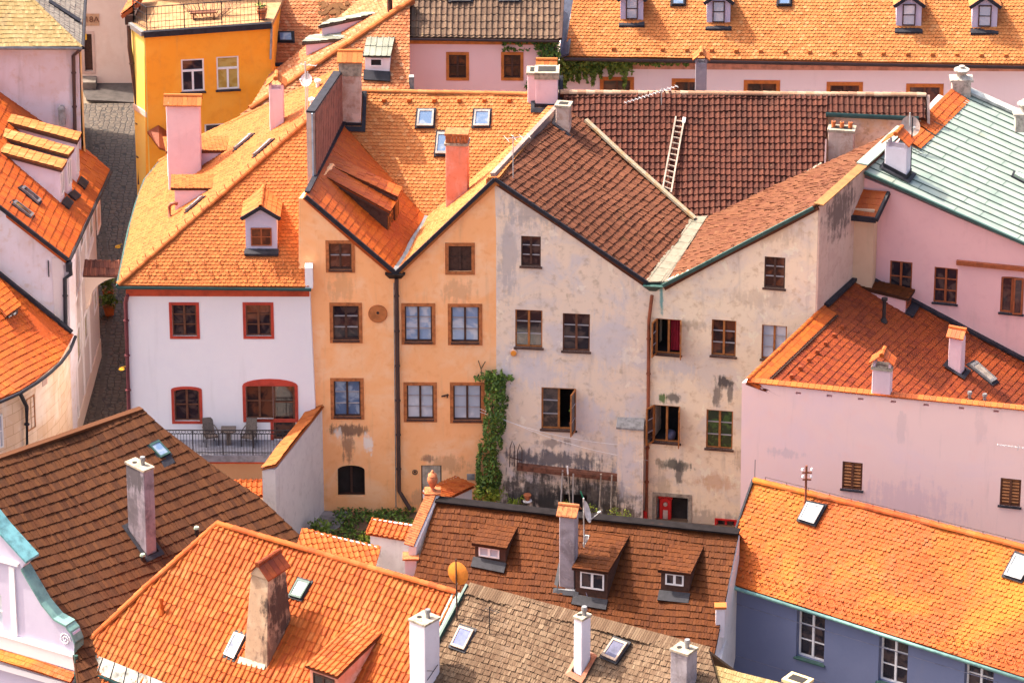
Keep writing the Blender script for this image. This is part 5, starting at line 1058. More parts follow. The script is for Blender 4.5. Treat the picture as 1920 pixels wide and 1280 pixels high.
me = ch.data; zb, zt = P.z-.2, P.z+3.75; cdv = Vector((math.cos(R(-34)), math.sin(R(-34)), 0)); cb = Vector((-cdv.y, cdv.x, 0)); cc = P+cdv*.57+cb*.9
for v in me.vertices:
    t = max(0, (v.co.z-zb)/(zt-zb)); r_ = v.co-cc; x, y = r_.dot(cdv), r_.dot(cb); x *= 1-.30*t; y *= 1-.36*t**1.1
    q = cc+cdv*x+cb*(y+.1*t); v.co.x, v.co.y = q.x, q.y
mb = MB(); top = cc+cb*.1+Vector((0, 0, 3.75+P.z-cc.z))
for sgn in (-1, 1):
    for k in range(5):
        a0, a1 = -.72+1.44*k/5, -.72+1.44*(k+1)/5-.015
        if sgn == 1 and k == 9: continue
        lo, hi = top+cdv*(sgn*.52)+Vector((0, 0, -.05)), top+Vector((0, 0, .5)); q = [lo+cb*a0, lo+cb*a1, hi+cb*a1, hi+cb*a0]; mb.hexa(q+[x+Vector((0, 0, .06)) for x in q], 0, random.random())
for k in range(4): mb.tube([top+cb*(-.72+1.44*k/4)+Vector((0, 0, .53)), top+cb*(-.72+1.44*(k+1)/4+.03)+Vector((0, 0, .53))], [.11, .09], 9)
for s_ in (-.66, .6): mb.poly([top+cdv*-.4+cb*s_, top+cdv*.4+cb*s_, top+cb*s_+Vector((0, 0, .48))], 1)
mb.build('cap', [M['t_redmoss'], M['ch_brown']], ch)
MB().prism([PO.px(446, 1243)+PO.n*.03, PO.px(496, 1256)+PO.n*.03, PO.px(501, 1246)+PO.n*.1, PO.px(452, 1232)+PO.n*.1], PO.n*.03).build('flashing', M['pale_copper'], H.root)
skylight(PO, ((544, 1117.5), (566, 1124), (584.5, 1092.7), (561, 1086)), M['pipe_green'], M['g_pale'], H.root, h=.12)
skylight(PO, ((421.7, 1228), (441, 1236.5), (462, 1193), (442, 1186.5)), M['zinc'], simple('roof window blue grey', (.22, .24, .31), .6, spec=.1), H.root, h=.10)
mb = MB(); p = PO.px(303, 1146); mb.tube([p, p+Vector((0, 0, .5))], .07, 9).tube([p+Vector((0, 0, .2)), p+Vector((.12, 0, .26))], .05, 8).tube([p+Vector((0, 0, .48)), p+Vector((0, 0, .62))], [.1, .08], 9).tube([p-Vector((0, 0, .1)), p+Vector((0, 0, .12))], [.16, .08], 9); mb.build('vent_pipe', M['t_red'], H.root)
shed(H.root, PO, (662, 1161), (572, 1247), (632, 1268), (728, 1171), .75, 'pan', M['t_pan'], M['ch_red'], th=.12, fr=M['wood_dk'], gl=M['g_dark'], tw=.235, te=.375, inset=.1)

# ================================================================ WEATHERED WOOD SHINGLE HOUSE
WP = Y(880, 1097, -21.5); PW = rp(WP, -31.5, 41)
H = House('shingle_house', 'house with weathered grey brown wooden shingle roof and white chimneys', 'house', Y(1000, 1450, -24)); SH = H
w1 = PW.px(1330, 1218)
tiles([PW.px(815, 1215), PW.px(790, 1275), PW.px(1000, 1420), PW.px(1400, 1480), w1, WP], 'shingle', .10, .215, M['t_wood'], H.root, ang=-31.5, sag=.07, wob=.03, wob2=.06, st=.045, jit=.5, cj=.9)
mb = MB(); dR = (w1-WP).normalized(); sR = Vector((dR.y, -dR.x, 0)); L = (w1-WP).length; k = 0
while k*.1 < L:
    a = WP+dR*(k*.1)+Vector((0, 0, .05)); ln = .42+random.uniform(-.04, .04); dn = (PW.px(815, 1215)-WP).normalized(); mb.hexa([a-Vector((0, 0, .02))-dn*.06, a+dR*.088-Vector((0, 0, .02))-dn*.06, a+dR*.088+dn*ln-Vector((0, 0, .0)), a+dn*ln]+[a+Vector((0, 0, .03))-dn*.06, a+dR*.088+Vector((0, 0, .03))-dn*.06, a+dR*.088+dn*ln+PW.n*.05, a+dn*ln+PW.n*.05], 0, random.random()); k += 1
mb.build('ridge', M['t_wood'], H.root)
body([PW.px(800, 1275), PW.px(1000, 1412), PW.px(1392, 1470), w1, WP], M['w_garden'], H.root)
PW2 = rp(w1-Vector((0, 0, .25)), -31.5, 41)
tiles([PW2.px(1290, 1310), PW2.px(1300, 1250), PW2.px(1322, 1242), PW2.px(1480, 1283), PW2.px(1470, 1340)], 'shingle', .10, .215, M['t_straw'], H.root, ang=-31.5, sag=.03)
MB().prism([WP, w1, w1+Vector((1.5, 2.4, -2.5)), WP+Vector((1.5, 2.4, -2.5))], (0, 0, -.1)).build('roof', M['t_wood'], H.root)
strip([WP+Vector((-.06, 0, .02)), PW.px(818, 1212)+Vector((-.06, 0, 0)), PW.px(790, 1275)+Vector((-.06, 0, 0))], .1, .2, M['pipe_green'], H.root, 'verge')
fr2 = simple('brown skylight frame', (.36, .25, .19), .5)
skylight(PW, ((846, 1211), (872, 1220), (891, 1183), (864, 1174)), fr2, simple('roof window violet', (.15, .17, .32), .6, spec=.1), H.root, h=.1); skylight(PW, ((1130, 1230), (1156, 1241), (1179, 1207), (1152, 1197)), fr2, simple('roof window violet grey', (.13, .13, .2), .6, spec=.1), H.root, h=.1)
P = PW.px(1075, 1258); chimney(H.root, P, -40, .40, .52, (1258-1166)/40.8, M['ch_white'], 'flue', sink=.8, label='slim white chimney with small flue'); apron(PW, P, -40, .40, .52, M['wood_red'], H.root, .05)
P = PW.px(768, 1290); chimney(H.root, P, -40, .78, .85, (1290-1172)/40.8, M['ch_white'], 'flue', sink=2, label='broad white chimney with zinc flue')
mb = MB(); d_ = Vector((math.cos(R(-40)), math.sin(R(-40)), 0)); b_2 = Vector((-d_.y, d_.x, 0)); q = P+d_*.80+Vector((0, 0, 1.0)); mb.tube([q+b_2*.1, q+b_2*.1+d_*.3+Vector((0, 0, .1)), q+b_2*.7], .014, 5); mb.tube([q+b_2*.1-Vector((0, 0, .4)), q+b_2*.7], .014, 5); mb.build('bracket', M['black'], H.root)
P = PW.px(1256, 1300); chimney(H.root, P, -36, .74, .66, (1300-1226)/40.8, M['ch_grey'], 'flue', sink=1.5, label='dirty grey chimney with black flue')
P = PW2.px(1468, 1300); chimney(H.root, P, -36, .85, .6, (1300-1278)/40.8, plaster('sandy block', (.66, .46, .22), (.6, .4, .2)), 'slab', capmat=plaster('sandy cap', (.68, .49, .26), (.6, .42, .2)), sink=1)

# ================================================================ BIG BROWN ROOF, BAROQUE GABLE, LEFT FRONT
NP = Y(265, 767, -6); PN = rp(NP, 40, 35)
H = House('brown_roof_house', 'house with large dark brown shingle roof and violet baroque gable', 'house', Y(100, 1400, -16)); NH = H
tiles([PN.px(-40, 878), NP, PN.px(335, 832), PN.px(480, 928), PN.px(575, 1014), PN.px(640, 1075), PN.px(560, 1330), PN.px(150, 1290), PN.px(138, 1216), PN.px(60, 1060), PN.px(-40, 960)], 'shingle', .15, .43, M['t_brown'], H.root, ang=40, sag=.05, wob=.02, wob2=.09, st=.06, jit=.3, cj=1.2)
ridge_pts = [PN.px(-40, 872)+Vector((0, 0, .03)), NP+Vector((0, 0, .03))]; strip(ridge_pts, .3, .1, M['t_brown'], H.root, 'ridge')
MB().prism([PN.px(-40, 878), NP, NP+Vector((-1.6, 1.9, -2.6)), PN.px(-40, 878)+Vector((-1.6, 1.9, -2.6))], (0, 0, -.1)).build('roof', M['t_brown'], H.root)
MB().prism([NP, PN.px(335, 832), PN.px(480, 928), PN.px(575, 1014), PN.px(575, 1014)+Vector((.5, 1, -3)), NP+Vector((.7, 1.6, -4))], (0, 0, -.1)).build('roof', M['t_brown'], H.root)
skylight(PN, ((277, 837), (296, 828), (318, 852), (299, 861)), M['pipe_green'], M['g_sky'], H.root, h=.12)
MB().prism([PN.px(299, 862)+PN.n*.06, PN.px(318, 853)+PN.n*.06, PN.px(328, 868)+PN.n*.05, PN.px(307, 878)+PN.n*.05], PN.n*.02).build('flashing', M['lead'], H.root)
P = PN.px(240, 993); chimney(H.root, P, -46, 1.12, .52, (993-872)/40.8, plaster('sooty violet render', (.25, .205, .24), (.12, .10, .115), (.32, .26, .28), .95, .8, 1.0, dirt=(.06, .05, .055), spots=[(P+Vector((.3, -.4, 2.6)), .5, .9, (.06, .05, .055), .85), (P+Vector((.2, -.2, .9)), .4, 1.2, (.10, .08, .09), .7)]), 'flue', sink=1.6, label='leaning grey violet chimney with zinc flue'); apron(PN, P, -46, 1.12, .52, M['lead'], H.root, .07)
for u, v in ((268, 1053), (369, 1002)): p = PN.px(u, v); MB().tube([p, p+Vector((0, 0, .3))], .09, 9).tube([p+Vector((0, 0, .28)), p+Vector((0, 0, .36))], [.12, .1], 9, 1).build('vent_pipe', [M['black'], M['pale_copper']], H.root)
FN = Fac(PN.px(140, 1216)+Vector((0, -.15, 0)), -33)
gp = [(-30, 955), (0, 995), (50, 1052), (40, 1066), (52, 1085), (80, 1130), (102, 1158), (124, 1171), (126, 1178), (136, 1186), (141, 1205), (140, 1224), (140, 1520), (-30, 1480)]
window(H, FN, (-30, 1110, 4, 1178), M['wht'], M['curtain'], 1, 2)
wall(FN, gp, holes(H, FN), M['w_gable'], H.root, back=tuple(-FN.n*.45))
def fstrip(pts, d0, d1, hh, mat, name):
    mb = MB()
    for (a, b) in zip(pts, pts[1:]):
        (s0, z0), (s1, z1) = FN.sz(*a), FN.sz(*b); mb.hexa([FN.pt(s0, z0-hh, d1), FN.pt(s1, z1-hh, d1), FN.pt(s1, z1-hh, d0), FN.pt(s0, z0-hh, d0), FN.pt(s0, z0, d1), FN.pt(s1, z1, d1), FN.pt(s1, z1, d0), FN.pt(s0, z0, d0)])
    return mb.build(name, mat, H.root)
fstrip([(-30, 955), (0, 993), (52, 1050)], -.7, .12, .1, simple('turquoise copper', (.13, .32, .36), .6, 0, .3, 3), 'coping'); fstrip([(42, 1064), (54, 1085), (80, 1129), (103, 1157), (126, 1170)], -.5, .10, .09, M['copper'], 'coping'); fstrip([(126, 1172), (134, 1182), (142, 1203), (141, 1222)], -.5, .08, .12, M['copper'], 'coping')
fstrip([(-30, 1037), (36, 1055)], -.02, .12, .12, M['w_white'], 'cornice'); fstrip([(-30, 1174), (140, 1224)], -.02, .14, .12, M['w_white'], 'cornice')
fstrip([(-30, 1182), (140, 1232)], -.02, .05, .55, M['w_pink'], 'frieze'); fstrip([(-30, 1230), (140, 1278)], -.02, .22, .25, M['w_white'], 'cornice')
s0, z0 = FN.sz(18, 1060); s1, z1 = FN.sz(34, 1190); MB().fbox(FN, s0, s1, z1, z0, -.02, .07).build('pilaster', M['w_white'], H.root)
q = [FN.pt(FN.sz(123, 1197)[0]+r_*math.cos(a), FN.sz(123, 1197)[1]+r_*math.sin(a)*1.05, .03) for r_, a in [(.27-.0105*k, k*.55) for k in range(25)]]; MB().tube(q, .025, 6).build('volute', M['w_white'], H.root)
a, b = FN.sz(-30, 1205), FN.sz(140, 1258); tiles([FN.pt(a[0], a[1]-.25, .42), FN.pt(b[0]+.1, b[1]-.25, .42), FN.pt(b[0]+.1, b[1]-.0, .04), FN.pt(a[0], a[1], .04)], 'flat', .18, .2, M['t_mixed'], H.root, 'tile_ledge', deck=.05)
window(H, FN, (-30, 1264, 10, 1340), M['wht'], M['g_dark'], 2, 2, sur=M['w_white'], sw=.18) if False else None
pipe([FN.px(147, 1225)+FN.n*.15, FN.px(150, 1400)+FN.n*.15], M['pipe_green'], H.root, .08)
# ================================================================ LEFT SIDE OF THE LANE
GZ = -8.05
LP = Y(128, 485, 5); edir = Vector((Z(205, 320, LP.z)-LP)); aL = math.degrees(math.atan2(edir.y, edir.x)); P1p = rp(LP, aL, 40)
H = House('lane_house', 'lilac house along the lane with orange roof and three long parallel dormers', 'house', Vector((LP.x, LP.y, GZ))); KH = H
fl = edir.normalized(); fr_n = Vector((fl.y, -fl.x, 0))
FK = Fac(LP-fr_n*.22, 87.8)
cr = simple('cream window frame', (.66, .54, .36), .6)
M['w_lane'] = plaster('pale grey lane plaster', (.62, .53, .52), (.56, .47, .46), (.66, .58, .55), .6, .3, .5)
def kwin(u, v0, v1, w_, rise=0):
    s_, za_ = FK.sz(u, v0); zb_ = FK.sz(u, v1)[1]; window(H, FK, (s_-w_/2, zb_, s_+w_/2, za_), cr, M['g_yellow'] if v0 < 480 else M['g_dark'], 2, 4, sur=M['w_white'], sw=.16, px=False, rec=.08, rise=rise)
kwin(135, 500, 545, .9); kwin(152, 415, 462, .9); kwin(170, 410, 445, .9); kwin(184, 385, 430, .9); kwin(146, 615, 680, 1.0, .3); kwin(160, 590, 640, .9); kwin(178, 545, 580, .8); kwin(145, 760, 795, .5)
wall(FK, [], holes(H, FK), M['w_lane'], H.root, back=tuple(-fr_n*.4)) if False else None
o2 = [(0, GZ-.5), (edir.length+1.2, GZ-.5), (edir.length+1.2, LP.z+.02), (0, LP.z+.02)]
wall(FK, o2, holes(H, FK), M['w_lane'], H.root, back=tuple(-fr_n*.5), px=False)
for z_ in (LP.z-3.4, LP.z-.3): MB().fbox(FK, 0, edir.length, z_, z_+.18, -.02, .07).build('cornice', M['w_white'], H.root)
for s_ in (.1, 2.4, 4.7, 7.0): MB().fbox(FK, s_, s_+.32, GZ, LP.z-.2, -.02, .05).build('pilaster', M['w_white'], H.root)
MB().fbox(FK, 0, edir.length+1, GZ, GZ+.9, -.02, .06).build('plinth', M['w_beige'], H.root)
FKg = Fac(Vector((LP.x-.05, LP.y+.1, 0)), 0)
wall(FKg, [(-60, 345), (129, 492), (132, 640), (134, 1000), (-60, 1000)], [], M['w_left'], H.root, back=(.2, 1.0, 0), name='gable_wall')
tiles([P1p.px(-80, 325), LP-Vector((0, .12, 0)), Z(206, 319, LP.z), P1p.px(112, 240), P1p.px(-10, 140), P1p.px(-80, 95)], 'flat', .22, .36, M['t_red'], H.root, ang=aL, st=.035, sag=.04)
strip([P1p.px(-80, 325)+Vector((0, -.1, .0)), LP+Vector((0, -.16, .02))], .1, .16, M['lead'], H.root, 'verge')
gutter([LP+Vector((.06, -.1, -.06)), Z(206, 319, LP.z)+Vector((.06, 0, -.06))], M['lead'], H.root, .07)
strip([P1p.px(-10, 138)+Vector((0, 0, .1)), P1p.px(112, 240)+Vector((0, 0, .1))], .25, .1, M['lead'], H.root)
for k, (a, b, c, d) in enumerate((((0, 285), (116, 316), (126, 300), (4, 267)), ((3, 257), (128, 291), (140, 277), (9, 239)), ((13, 228), (145.5, 264), (153, 249), (18, 215)))):
    shed(H.root, P1p, a, b, c, d, .5, 'flat', M['t_pale'], M['w_lilac'], th=.2, fr=M['wht'], gl=M['g_dark'], tw=.22, te=.34, inset=.12)
for q in (((36, 356), (42, 352), (74, 378), (69, 384)), ((20, 384), (26, 379), (60, 405), (55, 411))): skylight(P1p, q, M['zinc'], M['g_dark'], H.root, h=.16)
for u, v in ((77, 216), (97, 226)): p = P1p.px(u, v+6); MB().tube([p, p+Vector((0, 0, .55))], .08, 9).tube([p+Vector((0, 0, .5)), p+Vector((0, 0, .64))], [.13, .11], 9).build('vent_pipe', M['lead'], H.root)
pipe([LP+Vector((.1, -.2, -.1)), FKg.px(131, 512)+Vector((.05, -.12, 0)), FKg.px(122, 520)+Vector((0, -.12, 0)), FKg.px(124, 640)+Vector((0, -.12, 0)), FKg.px(126, 860)+Vector((0, -.12, 0))], M['lead'], H.root, .09)
MB().fbox(FKg, FKg.sz(124, 490)[0], FKg.sz(134, 490)[0], FKg.sz(128, 505)[1], FKg.sz(128, 488)[1], 0, .28).build('rain_head', M['lead'], H.root)
p = FKg.px(91, 500); MB().bar(p+Vector((0, -.04, .3)), p+Vector((.0, -.04, -.45)), .05, .04).build('wall_anchor', M['black'], H.root)

# curved stone house below it
H = House('stone_house', 'beige ashlar house with a curving orange roof edge at the lane corner', 'house', Y(60, 900, 0)); 
ev = [Y(139, 626, 4.6)]; ze = ev[0].z
ev = [Z(u, v, ze) for u, v in ((139, 627), (129, 652), (113, 674), (92, 694), (68, 712), (36, 732), (0, 748), (-60, 770))]
tp = [Y(-60, 468, 5.0-.15), Y(0, 516, 5-.15), Y(112, 606, 5-.15)]
tiles([tp[0], ev[7], ev[5], ev[4], ev[2], ev[0], tp[2], tp[1]], 'inter', .22, .3, M['t_red'], H.root, ang=57, st=.035, sag=.03)
gutter([p+Vector((.06, -.06, -.08)) for p in ev], M['lead'], H.root, .075)
strip([p+Vector((.0, -.1, .12)) for p in tp], .2, .14, M['lead'], H.root); strip([tp[2]+Vector((0, -.1, .1)), ev[0]+Vector((-.1, 0, .1))], .2, .14, M['lead'], H.root)
wl_ = [p+Vector((-.24, .12, -.1)) for p in ev]; mb = MB()
for a, b in zip(wl_, wl_[1:]): zz = Vector((0, 0, -8)); mb.poly([a, b, b+zz, a+zz])
mb.poly([p for p in wl_]+[wl_[-1]+Vector((0, 5, 0)), wl_[0]+Vector((-1, 1.5, 0))]); mb.build('wall', M['ashlar'], H.root)
MB().prism([Vector((p.x, p.y, ze-.2)) for p in wl_]+[Vector((wl_[-1].x, 4.9, ze-.2)), Vector((wl_[0].x-.3, 4.9, ze-.2))], (0, 0, -11)).build('wall', M['ashlar'], H.root) if False else None
def fseg(i, j): a, b = wl_[i], wl_[j]; return Fac(b, math.degrees(math.atan2((a-b).y, (a-b).x)))
def flatwin(F, r, name='window', pane='g_blue', fr=None, cols=2, rows=3):
    s0, z0, s1, z1 = F.rect(*r); fr = fr or M['wood_or']; mb = MB(); f_ = .06
    mb.fbox(F, s0-f_, s0, z0-f_, z1+f_, -.02, .06); mb.fbox(F, s1, s1+f_, z0-f_, z1+f_, -.02, .06); mb.fbox(F, s0, s1, z0-f_, z0, -.02, .06); mb.fbox(F, s0, s1, z1, z1+f_, -.02, .06)
    for k in range(1, cols): c = lerp(s0, s1, k/cols); mb.fbox(F, c-.035, c+.035, z0, z1, 0, .05)
    for k in range(1, rows): c = lerp(z0, z1, k/rows); mb.fbox(F, s0, s1, c-.02, c+.02, 0, .04)
    o = mb.build(name, fr, H.root); MB().poly([F.pt(s0, z0, .02), F.pt(s1, z0, .02), F.pt(s1, z1, .02), F.pt(s0, z1, .02)]).build('pane', M[pane], o); return o
flatwin(fseg(5, 4), (50, 745, 66, 803)); flatwin(fseg(3, 1), (105, 703, 115, 764), pane='g_dark'); flatwin(fseg(7, 6), (-8, 780, 6, 838), pane='curtain', fr=M['wht'], rows=2)
F_ = fseg(4, 3); s0, z0, s1, z1 = F_.rect(79, 703, 88, 722); MB().fbox(F_, s0, s1, z0, z1, -.02, .02).build('niche', M['w_rim'], H.root)
pipe([ev[5]+Vector((.05, -.1, -.1)), fseg(5, 4).px(46, 760)+Vector((.1, -.1, 0)), fseg(5, 4).px(47, 860)+Vector((.1, -.1, 0))], M['lead'], H.root, .09)
shed(H.root, pl3(ev[7], ev[0], tp[1]), (-30, 540), (12, 592), (40, 573), (-2, 552), .35, 'inter', M['t_red'], M['wood_dk'], th=.1, fr=M['wood_dk'], gl=M['g_pale'], tw=.22, te=.3)

# house behind it with straw coloured shingles
H = House('straw_roof_house', 'stained lilac house with straw coloured hipped shingle roof at the lane', 'house', Vector((Y(150, 90, 14.4).x, 14.4, GZ)))
FS = Fac(Y(150, 90, 14.4), 0); c0 = Y(152, 88, 14.0); PSf = rp(c0, 0, 38)
wall(FS, [(-60, 92), (148, 92), (152, 240), (156, 700), (-60, 700)], [], M['w_left'], H.root, back=(-2.55, 28.5, 0))
tiles([Y(-60, 88, 14.0), c0, PSf.px(40, -20), PSf.px(-60, -20)], 'shingle', .13, .21, M['t_straw'], H.root, sag=.04, wob=.02)
e1 = Z(158, -30, c0.z); PSr = pl3(c0, PSf.px(40, -20), e1); tiles([c0, e1, PSr.px(100, -60), PSr.px(40, -20)], 'shingle', .14, .26, M['t_greywood'], H.root, st=.03)
ridge([c0, PSf.px(40, -20)], M['t_straw'], H.root, .09)
strip([PSr.px(151, 42)+Vector((0, 0, .06)), PSr.px(92, 4)+Vector((0, 0, .06))], .35, .04, M['lead'], H.root)
gutter([Y(-60, 88, 13.95)+Vector((0, 0, -.06)), c0+Vector((.05, -.05, -.06))], M['zinc'], H.root, .08); gutter([c0+Vector((.08, 0, -.06)), e1+Vector((.08, 0, -.06))], M['lead'], H.root, .08)
pipe([c0+Vector((-.05, -.1, -.1)), FS.px(138, 103)+Vector((0, -.12, 0)), FS.px(141, 245)+Vector((0, -.12, 0)), FS.px(143, 340)+Vector((0, -.12, 0))], M['pipe_dk'], H.root, .085)
FSr = Fac(FS.px(149, 100)+Vector((.02, .1, 0)), 96.0); mb = MB(); mb.fbox(FSr, 0, 28.5, GZ, c0.z-.1, -.02, .06); mb.build('street_front', plaster('yellow street plaster', (.78, .46, .16), (.72, .52, .38), (.6, .4, .3), .8, .3, .6), H.root)
p = FS.px(117, 215); MB().tube([p+Vector((0, -.2, -.4)), p+Vector((0, -.2, .35))], .16, 10).tube([p+Vector((0, -.2, .35)), p+Vector((0, -.2, .5))], [.18, .1], 10).build('wall_lantern', M['stone'], H.root)

# house closing the lane
H = House('beige_house', 'beige house closing the lane with dark door and tan painted panel', 'house', Z(205, 160, GZ))
FE = Fac(Z(205, 158, GZ), 0)
window(H, FE, (158, 64, 173, 134), M['wood_dk'], M['wood_dk'], 1, 2, sur=M['w_rim'], sw=.14, name='door', rec=.2)
wall(FE, [(120, -140), (300, -140), (300, 170), (120, 170)], holes(H, FE), M['w_beige'], H.root, back=(0, 4, 0))
s0, z0, s1, z1 = FE.rect(150, 26, 186, 48); pn = MB().fbox(FE, s0, s1, z0, z1, -.02, .05).build('painted_panel', simple('tan panel', (.50, .29, .17), .8, 0, .2, 4), H.root)
cu = bpy.data.curves.new('lettering', 'FONT'); cu.body = '(18A'; cu.size = .44; cu.extrude = .012; cu.align_x = 'CENTER'; cu.align_y = 'CENTER'
to = bpy.data.objects.new('lettering_tmp', cu); COL.objects.link(to); bpy.context.view_layer.update(); me = bpy.data.meshes.new_from_object(to.evaluated_get(bpy.context.evaluated_depsgraph_get())); COL.objects.unlink(to); bpy.data.objects.remove(to)
me.transform(Matrix.Translation(FE.px(170, 36.5)-FE.n*-.06) @ Matrix.Rotation(math.pi/2, 4, 'X')); me.materials.clear(); me.materials.append(M['wood_md']); link('lettering', me, pn)
MB().fbox(FE, FE.sz(155, 150)[0], FE.sz(182, 150)[0], GZ, GZ+.45, -.02, .9).build('step', simple('worn step', (.16, .13, .11), .9), H.root)
mb = MB(); q = FE.px(162, 67); mb.fbox(FE, FE.sz(159.5, 67)[0], FE.sz(162.5, 67)[0], q.z-.2, q.z+.1, 0, .1); mb.build('house_number', M['yellow'], H.root)

# ================================================================ YELLOW HOUSE WITH ROOF TERRACE
FY = Fac(Y(270, 62, 15), 8)
H = House('yellow_house', 'deep yellow house with railed roof terrace and two white windows', 'house', Vector((FY.px(270, 60).x, 15, GZ)))
wy = dict(munt=M['wht'], transom=.36, sill=M['lead'], rec=.06, fw=.07)
window(H, FY, (340, 111, 383, 172), M['wht'], M['g_dark'], 2, 1, **wy); window(H, FY, (406, 106, 448, 168), M['wht'], M['g_yellow'], 2, 1, **wy); window(H, FY, (384, 232, 429, 280), M['wht'], M['g_dark'], 2, 1, **wy)
wall(FY, [(270, 62), (508, 45), (508, 700), (279, 700)], holes(H, FY), M['w_yellow'], H.root, back=(.5, 7, 0))
p0 = FY.px(270, 62); p1 = Z(246, 46, p0.z); cd_ = p1-p0; FYc = Fac(p1, math.degrees(math.atan2(-cd_.y, -cd_.x))); L = cd_.length
mb = MB().fbox(FYc, 0, L+.02, GZ, p0.z-.1, -.9, 0); mb.build('wall', plaster('lemon limewash', (.82, .56, .12), (.86, .62, .2), amt=.5, streak=.1), H.root)
MB().fbox(FYc, 0, L, FYc.sz(262, 205)[1]-.15, FYc.sz(262, 205)[1]+.1, -.02, .06).build('string_course', M['w_beige'], H.root)
tz = p0.z; fl_ = [p0+Vector((0, 0, .0)), FY.px(510, 45), FY.px(510, 45)+Vector((.4, 3.4, 0)), p1+Vector((.3, 3.0, 0)), p1]
mb = MB().prism([p+Vector((0, 0, .03)) for p in fl_], (0, 0, -.2)); mb.build('terrace', simple('warm terrace floor', (.42, .22, .10), .8), H.root)
strip([p1+Vector((-.05, 0, -.02)), p0+Vector((-.05, -.08, -.02))], .16, .22, M['zinc'], H.root, 'coping'); strip([p0+Vector((0, -.06, -.04)), FY.px(509, 45)+Vector((0, -.06, -.04))], .22, .26, M['lead'], H.root, 'coping')
mb = MB(); ra, rb, rc = p1+Vector((.25, 1.8, 0)), p0+Vector((.12, .18, .05)), FY.px(500, 45)+Vector((0, .18, .05)); rb0 = p1+Vector((.1, .1, .05))
for a, b in ((ra, rb0), (rb0, rb), (rb, rc)):
    for hh, t_ in ((1.08, .035), (.72, .02), (.38, .02), (.1, .02)): mb.bar(a+Vector((0, 0, hh)), b+Vector((0, 0, hh)), t_, t_)
    n_ = max(2, int((b-a).length/.16))
    for k in range(n_+1): q = lerp(a, b, k/n_); t_ = .045 if k % 10 == 0 else .014; mb.bar(q, q+Vector((0, 0, 1.08)), t_, t_)
mb.build('railing', M['black'], H.root)
q = FY.px(510, 45)+Vector((.3, 3.2, 0)); q2 = p1+Vector((.5, 3.0, 0)); MB().prism([q2, q, q+Vector((0, 0, 2.6)), q2+Vector((0, 0, 2.6))], (0, .3, 0)).build('wall', M['w_gable'], H.root)
FT = Fac(q2+Vector((0, -.02, 0)), math.degrees(math.atan2((q-q2).y, (q-q2).x)))
for a, b in ((.3, 2.1), (3.4, 5.0)): MB().fbox(FT, a, b, tz+.2, tz+2.2, 0, .06).build('terrace_window', M['lead'], H.root)
bn = thing('bench', 'low brown bench on the roof terrace of the yellow house', 'bench', FY.px(378, 44)+Vector((0, .9, 0)))
p = bn.location.copy(); p.z = tz; mb = MB().box(p+Vector((-.55, 0, .38)), (1, .1, 0), 1.15, .34, 0, .06); mb.build('seat', M['wood_md'], bn)
for x in (-.45, .45): MB().box(p+Vector((x, .05, 0)), (1, 0, 0), .06, .26, 0, .38).build('leg', M['wood_md'], bn)
pt = thing('plant_pot', 'terracotta pot at the right end of the terrace railing', 'flower pot', FY.px(490, 46)+Vector((0, .55, .05))); p = pt.location.copy(); MB().lathe(p, [(.16, 0), (.22, .4), (.25, .42), (.25, .5), (.2, .5)], 12).build('pot', M['terracotta'], pt, True)
leafmesh([p+Vector((random.gauss(0, .1), random.gauss(0, .1), .58+abs(random.gauss(0, .08)))) for _ in range(60)], .06).build('foliage', M['leaf_m'], pt)
sg = thing('dry_shrub', 'twiggy bare shrub on the roof terrace behind the railing', 'shrub', FY.px(385, 40)+Vector((0, 1.5, 0))); p = sg.location.copy(); p.z = tz
for _ in range(1):
    mb = MB()
    for k in range(46): a = random.uniform(-1.6, 1.6); mb.tube([p+Vector((a*.4, random.uniform(-.2, .2), 0)), p+Vector((a*.8, random.uniform(-.3, .3), .5)), p+Vector((a*1.1+random.uniform(-.2, .2), random.uniform(-.3, .3), random.uniform(.7, 1.3)))], [.014, .01, .004], 4)
    mb.build('twig', simple('dry twig', (.35, .2, .14), .9), sg)
pipe([p1+Vector((-.1, -.1, .0)), p1+Vector((-.1, -.12, -1)), Y(258, 200, p1.y-.1), Y(262, 345, p1.y-.1)], M['pipe_dk'], H.root, .1)
e_ = Y(247, 20, p1.y+.4); tiles([e_+Vector((-.5, -.3, -.1)), e_+Vector((.2, .2, .3)), e_+Vector((.5, 2.5, .3)), e_+Vector((-.2, 2.2, -.1))], 'flat', .2, .3, M['t_red'], H.root); MB().box(e_+Vector((-.3, -.2, -.6)), (1, 0, 0), .4, .5, 0, .45).build('rain_head', M['wood_dk'], H.root)
c_ = FY.px(296, 262); MB().prism([FY.px(276, 246)+FY.n*.05, FY.px(297, 234)+FY.n*.05, FY.px(316, 247)+FY.n*.05, FY.px(316, 268)+FY.n*.9, FY.px(296, 262)+FY.n*.9], (0, 0, -.1)).build('porch_roof', M['t_redmoss'], H.root)
pipe([FY.px(509, 50)+FY.n*.08, FY.px(507, 110)+FY.n*.08], M['stone'], H.root, .05)

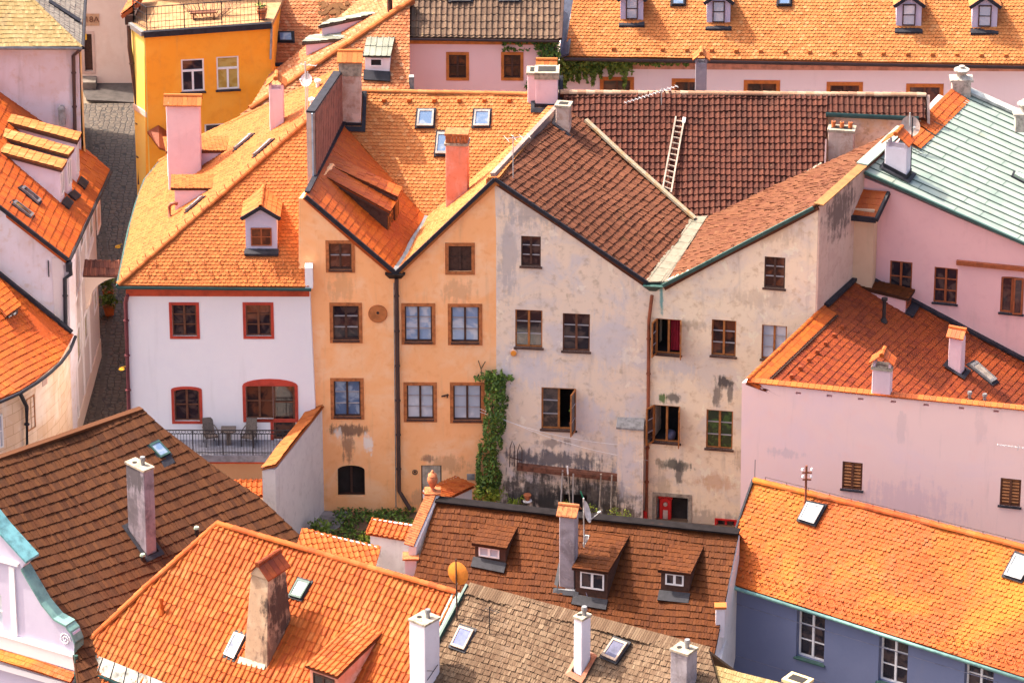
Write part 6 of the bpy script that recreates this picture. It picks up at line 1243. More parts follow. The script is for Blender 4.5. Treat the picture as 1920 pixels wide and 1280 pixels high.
# ================================================================ BACK ROOFS
H = House('rear_orange_house', 'house at the rear with orange hipped roof and metal roofed dormers', 'house', Vector((-8, 16, GZ)))
RPp = Y(690, 166, 13.6); PBk = rp(RPp, 0, 44)
hx0, hx1 = PBk.px(470, 203), PBk.px(775, -2)
tiles([PBk.px(450, 215), PBk.px(450, 300), PBk.px(768, 300), PBk.px(768, 5)], 'beaver', .18, .155, M['t_back'], H.root, sag=.03)
E_ = Z(440, 120, hx0.z); PBl = pl3(hx0, hx1, E_)
tiles([hx0, hx1, PBl.px(690, -14), PBl.px(560, 99), PBl.px(505, 140)], 'beaver', .18, .155, M['t_back'], H.root)
ridge([hx0, hx1], M['t_orange'], H.root, .15, .4)
gm = simple('pale seamed metal', (.21, .215, .17), .5, .2, .2, 2); HK = H
shed(H.root, PBl, (650, 72), (566, 79.5), (580, 67), (668, 55), .16, 'inter', gm, M['ch_pink'], th=.14, tw=.5, te=.8, inset=.05) 
shed(H.root, PBl, (704, 26), (596, 49.5), (612, 39), (704, 25), .3, 'inter', gm, M['ch_pink'], th=.14, tw=.5, te=.8, inset=.05)
shed(H.root, PBk, (688, 70), (680, 105), (732, 106), (739, 71), .35, 'inter', gm, M['w_pink'], th=.07, fr=M['w_pink'], gl=M['room'], wrect=(.2, .72, .28, .88), tw=.26, te=.9, inset=.07, winc=1, edge=M['lead'])
p = PBk.px(771, 163); MB().box(p+Vector((-.1, 0, -.3)), (1, 0, 0), .22, .3, 0, .75).build('vent_stack', M['stone'], H.root)
p = PBl.px(731, 22); MB().tube([p, p+Vector((0, 0, .9))], .12, 10).build('flue', M['wood_dk'], H.root)
H = House('rear_tile_house', 'house at the rear with lichen spotted orange roof and blue skylight', 'house', Vector((-9, 20, GZ)))
BP1 = Y(540, 116, 17.5); PB1 = rp(BP1, 0, 40)
tiles([PB1.px(500, 118), PB1.px(585, 118), PB1.px(700, -15), PB1.px(500, -15)], 'beaver', .18, .155, M['t_back'], H.root, sag=.03)
gutter([PB1.px(505, 118)+Vector((0, -.05, -.08)), PB1.px(552, 117)+Vector((0, -.05, -.08))], M['lead'], H.root, .09); skylight(PB1, ((523, 80), (550, 80), (549, 62), (521, 62)), M['lead'], M['g_sky'], H.root, h=.14)
FB1 = Fac(BP1+Vector((0, .5, 0)), 0); wall(FB1, [(505, 118), (560, 118), (560, 400), (505, 400)], [], M['w_yellow'], H.root, back=(0, 4, 0))
random.seed(5); mm_ = simple('moss', (.16, .07, .025), .95)
for k in range(90):
    u, v = random.gauss(630, 20), random.gauss(22, 13)
    if 6 < v < 48 and 596 < u < 672: p = PB1.px(u, v)+PB1.n*.06; r_ = random.uniform(.05, .13); MB().prism([p+Vector((r_*math.cos(a), r_*math.sin(a)*.7, r_*math.sin(a)*.6)) for a in np.linspace(0, 6.28, 7)[:-1]], PB1.n*.02).build('moss_patch', mm_, H.root)
# pink house behind the ridge, top centre
FP = Fac(Y(765, 72, 16.2), -1.2)
H = House('pink_rear_house', 'pink house behind the ridge with dark pantile roof and ivy', 'house', Vector((FP.o.x+3, 16.2, GZ)))
for r in ((842, 103, 874, 146), (945, 103, 976, 146)): window(H, FP, r, M['wood_dk'], M['g_red'], 2, 2, sur=M['s_bright'], sw=.13, munt=M['wood_dk'], rec=.05)
wall(FP, [(765, 66), (1046, 70), (1046, 400), (765, 400)], holes(H, FP), plaster('bright pink limewash', (.98, .62, .58), (.96, .58, .55), amt=.4, streak=.05), H.root, back=(0, 5, 0))
a, b = FP.sz(765, 68), FP.sz(1046, 72); MB().fbox(FP, a[0], b[0], FP.sz(900, 83)[1], FP.sz(900, 68)[1], -.02, .05).build('band', M['s_bright'], H.root)
PP1 = rp(Y(765, 70, 15.8), -1.2, 42); tiles([PP1.px(763, 69), PP1.px(1049, 73.5), PP1.px(1054, -15), PP1.px(768, -15)], 'pan', .25, .34, M['t_dark'], H.root, st=.035)
strip([PP1.px(763, 69)+Vector((-.03, 0, .0)), PP1.px(768, -15)+Vector((-.03, 0, 0))], .1, .2, M['lead'], H.root, 'verge'); strip([PP1.px(1049, 73)+Vector((.05, 0, 0)), PP1.px(1054, -15)+Vector((.05, 0, 0))], .12, .2, M['wood_dk'], H.root, 'verge'); gutter([PP1.px(763, 71)+Vector((0, -.06, -.05)), PP1.px(1049, 75)+Vector((0, -.06, -.05))], M['pipe_dk'], H.root, .06)
for u in (845, 935): skylight(PP1, ((u, 4), (u+38, 4), (u+39, -8), (u+1, -8)), M['zinc'], M['g_pale'], H.root)
pipe([FP.px(1040, 75)+FP.n*.1, FP.px(1038, 150)+FP.n*.1], M['pipe_dk'], H.root, .06)
# long orange roofed house, top right
FQ = Fac(Y(1060, 112, 19.5), -.9)
H = House('long_pink_house', 'long pale pink house with light orange roof and gabled dormers, top right', 'house', Vector((FQ.px(1500, 118).x, 19.5, GZ)))
PQ = rp(Y(1060, 104, 19.0), -.9, 45)
for u, w_ in ((1156.5, 50), (1291, 50), (1428, 54), (1583, 54), (1733, 56)):
    top = 151+(u-1156)*.022; window(H, FQ, (u-w_/2, top, u+w_/2, top+58), M['wood_md'], M['g_red'], 2, 2, sur=M['s_bright'], sw=.17, munt=M['wood_md'])
wall(FQ, [(1050, 104), (1990, 122), (1990, 420), (1050, 420)], holes(H, FQ), M['w_pink'], H.root, back=(0, 5, 0))
tiles([PQ.px(1058, 105), PQ.px(1990, 122), PQ.px(1990, -20), PQ.px(1078, -20)], 'beaver', .185, .155, M['t_pale'], H.root, sag=.03)
gutter([PQ.px(1058, 107)+Vector((0, -.07, -.08)), PQ.px(1990, 124)+Vector((0, -.07, -.08))], M['pipe_dk'], H.root, .085)
a, b = FQ.sz(1050, 112), FQ.sz(1990, 126); MB().fbox(FQ, a[0], b[0], a[1]-.42, a[1]-.02, -.02, .05).build('band', simple('salmon band', (.74, .36, .24), .85), H.root)
for (bl_, br_2) in (((1163, 38), (1206, 39)), ((1325, 44), (1369, 45)), ((1680, 50), (1727, 51)), ((1822, 52), (1869, 53))):
    gdormer(H.root, PQ, -.9, bl_, br_2, 1.1, .42, M['t_pale'], M['w_gable'], M['wood_dk'], M['curtain'], wr=(.24, .76, .06, .98), ov=.14, wcols=1)
for u, v in ((1259, 11), (1458, 11)): skylight(PQ, ((u, v), (u+24, v), (u+25, v-16), (u+1, v-16)), M['lead'], M['g_sky'], H.root, h=.13)
for k in range(19): p = PQ.px(1150+k*46, 92+k*46*.018); MB().hexa([p+Vector(x) for x in ((-.1, -.1, -.02), (.1, -.1, -.02), (.1, .05, 0), (-.1, .05, 0), (-.07, -.09, .1), (.07, -.09, .1), (.06, .05, .13), (-.06, .05, .13))]).build('snow_guard', M['t_orange'], H.root)
sd_ = simple('blue black sheet', (.05, .06, .10), .4, .3); MB().prism([Y(1050, 105, 18.8), Y(1067, 100, 18.8), Y(1082, -20, 22), Y(1056, -20, 22)], (0, 0, -.1)).build('flashing', sd_, H.root)
P = Y(1303, 178, 12.5); chimney(GH.root, P, -2, .50, .5, (178-118)/40.8, M['ch_grey'], 'gableb', tilem=M['t_orange'], sink=6, label='grey chimney with gabled hat behind the long ridge')

# ================================================================ GROUND, LANE, COURTYARD
def gz(x, y):
    t = min(1, max(0, (-8.5-y)/5.5)); t = t*t*(3-2*t); return -8.3-4.6*t
xs = np.concatenate([np.linspace(-900, -45, 8), np.linspace(-40, 40, 30), np.linspace(45, 900, 8)]); ys = np.concatenate([np.linspace(-700, -40, 6), np.linspace(-34, 60, 48), np.linspace(80, 1200, 8)])
mb = MB(); nx = len(xs)
for y_ in ys:
    for x_ in xs: mb.v.append((x_, y_, gz(x_, y_)))
for j in range(len(ys)-1):
    for i in range(nx-1): mb.f.append([j*nx+i, j*nx+i+1, (j+1)*nx+i+1, (j+1)*nx+i]); mb.m.append(0); mb.t.append(.5)
structure(mb.build('ground', M['terrain']))
st_ = MB().prism([Vector((-24, 3, GZ)), Vector((-13.5, 3, GZ)), Vector((-13.0, 46, GZ)), Vector((-24, 46, GZ))], (0, 0, -.2)); structure(st_.build('lane', M['cobble']))
a, b = Z(163, 187, GZ+.06), Z(252, 192, GZ+.06); pv = MB().prism([a, b, Vector((b.x+.5, FE.o.y, GZ+.06)), Vector((a.x-.5, FE.o.y, GZ+.06))], (0, 0, -.1)); structure(pv.build('pavement', simple('grey paving', (.062, .05, .046), .9, 0, .3, 2)))
q = [Z(u, v, GZ+.012) for u, v in ((160, 215), (165, 215), (215, 560), (186, 790), (178, 790), (207, 560))]; dr = MB().prism([q[1]-Vector((.0, 0, 0)), q[2], q[3], q[4], q[5], q[0]], (0, 0, -.01)); structure(dr.build('gutter_channel', simple('dark stone channel', (.075, .058, .048), .9)))
cy = MB().prism([Vector((-12, -9.5, -7.95)), Vector((14, -9.5, -7.95)), Vector((14, 0, -7.95)), Vector((-12, 0, -7.95))], (0, 0, -.5)); structure(cy.build('courtyard', M['soil']))
p = [Z(u, v, -7.92) for u, v in ((611, 946), (660, 946), (640, 985), (612, 1000), (575, 1000))]; structure(MB().prism(p, (0, 0, -.03)).build('courtyard_paving', M['concrete']))

# garden walls
def gwall(name, label, a, b, zt, th, hgt, mat, tmat, kind, tw, te, capdrop=.35, over=.12, side=1, z2=None):
    t = thing(name, label, 'wall', Vector(((a.x+b.x)/2, (a.y+b.y)/2, zt-hgt)))
    d = (b-a); d.z = 0; d.normalize(); n = Vector((d.y, -d.x, 0)); q = [a, b, b-n*th, a-n*th]; z2 = zt if z2 is None else z2
    zz = [zt, z2, z2, zt]; mb = MB().hexa([Vector((p.x, p.y, zt-hgt)) for p in q]+[Vector((p.x, p.y, z-.02)) for p, z in zip(q, zz)])
    mb.build('wall', mat, t)
    A_, B_ = Vector((a.x, a.y, zt))+n*over-d*over, Vector((b.x, b.y, z2))+n*over+d*over; C_, D_2 = B_-n*(th+2*over), A_-n*(th+2*over); up = Vector((0, 0, capdrop))
    if side == 1: tiles([A_, B_, C_+up, D_2+up], kind, tw, te, tmat, t, 'coping', deck=.06)
    else: tiles([C_, D_2, A_+up, B_+up], kind, tw, te, tmat, t, 'coping', deck=.06)
    if side == 1: MB().prism([D_2+up, C_+up, C_+Vector((0, 0, -.06)), D_2+Vector((0, 0, -.06))], n*.1).build('coping_edge', mat, t)
    return t
zg = FO.px(606, 768).z; g0 = Z(606, 766, zg); g1 = Z(516, 880, zg-.35)
gwall('white_garden_wall', 'white garden wall with orange tile coping running from the apricot house', Vector((g1.x, g1.y, zg)), Vector((g0.x, g0.y, zg)), zg-.35, .58, 6, M['w_garden'], M['t_orange'], 'flat', .17, .3, .26, .04, -1, z2=zg)
zc = Y(694, 997, -9.8).z; a, b = Y(694, 997, -9.8), Y(776, 1010, -10.4)
gwall('short_garden_wall', 'short white wall with wavy orange pantile coping beside the brick coping', a, b, zc, .5, 5, M['w_garden'], M['t_pan'], 'pan', .22, .3, .3, .14, 1)
a, b = Y(560, 1026, -10.6), Y(700, 1060, -11.2)
gwall('low_garden_wall', 'low wall with long wavy pantile coping behind the orange ridge', a, b, a.z, .9, 4, M['w_garden'], M['t_pan'], 'pan', .22, .32, .35, .1, 1, z2=b.z)
a, b = Y(440, 928, -3.4), Y(495, 940, -3.4)
gwall('lean_to_wall', 'low wall with orange pantiles under the balcony', a, b, a.z, .7, 4, M['w_peach'], M['t_pan'], 'pan', .22, .32, .3, .1, 1)
a, b = Y(828, 935, -4.2), Y(885, 912, -1.0)
gwall('tile_topped_wall', 'low dividing wall with orange and white tile ridge by the grey door', a, b, a.z, .7, 3, M['w_garden'], M['t_pan'], 'pan', .22, .3, .3, .1, 1, z2=b.z)
# arch over the lane
ar = thing('lane_arch', 'white arch with dark tiled top spanning the lane between two houses', 'arch', Vector((-17.3, 8.6, GZ)))
a, b = Y(158, 512, 8.4), Y(226, 512, 8.4); z_ = a.z; mb = MB(); 
pts = [(a.x, z_-1.75), (a.x+.08, z_-1.7)]+[(a.x+.08+(b.x-a.x-.08)*(1-math.cos(math.pi/2*k/10)), z_-1.7+1.5*math.sin(math.pi/2*k/10)) for k in range(1, 11)]+[(b.x, z_), (a.x, z_)]
F_ = Fac(Vector((0, 8.4, 0)), 0); wall(F_, pts, [], M['w_beige'], ar, back=(.1, .7, 0), px=False)
tiles([Vector((a.x-.05, 8.2, z_-.05)), Vector((b.x+.1, 8.2, z_-.05)), Vector((b.x+.15, 8.85, z_+.42)), Vector((a.x, 8.85, z_+.42))], 'pan', .2, .34, tilemat('dark old pantile', [(.12, .05, .04), (.2, .07, .05), (.28, .1, .06)]), ar, 'coping', deck=.06)

# ================================================================ CLIMBERS AND PLANTS
def plant(name, label, loc, pts, size, mat, cat='plant', stem=None, nrm=None, flat=.35):
    t = thing(name, label, cat, loc); leafmesh(pts, size, flat, nrm).build('foliage', mat, t)
    mb = MB()
    for s_ in (stem or [[Vector(loc), Vector(loc)+Vector((.02, 0, .4))]]): mb.tube(s_, [.03]*(len(s_)-1)+[.012], 5)
    mb.build('stem', M['stem'], t); return t
pts = []; ctr = []
prof = [(927, 697, 16), (928, 715, 21), (930, 740, 20), (930, 780, 19), (922, 820, 21), (914, 860, 22), (917, 890, 22), (916, 915, 24)]
for k in range(4200):
    t = random.random()*(len(prof)-1); i = int(t); f_ = t-i; u, v, r_ = [lerp(prof[i][j], prof[i+1][j], f_) for j in range(3)]
    uu = u+r_*math.sin(random.uniform(-1.5, 1.5))*(.9+.35*noise.noise((v*.05, 3, k*.0))); p = FO.px(uu, v+random.gauss(0, 5)); d_ = .1+.62*max(0, 1-((uu-u)/r_)**2)**.5*(.7+.5*noise.noise((u*.1, v*.09, 1.3)))
    if noise.noise((uu*.10, v*.10, 5)) > -.16: pts.append(p+FO.n*(d_*random.random()**.4))
for k in range(160): u = random.uniform(890, 962); v = 703+abs(u-926)*.12+random.gauss(0, 4); pts.append(FO.px(u, v)+FO.n*random.uniform(.05, .3))
plant('ivy', 'thick column of dark ivy climbing where the apricot and grey walls meet', FO.px(918, 930), pts, .085, M['leaf'], 'ivy', [[FO.px(918, 930)+FO.n*.05, FO.px(922, 800)+FO.n*.06, FO.px(924, 700)+FO.n*.06]], (0, -1, .3), .45)
mb = MB(); p = FO.px(902, 690)+FO.n*.06; mb.tube([p, FO.px(897, 674)+FO.n*.1], .02, 5).tube([p, FO.px(910, 676)+FO.n*.1], .02, 5).tube([p, FO.px(904, 710)+FO.n*.06], .02, 5); t = thing('dead_branch', 'forked bare branch on the apricot wall above the ivy', 'branch', p); mb.build('twig', M['stem'], t)
pts = []
for k in range(1700):
    u = random.uniform(940, 1050); v = random.uniform(70, 165)
    a_ = 1 if (v < 92 and u > 940+(92-v)*.2 and noise.noise((u*.06, v*.1, 2)) > -.1) else 0
    b_ = 1 if (u > 1008+max(0, (118-v))*.05 and abs(v-110-(u-1020)*-.6) < 30 and noise.noise((u*.08, v*.08, 7)) > -.25) else 0
    c_ = 1 if (v > 150 and 985 < u < 1010) else 0
    if u > 1030: b_ = 1
    if a_ or b_ or c_: pts.append(FP.px(u, v)+FP.n*random.uniform(.05, .3))
plant('ivy', 'ivy hanging under the eaves of the bright pink rear house', FP.px(1040, 160), pts, .11, M['leaf'], 'ivy', [[FP.px(1042, 170)+FP.n*.1, FP.px(1040, 90)+FP.n*.1]], (0, -1, .3), .45)
pts = []
for k in range(4200):
    u = random.uniform(1050, 1290); v = random.uniform(98, 168)
    top = abs(v-107-(u-1050)*.02) < 5 and u < 1290 and noise.noise((u*.07, 1, 3)) > -.35
    hang = 1050 < u < 1200 and v > 105 and v < 118+34*max(0, noise.noise((u*.085, 4, 1))+.35)*1.4 and u < 1185
    dens = 1050 < u < 1102 and v < 150+18*noise.noise((u*.11, 2, 9)) and noise.noise((u*.16, v*.03, 4)) > -.22
    if top or hang or dens: pts.append(FQ.px(u, v)+FQ.n*random.uniform(.1, .45 if not top else .62))
plant('ivy', 'ivy trailing along the gutter of the long pale pink house', FQ.px(1055, 170), pts, .11, M['leaf_m'], 'ivy', [[FQ.px(1056, 172)+FQ.n*.1, FQ.px(1056, 110)+FQ.n*.15]], (0, -1, .2), .45)
def bush(name, label, u, v, z, r, n, size, mat, zs=.8, cat='shrub'):
    p = Z(u, v, z); pts = []
    while len(pts) < n:
        q = Vector((random.gauss(0, .5), random.gauss(0, .5), random.gauss(0, .5)))
        if .35 < q.length < 1 and noise.noise(q*2.3+Vector((u, v, 0))) > -.15: pts.append(p+Vector((q.x*r, q.y*r, r*zs*.8+q.z*r*zs)))
    return plant(name, label, p, pts, size, mat, cat, [[p, p+Vector((.1*r, 0, r))], [p, p+Vector((-.2*r, .1*r, r*.9))]])
bush('shrub', 'yellow green shrub at the foot of the ivy column', 915, 940, -7.4, .72, 520, .09, M['leaf_b'])
bush('shrub', 'leafy green plant against the white garden wall', 598, 1003, -7.9, .55, 220, .10, M['leaf_m'])
bush('shrub', 'small bright yellow green bush beside the short white wall', 687, 1018, -7.9, .34, 160, .07, M['leaf_b'])
bush('shrub', 'bright green tuft next to the brick coping', 783, 990, -7.9, .3, 110, .07, M['leaf_b'])
for (u, v, lab) in ((1063, 962, 'yellow green seedling left of the laundry poles'), (1108, 970, 'bright lime plant by the dark low opening'), (1150, 976, 'small lime plant beneath the middle laundry pole'), (1172, 982, 'tiny lime seedling near the buttress foot')): bush('young_plant', lab, u, v, -7.6, .32, 90, .06, M['leaf_b'], 1.2, 'plant')
p = Z(965, 958, -7.8); mb = MB()
for k in range(34):
    a = random.uniform(0, 6.28); l = random.uniform(.5, 1.0); d_ = Vector((math.cos(a), math.sin(a)*.6, 0)); w_ = Vector((-d_.y, d_.x, 0))*.035; P_ = [p+d_*(.1), p+d_*(l*.35)+Vector((0, 0, l*.8)), p+d_*(l*.85)+Vector((0, 0, l*.75+random.uniform(-.3, .1)))]
    mb.poly([P_[0]-w_, P_[0]+w_, P_[1]+w_, P_[1]-w_]); mb.poly([P_[1]-w_, P_[1]+w_, P_[2]]); mb.t[-2:] = [random.random()]*2
t = thing('strap_leaf_plant', 'plant with long arching strap leaves at the foot of the grey wall', 'plant', p); mb.build('foliage', M['leaf_b'], t)
pts = []
for k in range(4200):
    u, v = random.uniform(590, 790), random.uniform(955, 1050)
    if noise.noise((u*.022, v*.05, 8)) > -.12 and u > 632-(v-950)*.5: q = Z(u, v, -7.93); pts.append(q+Vector((0, 0, random.uniform(0, .22))))
for k in range(900): u = random.uniform(655, 780); pts.append(Z(u, 949+(u-655)*.03+random.uniform(-2, 5), -7.9)+Vector((0, 0, random.uniform(0, .2))))
gc = leafmesh(pts, .075).build('ground_cover', M['leaf']); gc['kind'] = 'stuff'; gc['label'] = 'low green weeds covering the bare courtyard earth'
# potted plants in the lane
for u, v, lab, r_ in ((203, 560, 'dark potted bush standing behind the arch in the lane', .45), (205, 590, 'green potted bush in front of the one by the arch', .4)):
    p = Z(u, v, GZ); t = thing('potted_bush', lab, 'potted plant', p, 'potted bushes in the lane'); MB().lathe(p, [(.2, 0), (.28, .42), (.3, .45)], 12).build('pot', M['pot'], t)
    leafmesh([p+Vector((random.gauss(0, r_*.45), random.gauss(0, r_*.45), .75+random.gauss(0, r_*.45))) for _ in range(220)], .09).build('foliage', M['leaf'], t)

# ================================================================ LOOSE THINGS
def dish(name, label, P, r, face, mat, poleh, arm=True, polemat='alu'):
    t = thing(name, label, 'satellite dish', P); f = Vector(face).normalized(); x = f.cross(Vector((0, 0, 1))).normalized(); y = x.cross(f); c = P+Vector((0, 0, poleh)); mb = MB(); K, Rn = 24, 5; i0 = 0
    for sgn in (0, 1):
        for j in range(Rn+1):
            for k in range(K): a = 2*math.pi*k/K; q = r*j/Rn; mb.v.append(tuple(c+x*(q*math.cos(a))+y*(q*1.06*math.sin(a))+f*(.10*(j/Rn)**2-.012*sgn)))
        o_ = sgn*(Rn+1)*K
        for j in range(Rn):
            for k in range(K): mb.f.append([o_+j*K+k, o_+j*K+(k+1) % K, o_+(j+1)*K+(k+1) % K, o_+(j+1)*K+k]); mb.m.append(0); mb.t.append(.5)
    mb.build('reflector', mat, t, True)
    m2 = MB().tube([c-y*r*.95+f*.05, c+f*.55-y*.35*r], .02, 6).tube([c+f*.5-y*.35*r, c+f*.62-y*.3*r], .045, 8); m2.build('feed_arm', M['alu'], t); MB().tube([P-Vector((0, 0, .3)), c-f*.06+Vector((0, 0, r*1.5))], .03, 8).build('pole', M[polemat], t); return t
PW_ = PW.px(857, 1165)
dish('satellite_dish', 'orange satellite dish on a dark mast above the shingle roof', PW.px(857, 1160), .44, (.5, .85, -.05), simple('faded orange dish', (.62, .19, .02), .6, 0, .15, 6), 1.9, polemat='wood_dk')
dish('satellite_dish', 'pale translucent satellite dish on the antenna mast of the white house', PLw.px(577, 213), .27, (-.3, -.6, .4), simple('pale dish', (.62, .50, .50), .5), 1.5)
dish('satellite_dish', 'white satellite dish beside the terracotta headed grey chimney', PD.px(1096, 1052), .42, (.85, -.15, .3), simple('cream dish', (.62, .55, .50), .5), 2.15)
dish('satellite_dish', 'large wire mesh satellite dish by the orange parapet tiles', Z(1705, 262, m0.z+.1), .42, (.2, -.8, .5), simple('sooty mesh dish', (.42, .30, .26), .7), .6)
def yagi(name, label, P, h, boom, L, n, el, mat='alu', z=None, r=.022):
    t = thing(name, label, 'antenna', P); MB().tube([P-Vector((0, 0, .2)), P+Vector((0, 0, h))], r, 7).build('mast', M[mat], t)
    b = Vector(boom).normalized(); e = b.cross(Vector((0, 0, 1))).normalized(); zz = h-.12 if z is None else z; o = P+Vector((0, 0, zz)); mb = MB().tube([o-b*L*.3, o+b*L*.7], .014, 6)
    for k in range(n): q = o+b*(L*(-.28+.96*k/(n-1))); l = el*(1-.3*k/n); mb.tube([q-e*l, q+e*l], .009, 5)
    mb.build('boom', M[mat], t); return t
yagi('tv_antenna', 'thin mast with small antenna on the white house ridge', PLw.px(574, 214), 2.35, (1, -.3, 0), .7, 3, .16, r=.03)
yagi('tv_antenna', 'white mast with fork antenna at the orange parapet corner', PGL.px(962, 338), 2.0, (.9, .3, 0), 1.0, 4, .35)
t = yagi('tv_antenna', 'long pale antenna lying across the old red pantile roof', PGT.px(1240, 195)+Vector((0, -.1, 0)), .75, (-1, -.55, -.12), 2.6, 15, .16)
yagi('tv_antenna', 'tall dark antenna mast on the pale green roof', PM.px(1707, 328), 2.6, (.5, -.8, 0), 1.0, 5, .22, 'lead', z=1.2, r=.028)
yagi('tv_antenna', 'white boom antenna in front of the rose wall', FR.px(1912, 826)+FR.n*.45, .05, (-1, .2, .05), 1.2, 9, .10, 'alu', r=.012)
yagi('tv_antenna', 'small antenna on the shingle roof below the orange dish', PW.px(918, 1190), 1.2, (1, -.6, 0), .6, 4, .2, 'black', r=.02)
mb = MB(); p = PB.px(1510, 948); t = thing('insulator_pole', 'rusty pole with white insulators on the patchy orange roof', 'pole', p); mb.tube([p-Vector((0, 0, .2)), p+Vector((0, 0, 1.75))], .045, 8); mb.bar(p+Vector((-.16, 0, 1.45)), p+Vector((.22, 0, 1.45)), .06, .06); mb.bar(p+Vector((-.14, 0, 1.15)), p+Vector((.2, 0, 1.15)), .06, .06); mb.build('mast', M['pipe_rust'], t)
for x, z_ in ((-.15, 1.5), (.2, 1.5), (-.13, 1.2), (.19, 1.2)): MB().tube([p+Vector((x, -.02, z_)), p+Vector((x, -.02, z_+.08)), p+Vector((x, -.02, z_+.15))], [.03, .06, .03], 8).build('insulator', M['wht'], t)
# ladder on the red pantile slope
t = thing('ladder', 'pale wooden ladder lying on the old red pantile slope', 'ladder', PGT.px(1250, 362)); mb = MB(); n_ = PGT.n*.16
L0, L1, R0_, R1_ = [PGT.px(*x)+n_ for x in ((1242, 358), (1267, 222), (1258, 364), (1283, 224))]
for nm, a, b in (('rail', L0, L1), ('rail', R0_, R1_)): MB().bar(a, b, .065, .08, 0, PGT.n).build(nm, M['ladder'], t)
for k in range(13): MB().bar(lerp(L0, L1, (k+.5)/13.2), lerp(R0_, R1_, (k+.5)/13.2), .045, .045).build('rung', M['ladder'], t)
a = lerp(R0_, R1_, .93); MB().bar(a, lerp(R0_, R1_, 1.0), .13, .1, 0, PGT.n).build('end_cap', M['wht'], t)
# balcony furniture
def chair(label, u, v, ang, name='armchair'):
    P = Z(u, v, bz); t = thing(name, label, 'chair', P, 'wicker chairs on the balcony'); d = Vector((math.cos(R(ang)), math.sin(R(ang)), 0)); b = Vector((-d.y, d.x, 0)); g = lambda x, y, z: P+d*x+b*y+Vector((0, 0, z))
    MB().hexa([g(-.26, -.26, .38), g(.26, -.26, .38), g(.24, .24, .36), g(-.24, .24, .36), g(-.26, -.26, .45), g(.26, -.26, .45), g(.24, .24, .43), g(-.24, .24, .43)]).build('seat', M['rattan'], t)
    MB().hexa([g(-.24, .2, .42), g(.24, .2, .42), g(.24, .26, .42), g(-.24, .26, .42), g(-.22, .38, 1.05), g(.22, .38, 1.05), g(.22, .43, 1.05), g(-.22, .43, 1.05)]).build('backrest', M['rattan'], t)
    for s_ in (-1, 1):
        MB().tube([g(.27*s_, -.26, 0), g(.27*s_, -.26, .62)], .02, 6).build('leg', M['black'], t); MB().tube([g(.24*s_, .27, 0), g(.24*s_, .22, .42)], .02, 6).build('leg', M['black'], t); MB().tube([g(.27*s_, -.28, .62), g(.29*s_, 0, .66), g(.25*s_, .3, .72)], .025, 6).build('armrest', M['rattan'], t)
    return t
chair('brown wicker chair left of the balcony table', 395, 832, 20); chair('brown wicker chair right of the balcony table', 468, 833, -14)
P = Z(429, 833, bz); t = thing('table', 'small square brown table on a single leg on the balcony', 'table', P); MB().box(P+Vector((-.31, -.3, .68)), (1, 0, 0), .62, .6, 0, .045).build('tabletop', M['rattan'], t); MB().box(P+Vector((-.09, -.08, 0)), (1, 0, 0), .18, .18, 0, .68).build('leg', M['rattan'], t)
P = URN; t = thing('urn', 'terracotta urn with lid on the white pillar by the brick coping', 'urn', P); MB().lathe(P, [(.14, 0), (.14, .04), (.07, .1), (.12, .2), (.2, .4), (.215, .5), (.17, .62), (.14, .66)], 18).build('body', M['terracotta'], t, True); MB().lathe(P+Vector((0, 0, .66)), [(.18, 0), (.17, .05), (.09, .11), (.05, .14), (.06, .18), (.02, .22)], 16).build('lid', M['terracotta'], t, True)
P = FG.px(963.5, 660); t = thing('wall_lamp', 'round orange lamp disc on the grey wall beneath the window', 'lamp', P); MB().tube([P, P+FG.n*.1], .16, 18).build('rim', simple('pale rim', (.7, .5, .4), .6), t); MB().tube([P+FG.n*.1, P+FG.n*.14], .12, 16).build('lens', simple('orange lens', (.8, .28, .03), .4), t)
P = FO.px(778, 884); t = thing('iron_ring', 'rusty iron ring on the apricot wall beside the grey door', 'ring', P); MB().tube([P+Vector((.1*math.cos(a), -.05, .1*math.sin(a))) for a in np.linspace(0, 6.28, 14)], .02, 6, caps=False).build('hoop', M['black'], t); MB().tube([P, P+FO.n*.06], .04, 8).build('boss', M['black'], t)
mb = MB(); P = FO.px(834, 741); t = thing('wall_hook', 'iron hook bracket between two windows of the apricot house', 'hook', P); mb.bar(P+Vector((-.14, -.06, -.02)), P+Vector((.16, -.06, .06)), .05, .05).bar(P+Vector((.1, -.06, -.08)), P+Vector((.12, -.1, .1)), .04, .04).bar(P, P+FO.n*.1, .05, .05); mb.build('bar', M['wood_dk'], t)
# clothes poles
a, b = FG.px(1042, 868)+FG.n*.75, FG.px(1140, 877)+FG.n*.75
for i, (u0, v0, u1, v1, lab) in enumerate(((1058, 868, 1053, 945, 'leftmost pale laundry pole under the rusty rail'), (1078, 873, 1076, 958, 'grey laundry pole right of the tall brush'), (1130, 874, 1124, 970, 'wooden laundry pole at the right end of the rail'), (1150, 876, 1147, 972, 'short dark tipped pole beside the buttress'))):
    t = thing('laundry_pole', lab, 'pole', FG.px(u1, v1)+FG.n*.7, 'laundry poles by the grey wall'); MB().tube([FG.px(u1, v1+12)+FG.n*.7, FG.px(u0, v0)+FG.n*.7], .035, 7).build('post', [M['alu'], M['alu'], M['wood_grey'], M['wood_grey']][i], t)
t = thing('laundry_rail', 'thin rusty rail resting across the laundry poles', 'rail', lerp(a, b, .5)); MB().tube([a, b], .02, 6).build('bar', M['wood_md'], t)
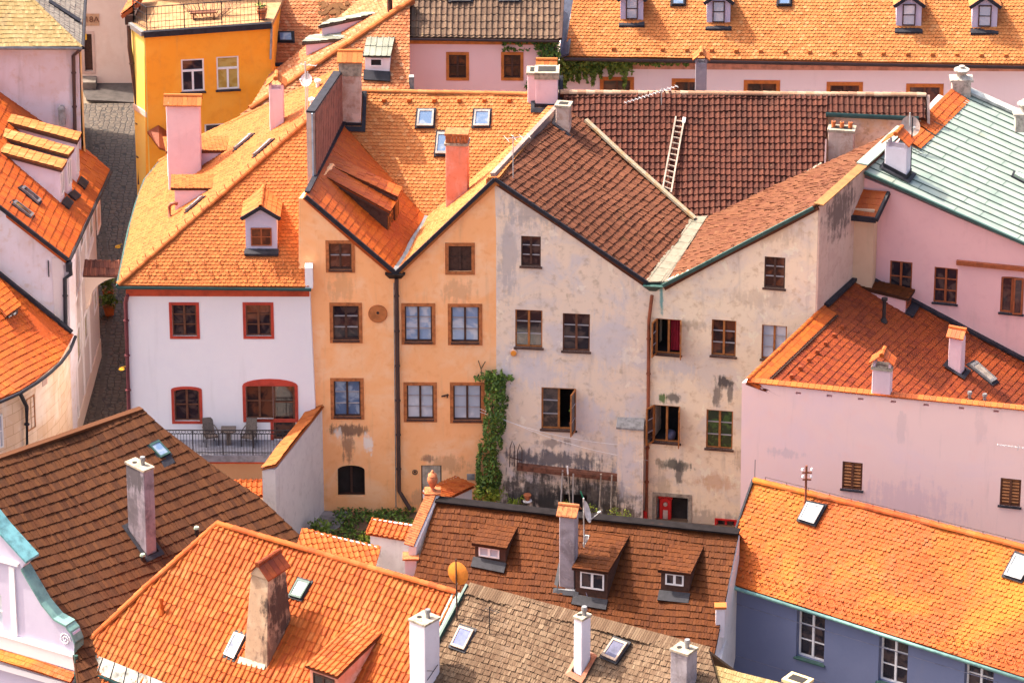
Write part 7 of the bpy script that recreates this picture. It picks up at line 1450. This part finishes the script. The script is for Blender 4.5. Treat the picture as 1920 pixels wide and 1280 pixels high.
t = thing('broom', 'tall pole with white and red brush head in the courtyard', 'broom', FG.px(1074, 950)+FG.n*1.0); MB().tube([FG.px(1075, 960)+FG.n*1.0, FG.px(1069, 866)+FG.n*1.0], .025, 6).build('handle', M['wood_grey'], t); MB().bar(FG.px(1069, 868)+FG.n*1.0, FG.px(1068, 854)+FG.n*1.0, .09, .06).build('brush', M['wht'], t)
a, b = FG.px(1090, 912)+FG.n*.4, FG.px(1104, 948)+FG.n*.6; t = thing('hose', 'green hose hanging over the dark low opening', 'hose', b); MB().tube([a, lerp(a, b, .5)+Vector((.05, 0, -.05)), b], .03, 7).build('tube', simple('green hose', (.03, .30, .16), .5), t)
P = FG.px(990, 932)+FG.n*.25; t = thing('flower_pot', 'small terracotta pot on the stained grey wall', 'flower pot', P); MB().lathe(P, [(.09, 0), (.15, .2), (.17, .22), (.17, .27)], 12).build('pot', M['terracotta'], t); MB().lathe(P-Vector((0, 0, .05)), [(.2, 0), (.2, .04)], 12).build('saucer', M['wht'], t)
t = thing('plant_support', 'rusty curved iron plant support leaning on the grey wall beside the ivy', 'plant support', FG.px(968, 880)+FG.n*.4); mb = MB()
for x, hh in ((957, 0), (971, 6)): mb.tube([FG.px(x, 868+hh)+FG.n*.35, FG.px(x+1, 832+hh)+FG.n*.35, FG.px(x+5, 820+hh)+FG.n*.32, FG.px(x+9, 830+hh)+FG.n*.3, FG.px(x+9, 868+hh)+FG.n*.3], .02, 6)
mb.bar(FG.px(957, 850)+FG.n*.33, FG.px(980, 856)+FG.n*.33, .03, .03); mb.build('frame', M['wood_dk'], t)
for i, (a, b) in enumerate((((900, 766), (1212, 832)), ((900, 760), (1216, 858)))):
    A_, B_ = FO.px(*a)+FO.n*.3, FG.px(*b)+FG.n*.25; t = thing('washing_line', ('upper' if i else 'lower')+' thin white washing line stretched across the grey wall', 'washing line', A_); MB().tube([lerp(A_, B_, k/10)-Vector((0, 0, .35*math.sin(math.pi*k/10))) for k in range(11)], .009, 5).build('line', M['wht'], t)
dz_ = PD.px(1100, 1093)
for u, mat, lab, w_ in ((1101, 'cloth_l', 'lilac cloth hanging from the middle dormer window', .28), (1112, 'cloth_b', 'bright blue cloth hanging from the middle dormer window', .26)):
    P = Y(u, 1090, PD.px(1108, 1100).y-.12); t = thing('cloth', lab, 'cloth', P); mb = MB(); K = 6
    for j in range(5):
        for k in range(K): f0, f1 = k/K, (k+1)/K; g = lambda f, j_: P+Vector(((f-.5)*w_*(1-.05*j_)+.02*j_, -.03-.03*math.sin(f*9+j_*.4)-.03*j_, -.115*j_)); mb.poly([g(f0, j), g(f1, j), g(f1, j+1), g(f0, j+1)])
    o = mb.build('fabric', M[mat], t, True)
P = Z(228, 695, -5.3)
for u, v, lab in ((228, 692, 'yellow lamp hanging over the nearer part of the lane'), (221, 463, 'yellow lamp hanging over the lane beyond the arch')):
    P = Y(u, v, 4.0 if v > 500 else 12.0); t = thing('street_lamp', lab, 'street lamp', P, 'yellow lamps over the lane'); MB().lathe(P, [(.03, .08), (.11, .04), (.13, 0), (.09, -.03)], 14).build('lamp_shade', M['yellow'], t); MB().tube([P+Vector((0, 0, .1)), P+Vector((.2, 0, .14))], .015, 5).build('arm', M['yellow'], t)
t = thing('pigeon', 'dark pigeon sitting on the broad pink chimney', 'bird', Y(325, 187, PLw.px(340, 340).y+.1)); P = t.location.copy()
me = MB(); me.tube([P+Vector((-.17, 0, .06)), P+Vector((-.08, 0, .09)), P+Vector((.02, 0, .12)), P+Vector((.09, 0, .17)), P+Vector((.11, 0, .22)), P+Vector((.15, 0, .24)), P+Vector((.19, 0, .23))], [.02, .05, .075, .06, .04, .035, .008], 10); me.build('body', simple('pigeon grey', (.05, .05, .065), .7), t, True)
for y_ in (-.03, .03): MB().tube([P+Vector((.02, y_, -.0)), P+Vector((.02, y_, .07))], .008, 5).build('leg', M['pot'], t)
for o in SC.objects:
    if o.type == 'MESH' and not o.data.materials: print('NO MAT', o.name)
